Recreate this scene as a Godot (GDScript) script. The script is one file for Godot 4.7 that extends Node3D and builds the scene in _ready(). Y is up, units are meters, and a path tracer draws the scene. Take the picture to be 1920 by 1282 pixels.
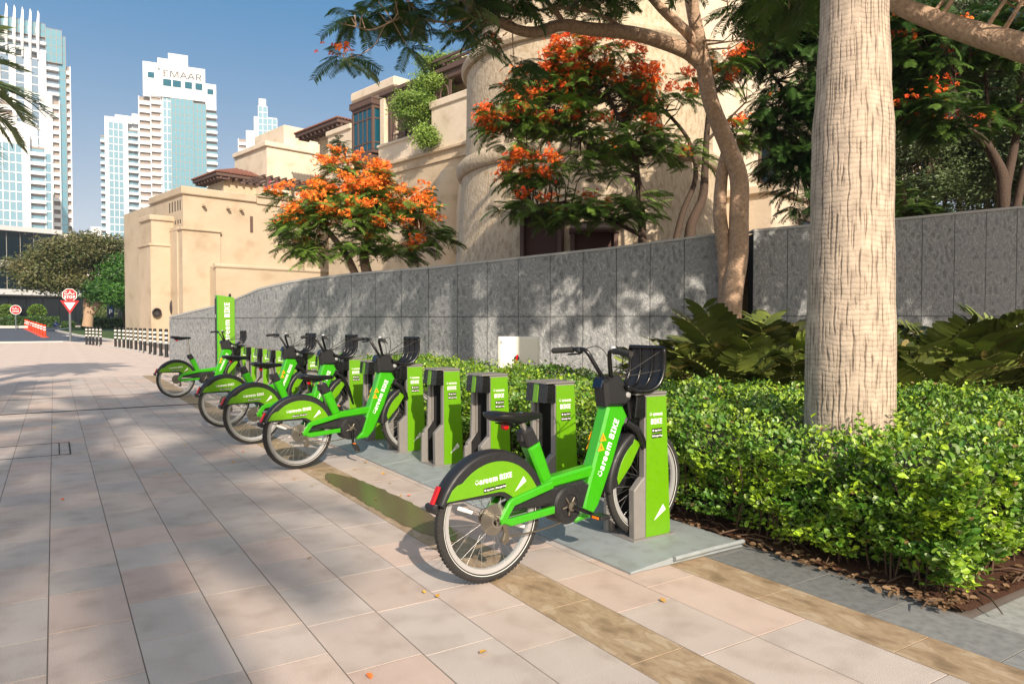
extends Node3D
# A row of green hire bikes at their docks beside a slate wall, flame trees, a stucco palace and towers beyond.
# World: x to the hedge, -z along the row of docks, y up, metres. The camera stands at x = 0, z = 0.

var M := {}
var taken := {}
var R := RandomNumberGenerator.new()
var SUN_TO := Vector3(0.38, -1.0, -1.7).normalized()


func _ready() -> void:
	R.seed = 7
	var cam := Camera3D.new()
	cam.name = "camera"
	add_child(cam)
	cam.position = Vector3(0, 1.3, 0)
	cam.rotation_degrees = Vector3(-1.4851, -32.4986, 0)
	cam.fov = 50.80
	cam.near = 0.05
	cam.far = 3000.0
	cam.current = true
	var we := WorldEnvironment.new()
	we.name = "environment"
	var env := Environment.new()
	env.background_mode = Environment.BG_SKY
	env.tonemap_mode = Environment.TONE_MAPPER_LINEAR
	env.tonemap_exposure = 1.6
	var sky := Sky.new()
	var sm := ProceduralSkyMaterial.new()
	sm.sky_top_color = Color(0.0, 0.40, 0.60)
	sm.sky_horizon_color = Color(0.88, 0.87, 0.845)
	sm.sky_curve = 0.12
	sm.sun_angle_max = 105.0      # hazy air: sun glow widened behind the camera to lift and warm the shade
	sm.sun_curve = 0.60
	sm.sky_energy_multiplier = 1.0
	sm.ground_horizon_color = Color(0.62, 0.6, 0.57)
	sm.ground_bottom_color = Color(0.42, 0.38, 0.34)
	sky.sky_material = sm
	env.sky = sky
	env.sdfgi_enabled = true
	env.ssao_enabled = true
	env.ssil_enabled = true
	env.fog_enabled = true
	env.fog_density = 0.0003
	env.fog_light_color = Color(0.80, 0.86, 0.92)
	we.environment = env
	add_child(we)
	var sun := DirectionalLight3D.new()
	sun.name = "sun"
	sun.light_energy = 1.3
	sun.light_color = Color(1.0, 0.94, 0.86)
	sun.light_angular_distance = 0.55
	sun.shadow_enabled = true
	add_child(sun)
	sun.basis = Basis.looking_at(SUN_TO)

	make_materials()
	ground()
	slate_wall()
	palace_tower()
	palace_wing()
	fort()
	glass_building()
	skyline()
	planting()
	palms()
	trees()
	far_street()
	docks_and_bikes()
	litter()


# ---------------------------------------------------------------- helpers
class MB:
	var v := PackedVector3Array()
	var n := PackedVector3Array()
	var u := PackedVector2Array()
	var c := PackedColorArray()
	var ix := PackedInt32Array()
	var t := Transform3D.IDENTITY
	var col := Color.WHITE
	var has_uv := false

	func put(p: Vector3, q: Vector3, w := Vector2.ZERO) -> int:
		v.append(t * p)
		n.append((t.basis * q).normalized())
		u.append(w)
		c.append(col)
		return v.size() - 1

	func quad(a: Vector3, b: Vector3, d: Vector3, e: Vector3, out: Vector3, uvs := []) -> void:
		var m := (b - a).cross(d - a)
		if m.length_squared() < 1e-16:
			m = (d - a).cross(e - a)
		var flip := m.dot(out) < 0.0
		m = (-m if flip else m).normalized()
		var pts := [a, b, d, e]
		var i := v.size()
		for k in 4:
			put(pts[k], m, uvs[k] if uvs.size() else Vector2.ZERO)
		if uvs.size():
			has_uv = true
		if flip:
			ix.append_array([i, i + 1, i + 2, i, i + 2, i + 3])
		else:
			ix.append_array([i, i + 2, i + 1, i, i + 3, i + 2])

	func tri(a: Vector3, b: Vector3, d: Vector3, out: Vector3) -> void:
		var m := (b - a).cross(d - a)
		var flip := m.dot(out) < 0.0
		m = (-m if flip else m).normalized()
		var i := v.size()
		put(a, m)
		put(b, m)
		put(d, m)
		if flip:
			ix.append_array([i, i + 1, i + 2])
		else:
			ix.append_array([i, i + 2, i + 1])

	func box(o: Vector3, s: Vector3, b := 0.0, bs := Basis.IDENTITY) -> void:
		var h := s * 0.5
		var was := t
		t = t * Transform3D(bs, o)
		var ax := [Vector3.RIGHT, Vector3.UP, Vector3.BACK]
		for k in 3:
			var p: Vector3 = ax[(k + 1) % 3]
			var q: Vector3 = ax[(k + 2) % 3]
			var hp: float = h[(k + 1) % 3] - b
			var hq: float = h[(k + 2) % 3] - b
			for sg in [-1.0, 1.0]:
				var w: Vector3 = ax[k] * h[k] * sg
				quad(w - p * hp - q * hq, w + p * hp - q * hq, w + p * hp + q * hq, w - p * hp + q * hq, ax[k] * sg)
			if b > 0.0:
				for s1 in [-1.0, 1.0]:
					for s2 in [-1.0, 1.0]:
						var e: Vector3 = ax[k] * (h[k] - b)
						var o1: Vector3 = p * s1 * h[(k + 1) % 3] + q * s2 * hq
						var o2: Vector3 = p * s1 * hp + q * s2 * h[(k + 2) % 3]
						quad(o1 - e, o1 + e, o2 + e, o2 - e, p * s1 + q * s2)
		if b > 0.0:
			for sx in [-1.0, 1.0]:
				for sy in [-1.0, 1.0]:
					for sz in [-1.0, 1.0]:
						var g := Vector3(sx, sy, sz)
						tri(g * Vector3(h.x, h.y - b, h.z - b), g * Vector3(h.x - b, h.y, h.z - b), g * Vector3(h.x - b, h.y - b, h.z), g)
		t = was

	func tube(p: Array, r: Array, sides := 8, closed := false, caps := true) -> void:
		var k := p.size()
		var up := Vector3.UP
		var d0: Vector3 = (p[1] - p[0]).normalized()
		if absf(d0.dot(up)) > 0.9:
			up = Vector3.RIGHT
		var base := v.size()
		var len := 0.0
		for i in k:
			var a: Vector3 = p[(i - 1 + k) % k] if closed else p[maxi(i - 1, 0)]
			var b: Vector3 = p[(i + 1) % k] if closed else p[mini(i + 1, k - 1)]
			var d := (b - a).normalized()
			up = (up - d * up.dot(d)).normalized()
			var side := d.cross(up)
			var rad: float = r[mini(i, r.size() - 1)]
			if i:
				len += (p[i] as Vector3).distance_to(p[i - 1])
			for j in sides:
				var w := TAU * j / sides
				var q := up * cos(w) + side * sin(w)
				put(p[i] + q * rad, q, Vector2(float(j) / sides, len))
		var rows := k if closed else k - 1
		for i in rows:
			for j in sides:
				var a0 := base + i * sides + j
				var a1 := base + i * sides + (j + 1) % sides
				var b0 := base + ((i + 1) % k) * sides + j
				var b1 := base + ((i + 1) % k) * sides + (j + 1) % sides
				ix.append_array([a0, b0, b1, a0, b1, a1])
		if caps and not closed:
			for e in 2:
				var i := 0 if e == 0 else k - 1
				var m: Vector3 = (p[0] - p[1]).normalized() if e == 0 else (p[k - 1] - p[k - 2]).normalized()
				var first := v.size()
				for j in sides:
					v.append(v[base + i * sides + j])
					n.append((t.basis * m).normalized())
					u.append(Vector2.ZERO)
					c.append(col)
				for j in range(1, sides - 1):
					if e == 0:
						ix.append_array([first, first + j, first + j + 1])
					else:
						ix.append_array([first, first + j + 1, first + j])

	# profile of (radius, height) turned round y; smooth between rows unless the profile has a doubled point
	func lathe(pr: Array, sides := 24, a0 := 0.0, a1 := TAU) -> void:
		for i in pr.size() - 1:
			var p: Vector2 = pr[i]
			var q: Vector2 = pr[i + 1]
			var e := q - p
			if e.length() < 1e-6:
				continue
			var nn := Vector2(e.y, -e.x).normalized()
			var base := v.size()
			for j in sides + 1:
				var w := a0 + (a1 - a0) * j / sides
				var d := Vector3(cos(w), 0, sin(w))
				put(d * p.x + Vector3.UP * p.y, d * nn.x + Vector3.UP * nn.y, Vector2(w * maxf(p.x, q.x), p.y))
				put(d * q.x + Vector3.UP * q.y, d * nn.x + Vector3.UP * nn.y, Vector2(w * maxf(p.x, q.x), q.y))
			for j in sides:
				var k := base + j * 2
				ix.append_array([k, k + 2, k + 1, k + 1, k + 2, k + 3])

	# polygon in x, y pushed along z from z0 to z1, edges chamfered by b
	func prism(poly: PackedVector2Array, z0: float, z1: float, b := 0.0) -> void:
		var k := poly.size()
		var area := 0.0
		for i in k:
			area += poly[i].cross(poly[(i + 1) % k])
		var sg := 1.0 if area > 0 else -1.0
		var inner := PackedVector2Array()
		for i in k:
			var d1 := (poly[i] - poly[(i - 1 + k) % k]).normalized()
			var d2 := (poly[(i + 1) % k] - poly[i]).normalized()
			var n1 := Vector2(-d1.y, d1.x) * sg
			var n2 := Vector2(-d2.y, d2.x) * sg
			var m := (n1 + n2).normalized()
			inner.append(poly[i] + m * b / maxf(0.4, m.dot(n1)))
		var tris := Geometry2D.triangulate_polygon(inner)
		for face in 2:
			var z := z1 if face == 1 else z0
			var out := Vector3(0, 0, 1.0 if z1 > z0 else -1.0) * (1.0 if face == 1 else -1.0)
			for i in range(0, tris.size(), 3):
				var a := inner[tris[i]]
				var d := inner[tris[i + 1]]
				var e := inner[tris[i + 2]]
				tri(Vector3(a.x, a.y, z), Vector3(d.x, d.y, z), Vector3(e.x, e.y, z), out)
			if b > 0.0:
				for i in k:
					var j := (i + 1) % k
					var dd := (poly[j] - poly[i]).normalized()
					var o2 := Vector2(dd.y, -dd.x) * sg
					var zz := z - out.z * b
					quad(Vector3(inner[i].x, inner[i].y, z), Vector3(inner[j].x, inner[j].y, z), Vector3(poly[j].x, poly[j].y, zz), Vector3(poly[i].x, poly[i].y, zz), out + Vector3(o2.x, o2.y, 0))
		var lo := minf(z0, z1) + b
		var hi := maxf(z0, z1) - b
		for i in k:
			var j := (i + 1) % k
			var dd := (poly[j] - poly[i]).normalized()
			quad(Vector3(poly[i].x, poly[i].y, lo), Vector3(poly[j].x, poly[j].y, lo), Vector3(poly[j].x, poly[j].y, hi), Vector3(poly[i].x, poly[i].y, hi), Vector3(dd.y, -dd.x, 0) * sg)

	# flat polygon given in x, z, facing up
	func prism_flat(pl: PackedVector2Array) -> void:
		var tris := Geometry2D.triangulate_polygon(pl)
		for i in range(0, tris.size(), 3):
			var a := pl[tris[i]]
			var d := pl[tris[i + 1]]
			var e := pl[tris[i + 2]]
			tri(Vector3(a.x, 0, a.y), Vector3(d.x, 0, d.y), Vector3(e.x, 0, e.y), Vector3.UP)

	func ball(o: Vector3, r: Vector3, rows := 8, sides := 12) -> void:
		var base := v.size()
		for i in rows + 1:
			var a := PI * i / rows
			for j in sides + 1:
				var w := TAU * j / sides
				var d := Vector3(sin(a) * cos(w), cos(a), sin(a) * sin(w))
				put(o + d * r, (d / r).normalized())
		for i in rows:
			for j in sides:
				var k := base + i * (sides + 1) + j
				var m := k + sides + 1
				ix.append_array([k, m, m + 1, k, m + 1, k + 1])

	# rings of equal length joined to a smooth skin, ends closed
	func loft(rings: Array, closed_ends := true) -> void:
		var s: int = rings[0].size()
		var base := v.size()
		for i in rings.size():
			for j in s:
				var a: Vector3 = rings[i][(j + 1) % s] - rings[i][(j - 1 + s) % s]
				var b: Vector3 = rings[mini(i + 1, rings.size() - 1)][j] - rings[maxi(i - 1, 0)][j]
				put(rings[i][j], b.cross(a))
		for i in rings.size() - 1:
			for j in s:
				var k := base + i * s + j
				var l := base + i * s + (j + 1) % s
				ix.append_array([k, l, k + s, l, l + s, k + s])
		if closed_ends:
			for e in [0, rings.size() - 1]:
				var mid := Vector3.ZERO
				for p in rings[e]:
					mid += p / s
				for j in s:
					tri(mid, rings[e][j], rings[e][(j + 1) % s], mid - rings[1 if e == 0 else e - 1][0])

	func mesh(colored := false) -> ArrayMesh:
		var a := []
		a.resize(Mesh.ARRAY_MAX)
		a[Mesh.ARRAY_VERTEX] = v
		a[Mesh.ARRAY_NORMAL] = n
		a[Mesh.ARRAY_TEX_UV] = u
		if colored:
			a[Mesh.ARRAY_COLOR] = c
		a[Mesh.ARRAY_INDEX] = ix
		var m := ArrayMesh.new()
		m.add_surface_from_arrays(Mesh.PRIMITIVE_TRIANGLES, a)
		return m


func numbered(called: String) -> String:
	if not taken.has(called):
		taken[called] = 0
		return called
	taken[called] += 1
	return "%s_%03d" % [called, taken[called]]


func tag(o: Node, label: String, category: String, group := "", kind := "") -> Node:
	o.set_meta("label", label)
	if category:
		o.set_meta("category", category)
	if group:
		o.set_meta("group", group)
	if kind:
		o.set_meta("kind", kind)
	return o


func thing(called: String, label: String, category: String, where := Vector3.ZERO, turn := 0.0, group := "") -> Node3D:
	var o := Node3D.new()
	o.name = numbered(called)
	add_child(o)
	o.position = where
	o.rotation.y = turn
	tag(o, label, category, group)
	return o


func part(called: String, mb, m: Material, parent: Node, where := Vector3.ZERO, colored := false) -> MeshInstance3D:
	var o := MeshInstance3D.new()
	o.name = called
	o.mesh = mb.mesh(colored) if mb is MB else mb
	o.material_override = m
	o.position = where
	parent.add_child(o, true)
	return o


func solo(called: String, mb, m: Material, where := Vector3.ZERO, colored := false) -> MeshInstance3D:
	var o := MeshInstance3D.new()
	o.name = numbered(called)
	o.mesh = mb.mesh(colored) if mb is MB else mb
	o.material_override = m
	o.position = where
	add_child(o)
	return o


func struct_(called: String, mb, m: Material, where := Vector3.ZERO, colored := false) -> MeshInstance3D:
	var o := solo(called, mb, m, where, colored)
	o.set_meta("kind", "structure")
	return o


func copy_of(o: Node3D, label: String) -> Node3D:
	var d: Node3D = o.duplicate()
	d.name = numbered(String(o.name).rstrip("0123456789").trim_suffix("_"))
	add_child(d)
	d.set_meta("label", label)
	return d


func many(called: String, mesh: Mesh, m: Material, xf: Array, cols: Array, parent: Node) -> MultiMeshInstance3D:
	var mm := MultiMesh.new()
	mm.transform_format = MultiMesh.TRANSFORM_3D
	mm.use_colors = true
	mm.mesh = mesh
	mm.instance_count = xf.size()
	for i in xf.size():
		mm.set_instance_transform(i, xf[i])
		mm.set_instance_color(i, cols[i])
	var o := MultiMeshInstance3D.new()
	o.name = called
	o.multimesh = mm
	o.material_override = m
	parent.add_child(o, true)
	o.set_meta("kind", "stuff")
	return o


func poly(a: Array) -> PackedVector2Array:
	var p := PackedVector2Array()
	for i in range(0, a.size(), 2):
		p.append(Vector2(a[i], a[i + 1]))
	return p


func arc(c: Vector2, r: float, a0: float, a1: float, k: int) -> PackedVector2Array:
	var p := PackedVector2Array()
	for i in k + 1:
		var w := deg_to_rad(a0 + (a1 - a0) * i / k)
		p.append(c + Vector2(cos(w), sin(w)) * r)
	return p


func smooth_path(p: Array, step := 6) -> Array:
	var o := []
	for i in p.size() - 1:
		var a: Vector3 = p[maxi(i - 1, 0)]
		var d: Vector3 = p[mini(i + 2, p.size() - 1)]
		for k in step:
			o.append((p[i] as Vector3).cubic_interpolate(p[i + 1], a, d, float(k) / step))
	o.append(p[-1])
	return o


func taper(r0: float, r1: float, k: int, pw := 1.0) -> Array:
	var o := []
	for i in k:
		o.append(lerpf(r0, r1, pow(float(i) / maxi(k - 1, 1), pw)))
	return o


func noise_tex(freq: float, stops: Array, seed_: int, type := FastNoiseLite.TYPE_SIMPLEX_SMOOTH, oct := 4, size := 512, warp := 0.0, fractal := FastNoiseLite.FRACTAL_FBM) -> NoiseTexture2D:
	var f := FastNoiseLite.new()
	f.noise_type = type
	f.frequency = freq
	f.seed = seed_
	f.fractal_octaves = oct
	f.fractal_type = fractal
	if warp > 0.0:
		f.domain_warp_enabled = true
		f.domain_warp_amplitude = warp
		f.domain_warp_frequency = freq * 0.7
	var t := NoiseTexture2D.new()
	t.width = size
	t.height = size
	t.seamless = true
	t.noise = f
	if stops.size():
		var g := Gradient.new()
		var off := PackedFloat32Array()
		var cs := PackedColorArray()
		for s in stops:
			off.append(s[0])
			cs.append(s[1])
		g.offsets = off
		g.colors = cs
		t.color_ramp = g
	return t


func std(key: String, col: Color, rough := 0.6, metal := 0.0) -> StandardMaterial3D:
	var m := StandardMaterial3D.new()
	m.resource_name = key
	m.albedo_color = col
	m.roughness = rough
	m.metallic = metal
	M[key] = m
	return m


func textured(key: String, col: Color, tex: Texture2D, metres: float, rough := 0.85, height: Texture2D = null, relief := 0.3, world := true) -> StandardMaterial3D:
	var m := std(key, col, rough)
	m.albedo_texture = tex
	m.uv1_triplanar = true
	m.uv1_world_triplanar = world
	m.uv1_triplanar_sharpness = 4.0
	m.uv1_scale = Vector3.ONE / metres
	if height:
		m.heightmap_enabled = true
		m.heightmap_texture = height
		m.heightmap_scale = relief
	return m


func leafy(key: String, rough := 0.45, back := Color(0.35, 0.45, 0.1)) -> StandardMaterial3D:
	var m := std(key, Color.WHITE, rough)
	m.vertex_color_use_as_albedo = true
	m.cull_mode = BaseMaterial3D.CULL_DISABLED
	m.backlight_enabled = true
	m.backlight = back
	return m


var fonts := {}
func letters(text: String, cap: float, bold := 700, depth := 0.002, face := "Droid Sans") -> TextMesh:
	var key := "%s%d" % [face, bold]
	if not fonts.has(key):
		var f := SystemFont.new()
		f.font_names = PackedStringArray([face])
		f.font_weight = bold
		fonts[key] = f
	var m := TextMesh.new()
	m.font = fonts[key]
	m.text = text
	m.font_size = 48
	m.pixel_size = cap / (0.714 * 48)
	m.depth = depth
	m.curve_step = 2.0
	return m


func write_on(parent: Node, called: String, text: String, cap: float, m: Material, xf: Transform3D, bold := 700, squeeze := 1.0) -> MeshInstance3D:
	var o := MeshInstance3D.new()
	o.name = called
	o.mesh = letters(text, cap, bold)
	o.material_override = m
	o.transform = xf * Transform3D(Basis.from_scale(Vector3(squeeze, 1, 1)), Vector3.ZERO)
	parent.add_child(o, true)
	return o


func make_materials() -> void:
	var fine := noise_tex(0.12, [[0.0, Color(0.42, 0.40, 0.38)], [0.16, Color(0.74, 0.73, 0.72)], [0.4, Color(0.91, 0.91, 0.91)], [0.7, Color(1, 1, 1)], [1.0, Color(1, 0.99, 0.97)]], 3, FastNoiseLite.TYPE_SIMPLEX, 3)
	var fine_h := noise_tex(0.2, [], 4, FastNoiseLite.TYPE_SIMPLEX, 3)
	var blotch := noise_tex(0.012, [[0.0, Color(0.90, 0.885, 0.87)], [0.5, Color(0.98, 0.975, 0.97)], [1.0, Color(1, 1, 1)]], 5, FastNoiseLite.TYPE_SIMPLEX_SMOOTH, 5)
	var paver := textured("paver", Color(1, 1, 1), fine, 0.32, 0.82, fine_h, 0.05)
	paver.vertex_color_use_as_albedo = true
	paver.detail_enabled = true
	paver.detail_blend_mode = BaseMaterial3D.BLEND_MODE_MUL
	paver.detail_albedo = blotch
	paver.detail_uv_layer = BaseMaterial3D.DETAIL_UV_2
	paver.uv2_triplanar = true
	paver.uv2_world_triplanar = true
	paver.uv2_scale = Vector3.ONE / 1.7
	textured("joint", Color(0.43, 0.395, 0.37), blotch, 1.3, 0.95)
	textured("far_paving", Color(0.80, 0.735, 0.69), blotch, 3.1, 0.85)
	var grain := noise_tex(0.008, [[0.0, Color(0.48, 0.41, 0.32)], [0.3, Color(0.59, 0.50, 0.40)], [0.48, Color(0.66, 0.575, 0.47)], [0.58, Color(0.60, 0.515, 0.41)], [0.75, Color(0.70, 0.62, 0.525)], [1.0, Color(0.62, 0.55, 0.46)]], 8, FastNoiseLite.TYPE_SIMPLEX_SMOOTH, 6, 512, 55.0)
	var sand := textured("sandstone", Color(1, 1, 1), grain, 0.7, 0.6, fine_h, 0.05)
	sand.uv1_scale = Vector3(1.9, 1, 0.9)
	var granite := textured("granite", Color(0.64, 0.645, 0.64), noise_tex(0.03, [[0.0, Color(0.80, 0.80, 0.80)], [0.5, Color(0.92, 0.925, 0.925)], [1.0, Color(1, 1, 1)]], 9, FastNoiseLite.TYPE_SIMPLEX_SMOOTH, 6), 0.9, 0.7, fine_h, 0.04)
	granite.vertex_color_use_as_albedo = true
	# the slate of the curved wall
	var slate := std("slate", Color(0.72, 0.725, 0.725), 0.6)
	slate.albedo_texture = noise_tex(0.011, [[0.0, Color(0.52, 0.53, 0.54)], [0.35, Color(0.68, 0.69, 0.70)], [0.55, Color(0.84, 0.845, 0.845)], [0.68, Color(0.66, 0.67, 0.68)], [0.82, Color(1.0, 1.0, 0.99)], [1.0, Color(0.76, 0.77, 0.775)]], 12, FastNoiseLite.TYPE_SIMPLEX_SMOOTH, 6, 1024, 60.0, FastNoiseLite.FRACTAL_RIDGED)
	slate.heightmap_enabled = true
	slate.heightmap_texture = noise_tex(0.014, [], 13, FastNoiseLite.TYPE_SIMPLEX_SMOOTH, 5, 1024, 50.0, FastNoiseLite.FRACTAL_RIDGED)
	slate.heightmap_scale = 1.0
	slate.uv1_scale = Vector3(0.62, 0.40, 1)
	std("slate_cap", Color(0.66, 0.66, 0.65), 0.6)
	std("dark_gap", Color(0.16, 0.16, 0.16), 0.9)
	# stucco
	var st := noise_tex(0.01, [[0.0, Color(0.80, 0.76, 0.70)], [0.45, Color(0.95, 0.94, 0.92)], [1.0, Color(1, 1, 1)]], 15, FastNoiseLite.TYPE_SIMPLEX_SMOOTH, 6)
	var soft := noise_tex(0.008, [[0.0, Color(0.88, 0.86, 0.83)], [0.4, Color(0.96, 0.955, 0.945)], [1.0, Color(1, 1, 1)]], 18, FastNoiseLite.TYPE_SIMPLEX_SMOOTH, 7)
	var st_h := noise_tex(0.045, [], 16, FastNoiseLite.TYPE_SIMPLEX, 5)
	textured("stucco", Color(0.77, 0.695, 0.595), soft, 5.0, 0.92, st_h, 0.8)
	var streak := noise_tex(0.02, [[0.0, Color(0.80, 0.76, 0.71)], [0.35, Color(0.93, 0.915, 0.89)], [0.7, Color(1, 1, 1)], [1.0, Color(0.95, 0.94, 0.92)]], 17, FastNoiseLite.TYPE_SIMPLEX_SMOOTH, 6)
	var drum := textured("drum_stucco", Color(0.76, 0.70, 0.61), streak, 3.0, 0.95, st_h, 1.3)
	drum.uv1_scale = Vector3(0.55, 0.26, 0.55)
	textured("stucco_pale", Color(0.86, 0.80, 0.72), soft, 6.1, 0.9, st_h, 0.5)
	textured("fort_stucco", Color(0.74, 0.675, 0.59), soft, 9.0, 0.92, st_h, 0.8)
	std("timber", Color(0.36, 0.28, 0.25), 0.7)
	std("door_timber", Color(0.27, 0.14, 0.09), 0.6)
	std("roof_tile", Color(0.50, 0.33, 0.27), 0.8)
	var tg := std("teal_glass", Color(0.10, 0.36, 0.44), 0.1)
	tg.metallic = 0.35
	std("cog_steel", Color(0.62, 0.60, 0.56), 0.35, 0.85)
	var dg := std("dark_glass", Color(0.10, 0.15, 0.18), 0.08)
	dg.metallic = 0.3
	var bg := std("sky_glass", Color(0.52, 0.66, 0.73), 0.12)
	bg.metallic = 0.45
	std("curtain_glass", Color(0.45, 0.63, 0.70), 0.1, 0.45)  # deeper glass tone, standing in for dark reflections on the stepped tower
	var bg2 := std("steel_glass", Color(0.50, 0.58, 0.66), 0.15)
	bg2.metallic = 0.45
	std("tower_white", Color(0.87, 0.875, 0.88), 0.7)
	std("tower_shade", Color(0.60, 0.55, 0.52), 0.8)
	std("render_white", Color(0.88, 0.85, 0.81), 0.8)
	# bikes and docks
	var g1 := std("frame_green", Color(0.22, 0.63, 0.05), 0.32)
	g1.clearcoat_enabled = true
	g1.clearcoat = 0.5
	g1.clearcoat_roughness = 0.15
	var g2 := std("panel_green", Color(0.385, 0.61, 0.02), 0.38)
	g2.clearcoat_enabled = true
	g2.clearcoat = 0.3
	g2.clearcoat_roughness = 0.25
	std("black_plastic", Color(0.13, 0.13, 0.135), 0.45)
	std("gloss_black", Color(0.07, 0.07, 0.075), 0.25)
	std("grey_paint", Color(0.50, 0.485, 0.47), 0.5)
	std("steel", Color(0.72, 0.71, 0.69), 0.3, 0.9)
	std("alloy", Color(0.76, 0.76, 0.76), 0.35, 0.5)
	std("worn_steel", Color(0.52, 0.49, 0.44), 0.42, 0.85)
	std("rubber", Color(0.17, 0.165, 0.16), 0.85)
	std("saddle_skin", Color(0.09, 0.09, 0.095), 0.42)
	std("white_print", Color(0.94, 0.94, 0.93), 0.5)
	std("black_print", Color(0.06, 0.06, 0.06), 0.5)
	std("orange_print", Color(0.93, 0.62, 0.10), 0.5)
	std("red_lens", Color(0.72, 0.05, 0.07), 0.2)
	std("amber_lens", Color(0.95, 0.5, 0.05), 0.25)
	std("white_lens", Color(0.88, 0.88, 0.86), 0.25)
	std("screen_glass", Color(0.06, 0.11, 0.18), 0.08)
	std("wet_stone", Color(0.40, 0.345, 0.255), 0.24)
	textured("dock_plate", Color(0.57, 0.60, 0.61), blotch, 0.9, 0.55, fine_h, 0.03)
	std("box_white", Color(0.90, 0.88, 0.83), 0.45)
	# plants
	leafy("hedge_leaf", 0.42, Color(0.3, 0.45, 0.08))
	leafy("tree_leaf", 0.5, Color(0.3, 0.4, 0.1))
	leafy("cycad_leaf", 0.33, Color(0.2, 0.28, 0.06))
	leafy("petal", 0.55, Color(0.5, 0.35, 0.2))
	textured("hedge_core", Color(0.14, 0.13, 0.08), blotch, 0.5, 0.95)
	textured("mulch", Color(0.46, 0.30, 0.20), noise_tex(0.09, [[0.0, Color(0.45, 0.4, 0.36)], [0.5, Color(0.85, 0.8, 0.75)], [1.0, Color(1, 0.95, 0.9)]], 21, FastNoiseLite.TYPE_CELLULAR, 3), 0.45, 0.95, fine_h, 1.0)
	var bark_h := noise_tex(0.03, [], 23, FastNoiseLite.TYPE_SIMPLEX_SMOOTH, 5)
	textured("smooth_bark", Color(0.74, 0.63, 0.53), noise_tex(0.02, [[0.0, Color(0.78, 0.75, 0.73)], [0.5, Color(0.95, 0.935, 0.925)], [1.0, Color(1, 1, 1)]], 22, FastNoiseLite.TYPE_SIMPLEX_SMOOTH, 5), 0.8, 0.85, bark_h, 1.2)
	textured("dark_bark", Color(0.33, 0.27, 0.23), blotch, 0.6, 0.9, bark_h, 1.0)
	std("twig", Color(0.34, 0.26, 0.20), 0.9)
	std("stalk", Color(0.36, 0.36, 0.14), 0.6)
	textured("grass", Color(0.22, 0.33, 0.10), blotch, 0.7, 0.95)
	textured("asphalt", Color(0.30, 0.33, 0.38), blotch, 2.0, 0.9, fine_h, 0.1)
	textured("earth", Color(0.55, 0.48, 0.40), blotch, 6.0, 0.95)
	std("kerb", Color(0.78, 0.76, 0.73), 0.85)
	std("road_paint", Color(0.86, 0.86, 0.85), 0.7)
	std("sign_red", Color(0.72, 0.05, 0.09), 0.4)
	std("sign_blue", Color(0.05, 0.25, 0.55), 0.4)
	std("sign_navy", Color(0.08, 0.14, 0.26), 0.4)
	std("pole_grey", Color(0.42, 0.44, 0.46), 0.5, 0.3)
	std("bollard_black", Color(0.10, 0.10, 0.105), 0.5)
	std("band_white", Color(0.80, 0.79, 0.77), 0.6)
	std("post_orange", Color(0.90, 0.24, 0.10), 0.5)
	std("canopy_grey", Color(0.72, 0.72, 0.72), 0.6)
	std("dark_panel", Color(0.20, 0.18, 0.18), 0.5)
	std("copper", Color(0.75, 0.36, 0.18), 0.5)
	# handling marks: a faint unevenness of tone and gloss on the painted things
	var dust := noise_tex(0.015, [[0.0, Color(0.93, 0.93, 0.92)], [0.3, Color(0.98, 0.98, 0.98)], [1.0, Color(1, 1, 1)]], 51, FastNoiseLite.TYPE_SIMPLEX_SMOOTH, 6)
	var gloss := noise_tex(0.02, [[0.0, Color(0.55, 0.55, 0.55)], [0.6, Color(0.9, 0.9, 0.9)], [1.0, Color(1, 1, 1)]], 52, FastNoiseLite.TYPE_SIMPLEX_SMOOTH, 5)
	for k in ["frame_green", "panel_green", "black_plastic", "gloss_black", "grey_paint", "saddle_skin", "rubber", "bollard_black"]:
		var m: StandardMaterial3D = M[k]
		m.albedo_texture = dust
		m.roughness_texture = gloss
		m.roughness = minf(1.0, m.roughness * 1.25)
		m.uv1_triplanar = true
		m.uv1_scale = Vector3.ONE * 2.2
	palm_bark()


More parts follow.
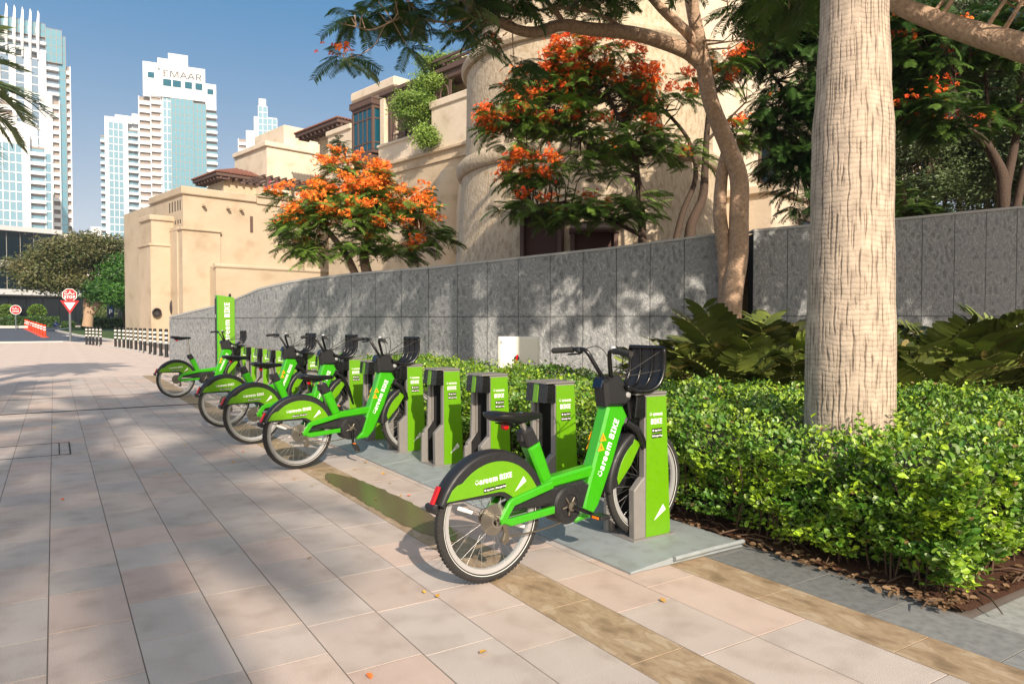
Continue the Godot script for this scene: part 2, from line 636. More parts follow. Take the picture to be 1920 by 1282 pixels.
func palm_bark() -> void:
	# ring scars crossed by upright fissures
	var w := 384
	var h := 1280
	var a := FastNoiseLite.new()
	a.noise_type = FastNoiseLite.TYPE_SIMPLEX_SMOOTH
	a.frequency = 1.0
	a.fractal_octaves = 2
	a.seed = 31
	var im := Image.create(w, h, false, Image.FORMAT_RGB8)
	var hm := Image.create(w, h, false, Image.FORMAT_RGB8)
	for y in h:
		for x in w:
			var ang := TAU * x / w
			var cx := cos(ang)
			var sx := sin(ang)
			var vy := 3.2 * y / h
			# fissures: thin dark upright lines that wander
			var f := a.get_noise_3d(cx * 5.0, sx * 5.0, vy * 7.0)
			var f2 := a.get_noise_3d(cx * 15.0 + 40.0, sx * 15.0, vy * 11.0)
			var line := 0.0
			for q in 2:
				var at: float = float(x) / w * [46.0, 67.0][q] + f * 0.26 + f2 * 0.08
				var dd := absf(fposmod(at, 1.0) - 0.5)
				var kk := a.get_noise_2d(floorf(at) * 7.3 + q * 90.0, vy * [3.6, 6.0][q])
				line = maxf(line, smoothstep([0.17, 0.20][q], 0.0, dd) * clampf(kk * 2.4 + [0.5, 0.2][q], 0, 1) * [0.85, 0.5][q])
			var wob := a.get_noise_3d(cx * 1.3 + 9.0, sx * 1.3, vy * 3.0) * 0.35
			var ring := absf(fposmod(vy * 42.0 + wob * 1.6 + f2 * 0.25, 1.0) - 0.5) * 2.0
			var scar := smoothstep(0.62, 1.0, ring) * 0.9 * clampf(0.75 + wob * 2.0, 0.25, 1.0)
			var tone := 0.93 + a.get_noise_3d(cx * 3.0, sx * 3.0 + 20.0, vy * 9.0) * 0.12
			var k := clampf(tone - line * 0.45 - scar * 0.15, 0.2, 1.0)
			im.set_pixel(x, y, Color(k, k * (0.985 - line * 0.04), k * (0.96 - line * 0.08)))
			var e := clampf(0.75 - line * 0.7 - scar * 0.15 + (1.0 - ring) * 0.1, 0, 1)
			hm.set_pixel(x, y, Color(e, e, e))
	var m := std("palm_bark", Color(0.775, 0.715, 0.655), 0.9)
	m.albedo_texture = ImageTexture.create_from_image(im)
	m.heightmap_enabled = true
	m.heightmap_texture = ImageTexture.create_from_image(hm)
	m.heightmap_scale = 0.9
	m.uv1_scale = Vector3(1, 0.225, 1)


# ---------------------------------------------------------------- ground
func gy(z: float) -> float:      # the street climbs a little beyond the promenade
	return 0.0 if z > -58.5 else minf(0.85, (-58.5 - z) * 0.02)


func sheet(x0: float, x1: float, z0: float, z1: float, y := 0.0, rows := 1, mb: MB = null) -> MB:
	if mb == null:
		mb = MB.new()
	for i in rows:
		var a := lerpf(z0, z1, float(i) / rows)
		var b := lerpf(z0, z1, float(i + 1) / rows)
		mb.quad(Vector3(x0, y + gy(a), a), Vector3(x1, y + gy(a), a), Vector3(x1, y + gy(b), b), Vector3(x0, y + gy(b), b), Vector3.UP)
	return mb


func ground() -> void:
	var e := sheet(-800, 800, 40, -58.5, -0.06, 1)
	sheet(-800, 800, -58.5, -101, -0.06, 1, e)
	sheet(-800, 800, -101, -900, -0.06, 1, e)
	# the earth under everything, out to the horizon
	struct_("ground", e, M.earth)
	var pave := struct_("pavement", sheet(-14, 9.5, 6, -58.5, -0.0022, 1), M.joint)
	# beyond the stones one can tell apart
	part("far_paving", sheet(-14, 4.6, -20, -58.5, 0.0, 1), M.far_paving, pave)
	part("far_paving", sheet(-14, -5.03, 6, -20, 0.0, 1), M.far_paving, pave)
	var tones := [Color(0.60, 0.50, 0.44), Color(0.62, 0.53, 0.475), Color(0.585, 0.515, 0.47), Color(0.63, 0.52, 0.46), Color(0.56, 0.495, 0.455), Color(0.65, 0.52, 0.45), Color(0.61, 0.535, 0.49), Color(0.68, 0.51, 0.43)]
	var stones := []        # [x0, x1, z0, z1, material, tint]
	var xs := []
	for i in 22:
		xs.append(-5.03 + i * 0.312)
	for i in 21:
		stones_in(stones, xs[i], xs[i + 1], -20.0, -0.4, 0.34, 0.58, "paver", tones)
	stones_in(stones, 1.522, 1.832, -20.0, -0.4, 0.36, 0.58, "paver", tones)
	stones_in(stones, 1.832, 2.12, -20.0, -0.4, 0.58, 0.66, "sandstone", [])
	stones_in(stones, 2.12, 2.45, -20.0, -0.4, 0.46, 0.62, "paver", tones)
	stones_in(stones, 2.45, 2.78, -20.0, -0.4, 0.46, 0.66, "paver", tones)
	stones_in(stones, 2.78, 3.05, -16.0, -0.4, 0.62, 0.70, "sandstone", [])
	stones_in(stones, 3.05, 3.40, -16.0, -0.4, 0.42, 0.56, "granite", [Color(0.78, 0.80, 0.82), Color(0.6, 0.62, 0.65), Color(0.52, 0.55, 0.58), Color(0.9, 0.92, 0.95)])
	# the strip round the near end of the bed, and the paving past it
	for i in 12:
		stones.append([3.40 + i * 0.5, 3.90 + i * 0.5, -1.56, -1.26, "granite", Color(1.05, 1.02, 0.98).lerp(Color(0.85, 0.86, 0.88), R.randf())])
	for i in 16:
		stones_in(stones, 3.40 + i * 0.31, 3.71 + i * 0.31, -1.26, -0.1, 0.4, 0.6, "paver", tones)
	var eye := Vector2(0.8, -1.2)
	stones.sort_custom(func(a, b): return near_of(a, eye) < near_of(b, eye))
	var rest := MB.new()
	for i in stones.size():
		var s: Array = stones[i]
		var mb: MB = rest if i >= 290 else MB.new()
		mb.col = s[5]
		if i >= 290 and s[4] == "sandstone":
			mb.col = Color(0.40, 0.30, 0.19) * R.randf_range(0.85, 1.1)
		elif i >= 290 and s[4] == "granite":
			mb.col = Color(0.30, 0.31, 0.32) * R.randf_range(0.8, 1.1)
		var lift := R.randf_range(-0.0006, 0.0006)
		var b := 0.0009
		var g := 0.0024
		mb.box(Vector3((s[0] + s[1]) / 2, -0.016 + lift, (s[2] + s[3]) / 2), Vector3(s[1] - s[0] - g * 2, 0.032, s[3] - s[2] - g * 2), b)
		if i < 290:
			part("paver" if s[4] == "paver" else ("sandstone_slab" if s[4] == "sandstone" else "granite_slab"), mb, M[s[4]], pave, Vector3.ZERO, true)
	part("paver", rest, M.paver, pave, Vector3.ZERO, true).set_meta("kind", "stuff")
	# thin dark bands across the promenade and the inspection cover
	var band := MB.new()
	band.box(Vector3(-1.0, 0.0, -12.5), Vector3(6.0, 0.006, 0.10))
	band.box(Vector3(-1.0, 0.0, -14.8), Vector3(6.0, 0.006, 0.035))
	part("dark_band", band, M.dark_gap, pave)
	var cover := thing("inspection_cover", "flush rectangular inspection cover let into the pavers far to the left of the bikes", "manhole cover", Vector3(-0.55, 0, -8.8))
	var cf := MB.new()
	for z in [-0.42, 0.42]:
		cf.box(Vector3(0, 0.0, z), Vector3(1.36, 0.006, 0.014))
	cf.box(Vector3(0.673, 0.0, 0), Vector3(0.014, 0.006, 0.83))
	cf.box(Vector3(0.58, 0.0, 0), Vector3(0.010, 0.005, 0.83))
	part("frame", cf, M.dark_gap, cover)
	# water left lying on the stone strip between the first two bicycles
	var wet := MB.new()
	var wl := []
	for k in 40:
		var t := k / 39.0
		var pinch := pow(absf(t - 0.5) * 2.0, 6.0) * 0.12
		wl.append([Vector3(1.862 + pinch + R.randf_range(-0.014, 0.014) + 0.03 * t, 0.0035, lerpf(-6.1, -3.75, t)), Vector3(2.10 - pinch + R.randf_range(-0.014, 0.014) + 0.06 * sin(t * PI), 0.0035, lerpf(-6.1, -3.72, t))])
	for k in 39:
		wet.quad(wl[k][0], wl[k][1], wl[k + 1][1], wl[k + 1][0], Vector3.UP)
	tag(solo("puddle", wet, M.wet_stone), "thin dark puddle on the stone strip between the two nearest bicycles", "puddle")
	# road beyond, with its arrow marks
	struct_("road", sheet(-60, 40, -58.5, -110, 0.004, 16), M.asphalt)
	struct_("kerb", far_kerb(), M.kerb)
	for x in [-4.6, 0.95]:
		var mk := MB.new()
		var z0 := -68.0 if x < 0 else -66.5
		mk.t = Transform3D(Basis.IDENTITY, Vector3(x, gy(z0 - 3) + 0.05, z0))
		mk.prism_flat(poly([-0.1, 0, 0.1, 0, 0.1, -4, 0.45, -4, 0, -7, -0.45, -4, -0.1, -4]))
		var a := struct_("road_marking", mk, M.road_paint)
		tag(a, "white arrow painted on the dark road %s" % ("at the far left edge" if x < 0 else "just behind the stop sign"), "")


func near_of(s: Array, eye: Vector2) -> float:
	return Vector2((s[0] + s[1]) / 2, (s[2] + s[3]) / 2).distance_to(eye)


func stones_in(out: Array, x0: float, x1: float, z0: float, z1: float, lo: float, hi: float, m: String, tones: Array) -> void:
	var z := z1 + R.randf_range(0, 0.3)
	while z > z0:
		var l := R.randf_range(lo, hi)
		var t := Color.WHITE
		if tones.size():
			t = (tones[R.randi() % tones.size()] as Color).lerp(Color(0.60, 0.525, 0.475), 0.3)
			t = t * R.randf_range(0.92, 1.05)
		if z - z0 > 0.05:
			out.append([x0, x1, maxf(z - l, z0), z, m, t])
		z -= l


func far_kerb() -> MB:
	var k := MB.new()
	var p := [Vector3(3.95, 0.03, -30.0), Vector3(3.0, 0.03, -40.0), Vector3(2.0, 0.03, -51.0), Vector3(0.6, 0.03, -58.6), Vector3(-20, 0.03, -58.6)]
	for i in p.size() - 1:
		var a: Vector3 = p[i]
		var b: Vector3 = p[i + 1]
		var d := (b - a).normalized()
		k.box((a + b) / 2, Vector3(0.2, 0.09, a.distance_to(b)), 0.0, Basis.looking_at(d))
	return k


# ---------------------------------------------------------------- the curved slate wall
func plan(a: float, b: float) -> Vector2:      # right and forward of the camera -> x, z
	return Vector2(0.5373 * b + 0.8434 * a, -0.8434 * b + 0.5373 * a)


var wall_pts := []        # Vector2 x, z, from the far left end to the right
func wall_curve() -> void:
	var left := []
	var q := Vector2(3.671, 12.807)
	var seg := []
	for i in range(16, -1, -1):
		var j := 16.5 - i
		var h := 0.072 + 0.022 * j + 0.001 * j * j
		q += Vector2(-cos(h), sin(h)) * 0.6
		seg.push_front(q)
	var far := [seg[0], Vector2(-6.9, 17.45), Vector2(-8.1, 18.42), Vector2(-9.22, 19.35)]
	for i in 3:
		var n := int(round((far[i + 1] as Vector2).distance_to(far[i]) / 0.62))
		for k in range(1, n + 1):
			left.push_front((far[i] as Vector2).lerp(far[i + 1], float(k) / n))
	wall_pts = left + seg
	q = Vector2(3.671, 12.807)
	wall_pts.append(q)
	for i in range(18, 40):
		var j := -(i - 17.5)
		var h := 0.072 + 0.022 * j
		q += Vector2(cos(h), -sin(h)) * 0.6
		wall_pts.append(q)
	for i in wall_pts.size():
		wall_pts[i] = plan(wall_pts[i].x, wall_pts[i].y)


func slate_wall() -> void:
	wall_curve()
	var wall := thing("slate_wall", "long curved grey slate wall rising to the right behind the bikes and hedge", "wall")
	var n := wall_pts.size()
	var gap := n - 23         # the panel left out for the tree
	# height of the top along the wall, by panel counted from the tree
	var hs := [[-40, 1.30], [-25, 1.36], [-21, 1.68], [-17, 2.05], [-15, 2.17], [-12, 2.27], [-9, 2.34], [-6, 2.48], [-3, 2.64], [0, 2.86], [2, 2.97], [5, 3.10], [9, 3.35], [22, 4.0]]
	var run := 0.0
	var body := MB.new()
	for i in n - 1:
		var a := Vector3(wall_pts[i].x, 0, wall_pts[i].y)
		var b := Vector3(wall_pts[i + 1].x, 0, wall_pts[i + 1].y)
		var along := (b - a).normalized()
		var out := Vector3.UP.cross(along) * -1.0
		out = Vector3(-along.z, 0, along.x)
		var l := a.distance_to(b)
		var ha := top_at(hs, i - gap)
		var hb := top_at(hs, i + 1 - gap)
		if i == gap:
			run += l
			continue
		# core behind the slabs
		var bk := -out * 0.30
		var fr := -out * 0.012
		body.quad(a + fr, b + fr, b + fr + Vector3.UP * (hb - 0.03), a + fr + Vector3.UP * (ha - 0.03), out)
		body.quad(a + bk, b + bk, b + bk + Vector3.UP * (hb - 0.03), a + bk + Vector3.UP * (ha - 0.03), -out)
		body.quad(a + fr + Vector3.UP * (ha - 0.03), b + fr + Vector3.UP * (hb - 0.03), b + bk + Vector3.UP * (hb - 0.03), a + bk + Vector3.UP * (ha - 0.03), Vector3.UP)
		if i == 0 or i == gap + 1:
			body.quad(a + fr, a + bk, a + bk + Vector3.UP * (ha - 0.03), a + fr + Vector3.UP * (ha - 0.03), -along)
		if i == n - 2 or i == gap - 1:
			body.quad(b + fr, b + bk, b + bk + Vector3.UP * (hb - 0.03), b + fr + Vector3.UP * (hb - 0.03), along)
		var split := 1.425
		var rows := [[0.0, minf(split, ha), minf(split, hb)]]
		if maxf(ha, hb) > split + 0.06:
			rows.append([split, maxf(ha, split + 0.01), maxf(hb, split + 0.01)])
		for r in rows:
			var mb := MB.new()
			var g := 0.0055
			var y0: float = r[0] + (g if r[0] > 0 else 0.0)
			var o := out * R.randf_range(0.0, 0.003)
			var p0 := a + along * g + o
			var p1 := b - along * g + o
			var ya: float = r[1] - g
			var yb: float = r[2] - g
			var flip: float = float(i % 2) * 0.37 + r[0] * 0.21
			mb.quad(p0 + Vector3.UP * y0, p1 + Vector3.UP * y0, p1 + Vector3.UP * yb, p0 + Vector3.UP * ya, out, [Vector2(run + flip, y0), Vector2(run + l + flip, y0), Vector2(run + l + flip, yb), Vector2(run + flip, ya)])
			var back := -out * 0.014
			mb.quad(p0 + Vector3.UP * y0, p0 + Vector3.UP * ya, p0 + back + Vector3.UP * ya, p0 + back + Vector3.UP * y0, -along)
			mb.quad(p1 + Vector3.UP * y0, p1 + Vector3.UP * yb, p1 + back + Vector3.UP * yb, p1 + back + Vector3.UP * y0, along)
			mb.quad(p0 + Vector3.UP * ya, p1 + Vector3.UP * yb, p1 + back + Vector3.UP * yb, p0 + back + Vector3.UP * ya, Vector3.UP)
			mb.quad(p0 + Vector3.UP * y0, p1 + Vector3.UP * y0, p1 + back + Vector3.UP * y0, p0 + back + Vector3.UP * y0, Vector3.DOWN)
			part("panel", mb, M.slate, wall)
		var cap := MB.new()
		var f2 := out * 0.012
		var w2 := -out * 0.31
		var u0 := Vector3.UP * 0.045
		var ca := a + Vector3.UP * ha + along * 0.002
		var cb := b + Vector3.UP * hb - along * 0.002
		cap.quad(ca + f2, cb + f2, cb + f2 + u0, ca + f2 + u0, out)
		cap.quad(ca + w2, cb + w2, cb + w2 + u0, ca + w2 + u0, -out)
		cap.quad(ca + f2 + u0, cb + f2 + u0, cb + w2 + u0, ca + w2 + u0, Vector3.UP)
		cap.quad(ca + f2, cb + f2, cb + w2, ca + w2, Vector3.DOWN)
		cap.quad(ca + f2, ca + w2, ca + w2 + u0, ca + f2 + u0, -along)
		cap.quad(cb + f2, cb + w2, cb + w2 + u0, cb + f2 + u0, along)
		part("coping", cap, M.slate_cap, wall)
		run += l
	part("core", body, M.dark_gap, wall)
	# the two planted levels: mulch in front of the wall, earth held up behind it
	var bed := MB.new()
	var edge := PackedVector2Array([Vector2(3.42, wall_pts[5].y), Vector2(3.42, -1.58), Vector2(22, -1.58)])
	for i in range(n - 1, 4, -1):
		edge.append(wall_pts[i])
	bed.t = Transform3D(Basis.IDENTITY, Vector3(0, 0.02, 0))
	bed.prism_flat(edge)
	struct_("planting_bed", bed, M.mulch)
	var up := MB.new()
	for i in n - 1:
		var a := Vector3(wall_pts[i].x, 0, wall_pts[i].y)
		var b := Vector3(wall_pts[i + 1].x, 0, wall_pts[i + 1].y)
		var out := Vector3(-(b - a).normalized().z, 0, (b - a).normalized().x)
		a -= out * 0.31
		b -= out * 0.31
		var ya := top_at(hs, i - gap) - 0.32
		var yb := top_at(hs, i + 1 - gap) - 0.32
		var fa := a - out * 24.0
		var fb := b - out * 24.0
		up.quad(a + Vector3.UP * ya, b + Vector3.UP * yb, fb + Vector3.UP * 2.2, fa + Vector3.UP * 2.2, Vector3.UP)
	struct_("upper_bed", up, M.mulch)


func top_at(hs: Array, i: int) -> float:
	for k in hs.size() - 1:
		if i <= hs[k + 1][0]:
			return lerpf(hs[k][1], hs[k + 1][1], clampf(inverse_lerp(hs[k][0], hs[k + 1][0], i), 0, 1))
	return hs[-1][1]


# ---------------------------------------------------------------- the stucco palace
const WING := 0.2042      # the wings stand turned by 11.7 degrees from the row of docks
var off := Vector3.ZERO


func wing_thing(called: String, label: String, lx: float, lz: float) -> Node3D:
	off = Vector3(-lx, 0, -lz)
	var b := Basis(Vector3.UP, WING)
	return thing(called, label, "building", b * Vector3(lx, 0, lz), WING)


func wmb() -> MB:
	var m := MB.new()
	m.t = Transform3D(Basis.IDENTITY, off)
	return m


func span(mb: MB, x0: float, x1: float, y0: float, y1: float, z0: float, z1: float, b := 0.0) -> void:
	mb.box(Vector3((x0 + x1) / 2, (y0 + y1) / 2, (z0 + z1) / 2), Vector3(x1 - x0, y1 - y0, z1 - z0), b)


func block(called: String, m: Material, o: Node, x0: float, x1: float, y0: float, y1: float, z0: float, z1: float, b := 0.0, parent: Node = null) -> MeshInstance3D:
	var mb := wmb()
	span(mb, x0, x1, y0, y1, z0, z1, b)
	return part(called, mb, m, parent if parent else o)


func ring_profile(a: Array) -> Array:
	var p := []
	for i in range(0, a.size(), 2):
		p.append(Vector2(a[i], a[i + 1]))
	return p


func palace_tower() -> void:
	var at := Vector3(15.0, 0, -18.91)
	var o := thing("round_tower", "broad round stucco tower with two rolled ledges behind the flame tree", "building", at)
	var mb := MB.new()
	mb.lathe(ring_profile([4.55, 0.5, 4.42, 2.6, 4.25, 4.5, 4.16, 5.95]), 96)
	part("wall", mb, M.drum_stucco, o)
	mb = MB.new()
	var pr := []
	for i in 13:
		var w := deg_to_rad(-90 + 180.0 * i / 12)
		pr.append(Vector2(4.16 + cos(w) * 0.17, 6.2 + sin(w) * 0.26))
	pr.append(Vector2(4.02, 6.56))
	mb.lathe([Vector2(3.9, 5.95)] + pr, 96)
	part("ledge", mb, M.drum_stucco, o)
	mb = MB.new()
	mb.lathe(ring_profile([4.03, 6.5, 3.99, 8.0, 3.98, 9.3]), 96)
	part("wall", mb, M.drum_stucco, o)
	mb = MB.new()
	mb.lathe(ring_profile([3.9, 9.3, 4.1, 9.32, 4.16, 9.42, 4.16, 9.52, 4.02, 9.75, 3.62, 9.98]), 96)
	part("ledge", mb, M.drum_stucco, o)
	mb = MB.new()
	mb.lathe(ring_profile([3.6, 9.9, 3.56, 14.5]), 72)
	part("wall", mb, M.drum_stucco, o)
	mb = MB.new()
	mb.lathe(ring_profile([3.5, 14.45, 3.75, 14.5, 3.75, 15.0, 0.01, 15.05]), 72)
	part("parapet", mb, M.drum_stucco, o)
	# openings low in the drum, under the flame tree
	for d in [[11.48, -16.42, 0.98, 4.25], [12.62, -15.62, 1.05, 3.75]]:
		var p := Vector3(d[0], 0, d[1])
		var f := (p - at)
		f.y = 0
		var yaw := atan2(f.x, f.z)
		var door := Node3D.new()
		door.name = "door"
		o.add_child(door, true)
		door.position = at + f.normalized() * 4.28 - at
		door.rotation.y = yaw
		var fr := MB.new()
		var w: float = d[2]
		var top: float = d[3]
		fr.box(Vector3(-w / 2 - 0.06, (1.6 + top) / 2, 0.0), Vector3(0.12, top - 1.6, 0.5), 0.01)
		fr.box(Vector3(w / 2 + 0.06, (1.6 + top) / 2, 0.0), Vector3(0.12, top - 1.6, 0.5), 0.01)
		fr.box(Vector3(0, top + 0.06, 0.02), Vector3(w + 0.3, 0.14, 0.56), 0.01)
		part("door_frame", fr, M.timber, door)
		var lf := MB.new()
		lf.box(Vector3(0, (1.6 + top) / 2, 0.06), Vector3(w, top - 1.6, 0.05))
		part("leaf", lf, M.door_timber, door)
		var lat := MB.new()
		for k in 7:
			var s := -w / 2 + w * k / 6.0
			lat.tube([Vector3(s, 1.7, 0.11), Vector3(clampf(s + 0.5, -w / 2, w / 2), 1.7 + (clampf(s + 0.5, -w / 2, w / 2) - s) * 1.6, 0.11)], [0.012], 4)
			lat.tube([Vector3(s, 1.7, 0.12), Vector3(clampf(s - 0.5, -w / 2, w / 2), 1.7 + (s - clampf(s - 0.5, -w / 2, w / 2)) * 1.6, 0.12)], [0.012], 4)
		part("lattice", lat, M.timber, door)
		var hood := MB.new()
		hood.prism(poly([0, 0, 0.75, -0.22, 0.75, -0.16, 0, 0.1]), -w * 0.62, w * 0.62)
		var h := part("awning", hood, M.timber, door, Vector3(0, top + 0.2, 0.2))
		h.rotation.y = -PI / 2


func palace_wing() -> void:
	var o := wing_thing("palace_wing", "tall cream palace wing with a teal glazed bay window left of the round tower", 24.0, -36.0)
	var st: Material = M.stucco
	var pale: Material = M.stucco_pale
	block("wall", st, o, 23.67, 34, 0.3, 10.22, -41.1, -14.0)
	block("cornice", st, o, 23.50, 23.75, 10.22, 10.42, -41.2, -16.0, 0.04)
	block("lower_cornice", st, o, 23.57, 23.75, 9.72, 9.82, -36.0, -16.0, 0.02)
	# pointed slit window beside the tower
	var win := wmb()
	win.t = win.t * Transform3D(Basis(Vector3.UP, -PI / 2), Vector3(23.66, 0, -26.5))
	var lancet := poly([-0.45, 3.2, 0.45, 3.2, 0.45, 6.0, 0.30, 6.5, 0, 6.85, -0.30, 6.5, -0.45, 6.0])
	win.prism(lancet, -0.02, 0.04)
	var lw := part("window", win, M.dark_glass, o)
	var bars := wmb()
	bars.t = bars.t * Transform3D(Basis(Vector3.UP, -PI / 2), Vector3(23.6, 0, -26.5))
	for k in 8:
		bars.box(Vector3(0, 3.4 + k * 0.4, 0), Vector3(0.86, 0.04, 0.04))
	for k in [-0.22, 0.0, 0.22]:
		bars.box(Vector3(k, 4.7, 0.01), Vector3(0.035, 3.0, 0.03))
	part("lattice", bars, M.timber, lw)
	# buttress with a rounded head against the tower
	var bt := wmb()
	bt.t = bt.t * Transform3D(Basis.IDENTITY, Vector3(23.2, 0, -28.2))
	bt.lathe(ring_profile([0.95, 0.3, 0.9, 7.6, 0.8, 8.3, 0.55, 8.9, 0.2, 9.15, 0.01, 9.2]), 28)
	part("buttress", bt, st, o)
	var bt2 := wmb()
	bt2.t = bt2.t * Transform3D(Basis.IDENTITY, Vector3(23.4, 0, -26.4))
	bt2.lathe(ring_profile([1.15, 0.3, 1.1, 6.6, 1.0, 7.9, 0.7, 8.9, 0.01, 9.4]), 28)
	part("buttress", bt2, st, o)
	# balcony parapet and the tall panel beside the tower
	block("balcony_parapet", pale, o, 23.67, 24.0, 10.42, 11.4, -35.42, -30.4)
	block("coping", pale, o, 23.58, 24.05, 11.4, 11.56, -35.5, -30.4, 0.03)
	block("tall_parapet", pale, o, 23.62, 26.5, 10.42, 12.55, -30.38, -24.0)
	block("coping", pale, o, 23.52, 26.6, 12.55, 12.95, -30.5, -24.0, 0.05)
	# wall left of the bay
	block("side_wall", pale, o, 23.67, 27.5, 10.42, 13.1, -41.1, -38.3)
	block("coping", pale, o, 23.55, 27.5, 13.1, 13.42, -41.2, -38.3, 0.04)
	# storey behind the bay
	block("upper_storey", pale, o, 24.5, 30.0, 10.42, 15.0, -39.28, -34.82)
	block("upper_parapet", pale, o, 24.27, 30.0, 15.0, 15.58, -39.4, -34.7, 0.08)
	block("pier", pale, o, 24.1, 24.45, 11.4, 14.4, -35.9, -35.5)
	# bay window
	var bay := Node3D.new()
	bay.name = "bay_window"
	o.add_child(bay, true)
	var tm: Material = M.timber
	var core := wmb()
	span(core, 23.80, 24.5, 11.45, 14.0, -38.1, -36.2)
	part("backing", core, M.dark_glass, bay)
	var fr := wmb()
	span(fr, 23.67, 24.5, 11.30, 11.50, -38.25, -36.05, 0.02)
	span(fr, 23.67, 24.5, 13.92, 14.1, -38.25, -36.05, 0.02)
	span(fr, 23.63, 24.5, 10.42, 11.30, -37.9, -36.2, 0.05)
	for z in [-38.2, -36.1]:
		span(fr, 23.66, 23.82, 11.5, 13.92, z - 0.07, z + 0.07)
	for z in [-37.62, -36.68, -37.15]:
		span(fr, 23.70, 23.78, 11.5, 13.92, z - 0.035, z + 0.035)
	for y in [11.95, 13.35]:
		span(fr, 23.70, 23.785, y - 0.04, y + 0.04, -38.15, -36.15)
	span(fr, 23.685, 23.79, 11.99, 13.31, -37.68, -37.57)
	span(fr, 23.685, 23.79, 11.99, 13.31, -36.73, -36.62)
	span(fr, 24.38, 24.5, 11.5, 13.92, -36.18, -36.05)
	for y in [11.95, 13.35]:
		span(fr, 23.80, 24.4, y - 0.04, y + 0.04, -36.14, -36.07)
	part("window_frame", fr, tm, bay)
	var zs := [-38.13, -37.62, -37.15, -36.68, -36.17]
	var ys := [11.5, 11.95, 13.35, 13.92]
	for i in 4:
		for j in 3:
			var pn := wmb()
			span(pn, 23.735, 23.75, ys[j] + 0.04, ys[j + 1] - 0.04, zs[i] + 0.035, zs[i + 1] - 0.035)
			part("pane", pn, M.teal_glass, bay)
	for j in 3:
		var pn := wmb()
		span(pn, 23.84, 24.37, ys[j] + 0.04, ys[j + 1] - 0.04, -36.12, -36.105)
		part("pane", pn, M.teal_glass, bay)
	var can := wmb()
	span(can, 23.55, 24.6, 14.42, 14.53, -38.4, -35.95, 0.02)
	span(can, 23.62, 24.5, 14.1, 14.42, -38.3, -36.0)
	var k := 0
	while k < 22:
		var z := -38.35 + k * 0.112
		can.box(Vector3(23.57, 14.27, z), Vector3(0.03, 0.24 + 0.06 * (k % 2), 0.07))
		k += 1
	for j in 8:
		can.box(Vector3(23.62 + j * 0.12, 14.27, -35.97), Vector3(0.07, 0.24 + 0.06 * (j % 2), 0.03))
	part("fringed_canopy", can, tm, bay)
	# covered balcony with timber screens
	block("loggia_back", st, o, 26.0, 26.4, 10.4, 14.6, -35.0, -28.0)
	block("roof_beam", tm, o, 24.05, 27.0, 14.55, 14.78, -35.98, -27.0, 0.02)
	block("roof_beam", tm, o, 24.2, 24.4, 14.2, 14.55, -35.4, -27.0, 0.02)
	for z in [-35.0, -33.6, -32.2, -30.8]:
		block("post", tm, o, 24.18, 24.36, 11.4, 14.2, z - 0.09, z + 0.09, 0.01)
		var br := wmb()
		br.t = br.t * Transform3D(Basis.IDENTITY, Vector3(24.27, 13.75, z))
		br.tube([Vector3(0, 0, 0.06), Vector3(0, 0.3, 0.15), Vector3(0, 0.46, 0.42)], [0.045], 6)
		part("bracket", br, tm, o)
		var sc := wmb()
		sc.t = sc.t * Transform3D(Basis(Vector3.UP, -PI / 2), Vector3(24.27, 0, z + 0.7))
		sc.box(Vector3(0, 11.75, 0), Vector3(1.2, 0.05, 0.05))
		sc.box(Vector3(0, 12.15, 0), Vector3(1.2, 0.06, 0.06))
		for q in 9:
			sc.box(Vector3(-0.52 + q * 0.13, 11.78, 0), Vector3(0.03, 0.72, 0.03))
		var ringp := []
		for q in 20:
			var w := TAU * q / 20
			ringp.append(Vector3(cos(w) * 0.34, 13.4 + sin(w) * 0.52, 0))
		sc.tube(ringp, [0.05], 6, true)
		sc.box(Vector3(0.48, 13.2, 0), Vector3(0.2, 1.8, 0.05))
		sc.box(Vector3(-0.48, 13.2, 0), Vector3(0.2, 1.8, 0.05))
		part("screen", sc, tm, o)
	# timber pergola at the terrace edge near the tower
	var pg := wmb()
	span(pg, 24.4, 24.58, 12.9, 15.0, -28.0, -27.8)
	span(pg, 24.3, 26.2, 15.0, 15.12, -30.3, -30.18)
	for q in 6:
		span(pg, 23.9 + q * 0.42, 24.0 + q * 0.42, 15.12, 15.24, -30.6, -26.0)
	pg.tube([Vector3(24.5, 14.1, -27.9), Vector3(24.5, 15.0, -28.9)], [0.06], 6)
	pg.tube([Vector3(24.5, 14.1, -27.9), Vector3(25.4, 15.0, -27.9)], [0.06], 6)
	part("pergola", pg, tm, o)
	block("stair_head", pale, o, 26.5, 29.0, 12.0, 16.6, -33.2, -31.5, 0.05)
	# pavilion with a tiled roof at the left end
	var pv := wing_thing("roof_pavilion", "small cream pavilion with a wide tiled hipped roof left of the bay window", 29.0, -49.0)
	block("wall", st, pv, 28.3, 33.0, 9.0, 15.6, -50.4, -47.0)
	block("cornice", st, pv, 28.2, 33.1, 15.1, 15.25, -50.5, -46.9, 0.03)
	block("side_wall", M.stucco_pale, pv, 27.0, 33.0, 8.0, 13.3, -47.0, -42.0)
	block("niche", M.stucco_pale, pv, 28.25, 28.35, 11.4, 14.2, -49.4, -48.0, 0.02)
	hip_roof(pv, 27.2, 34.0, 16.05, 17.0, -52.2, -45.9)
	var rg := wing_thing("garden_wing", "sunlit cream palace wing with a tall dark window behind the drooping green tree", 27.0, -12.0)
	block("wall", pale, rg, 18.0, 40.0, 0.5, 16.5, -18.0, -12.6)
	block("lower_volume", pale, rg, 22.5, 27.6, 0.5, 5.55, -12.6, -11.0)
	block("coping", pale, rg, 22.35, 27.75, 5.55, 5.85, -12.6, -10.85, 0.04)
	block("balcony", pale, rg, 29.0, 39.1, 7.4, 8.75, -12.6, -11.6)
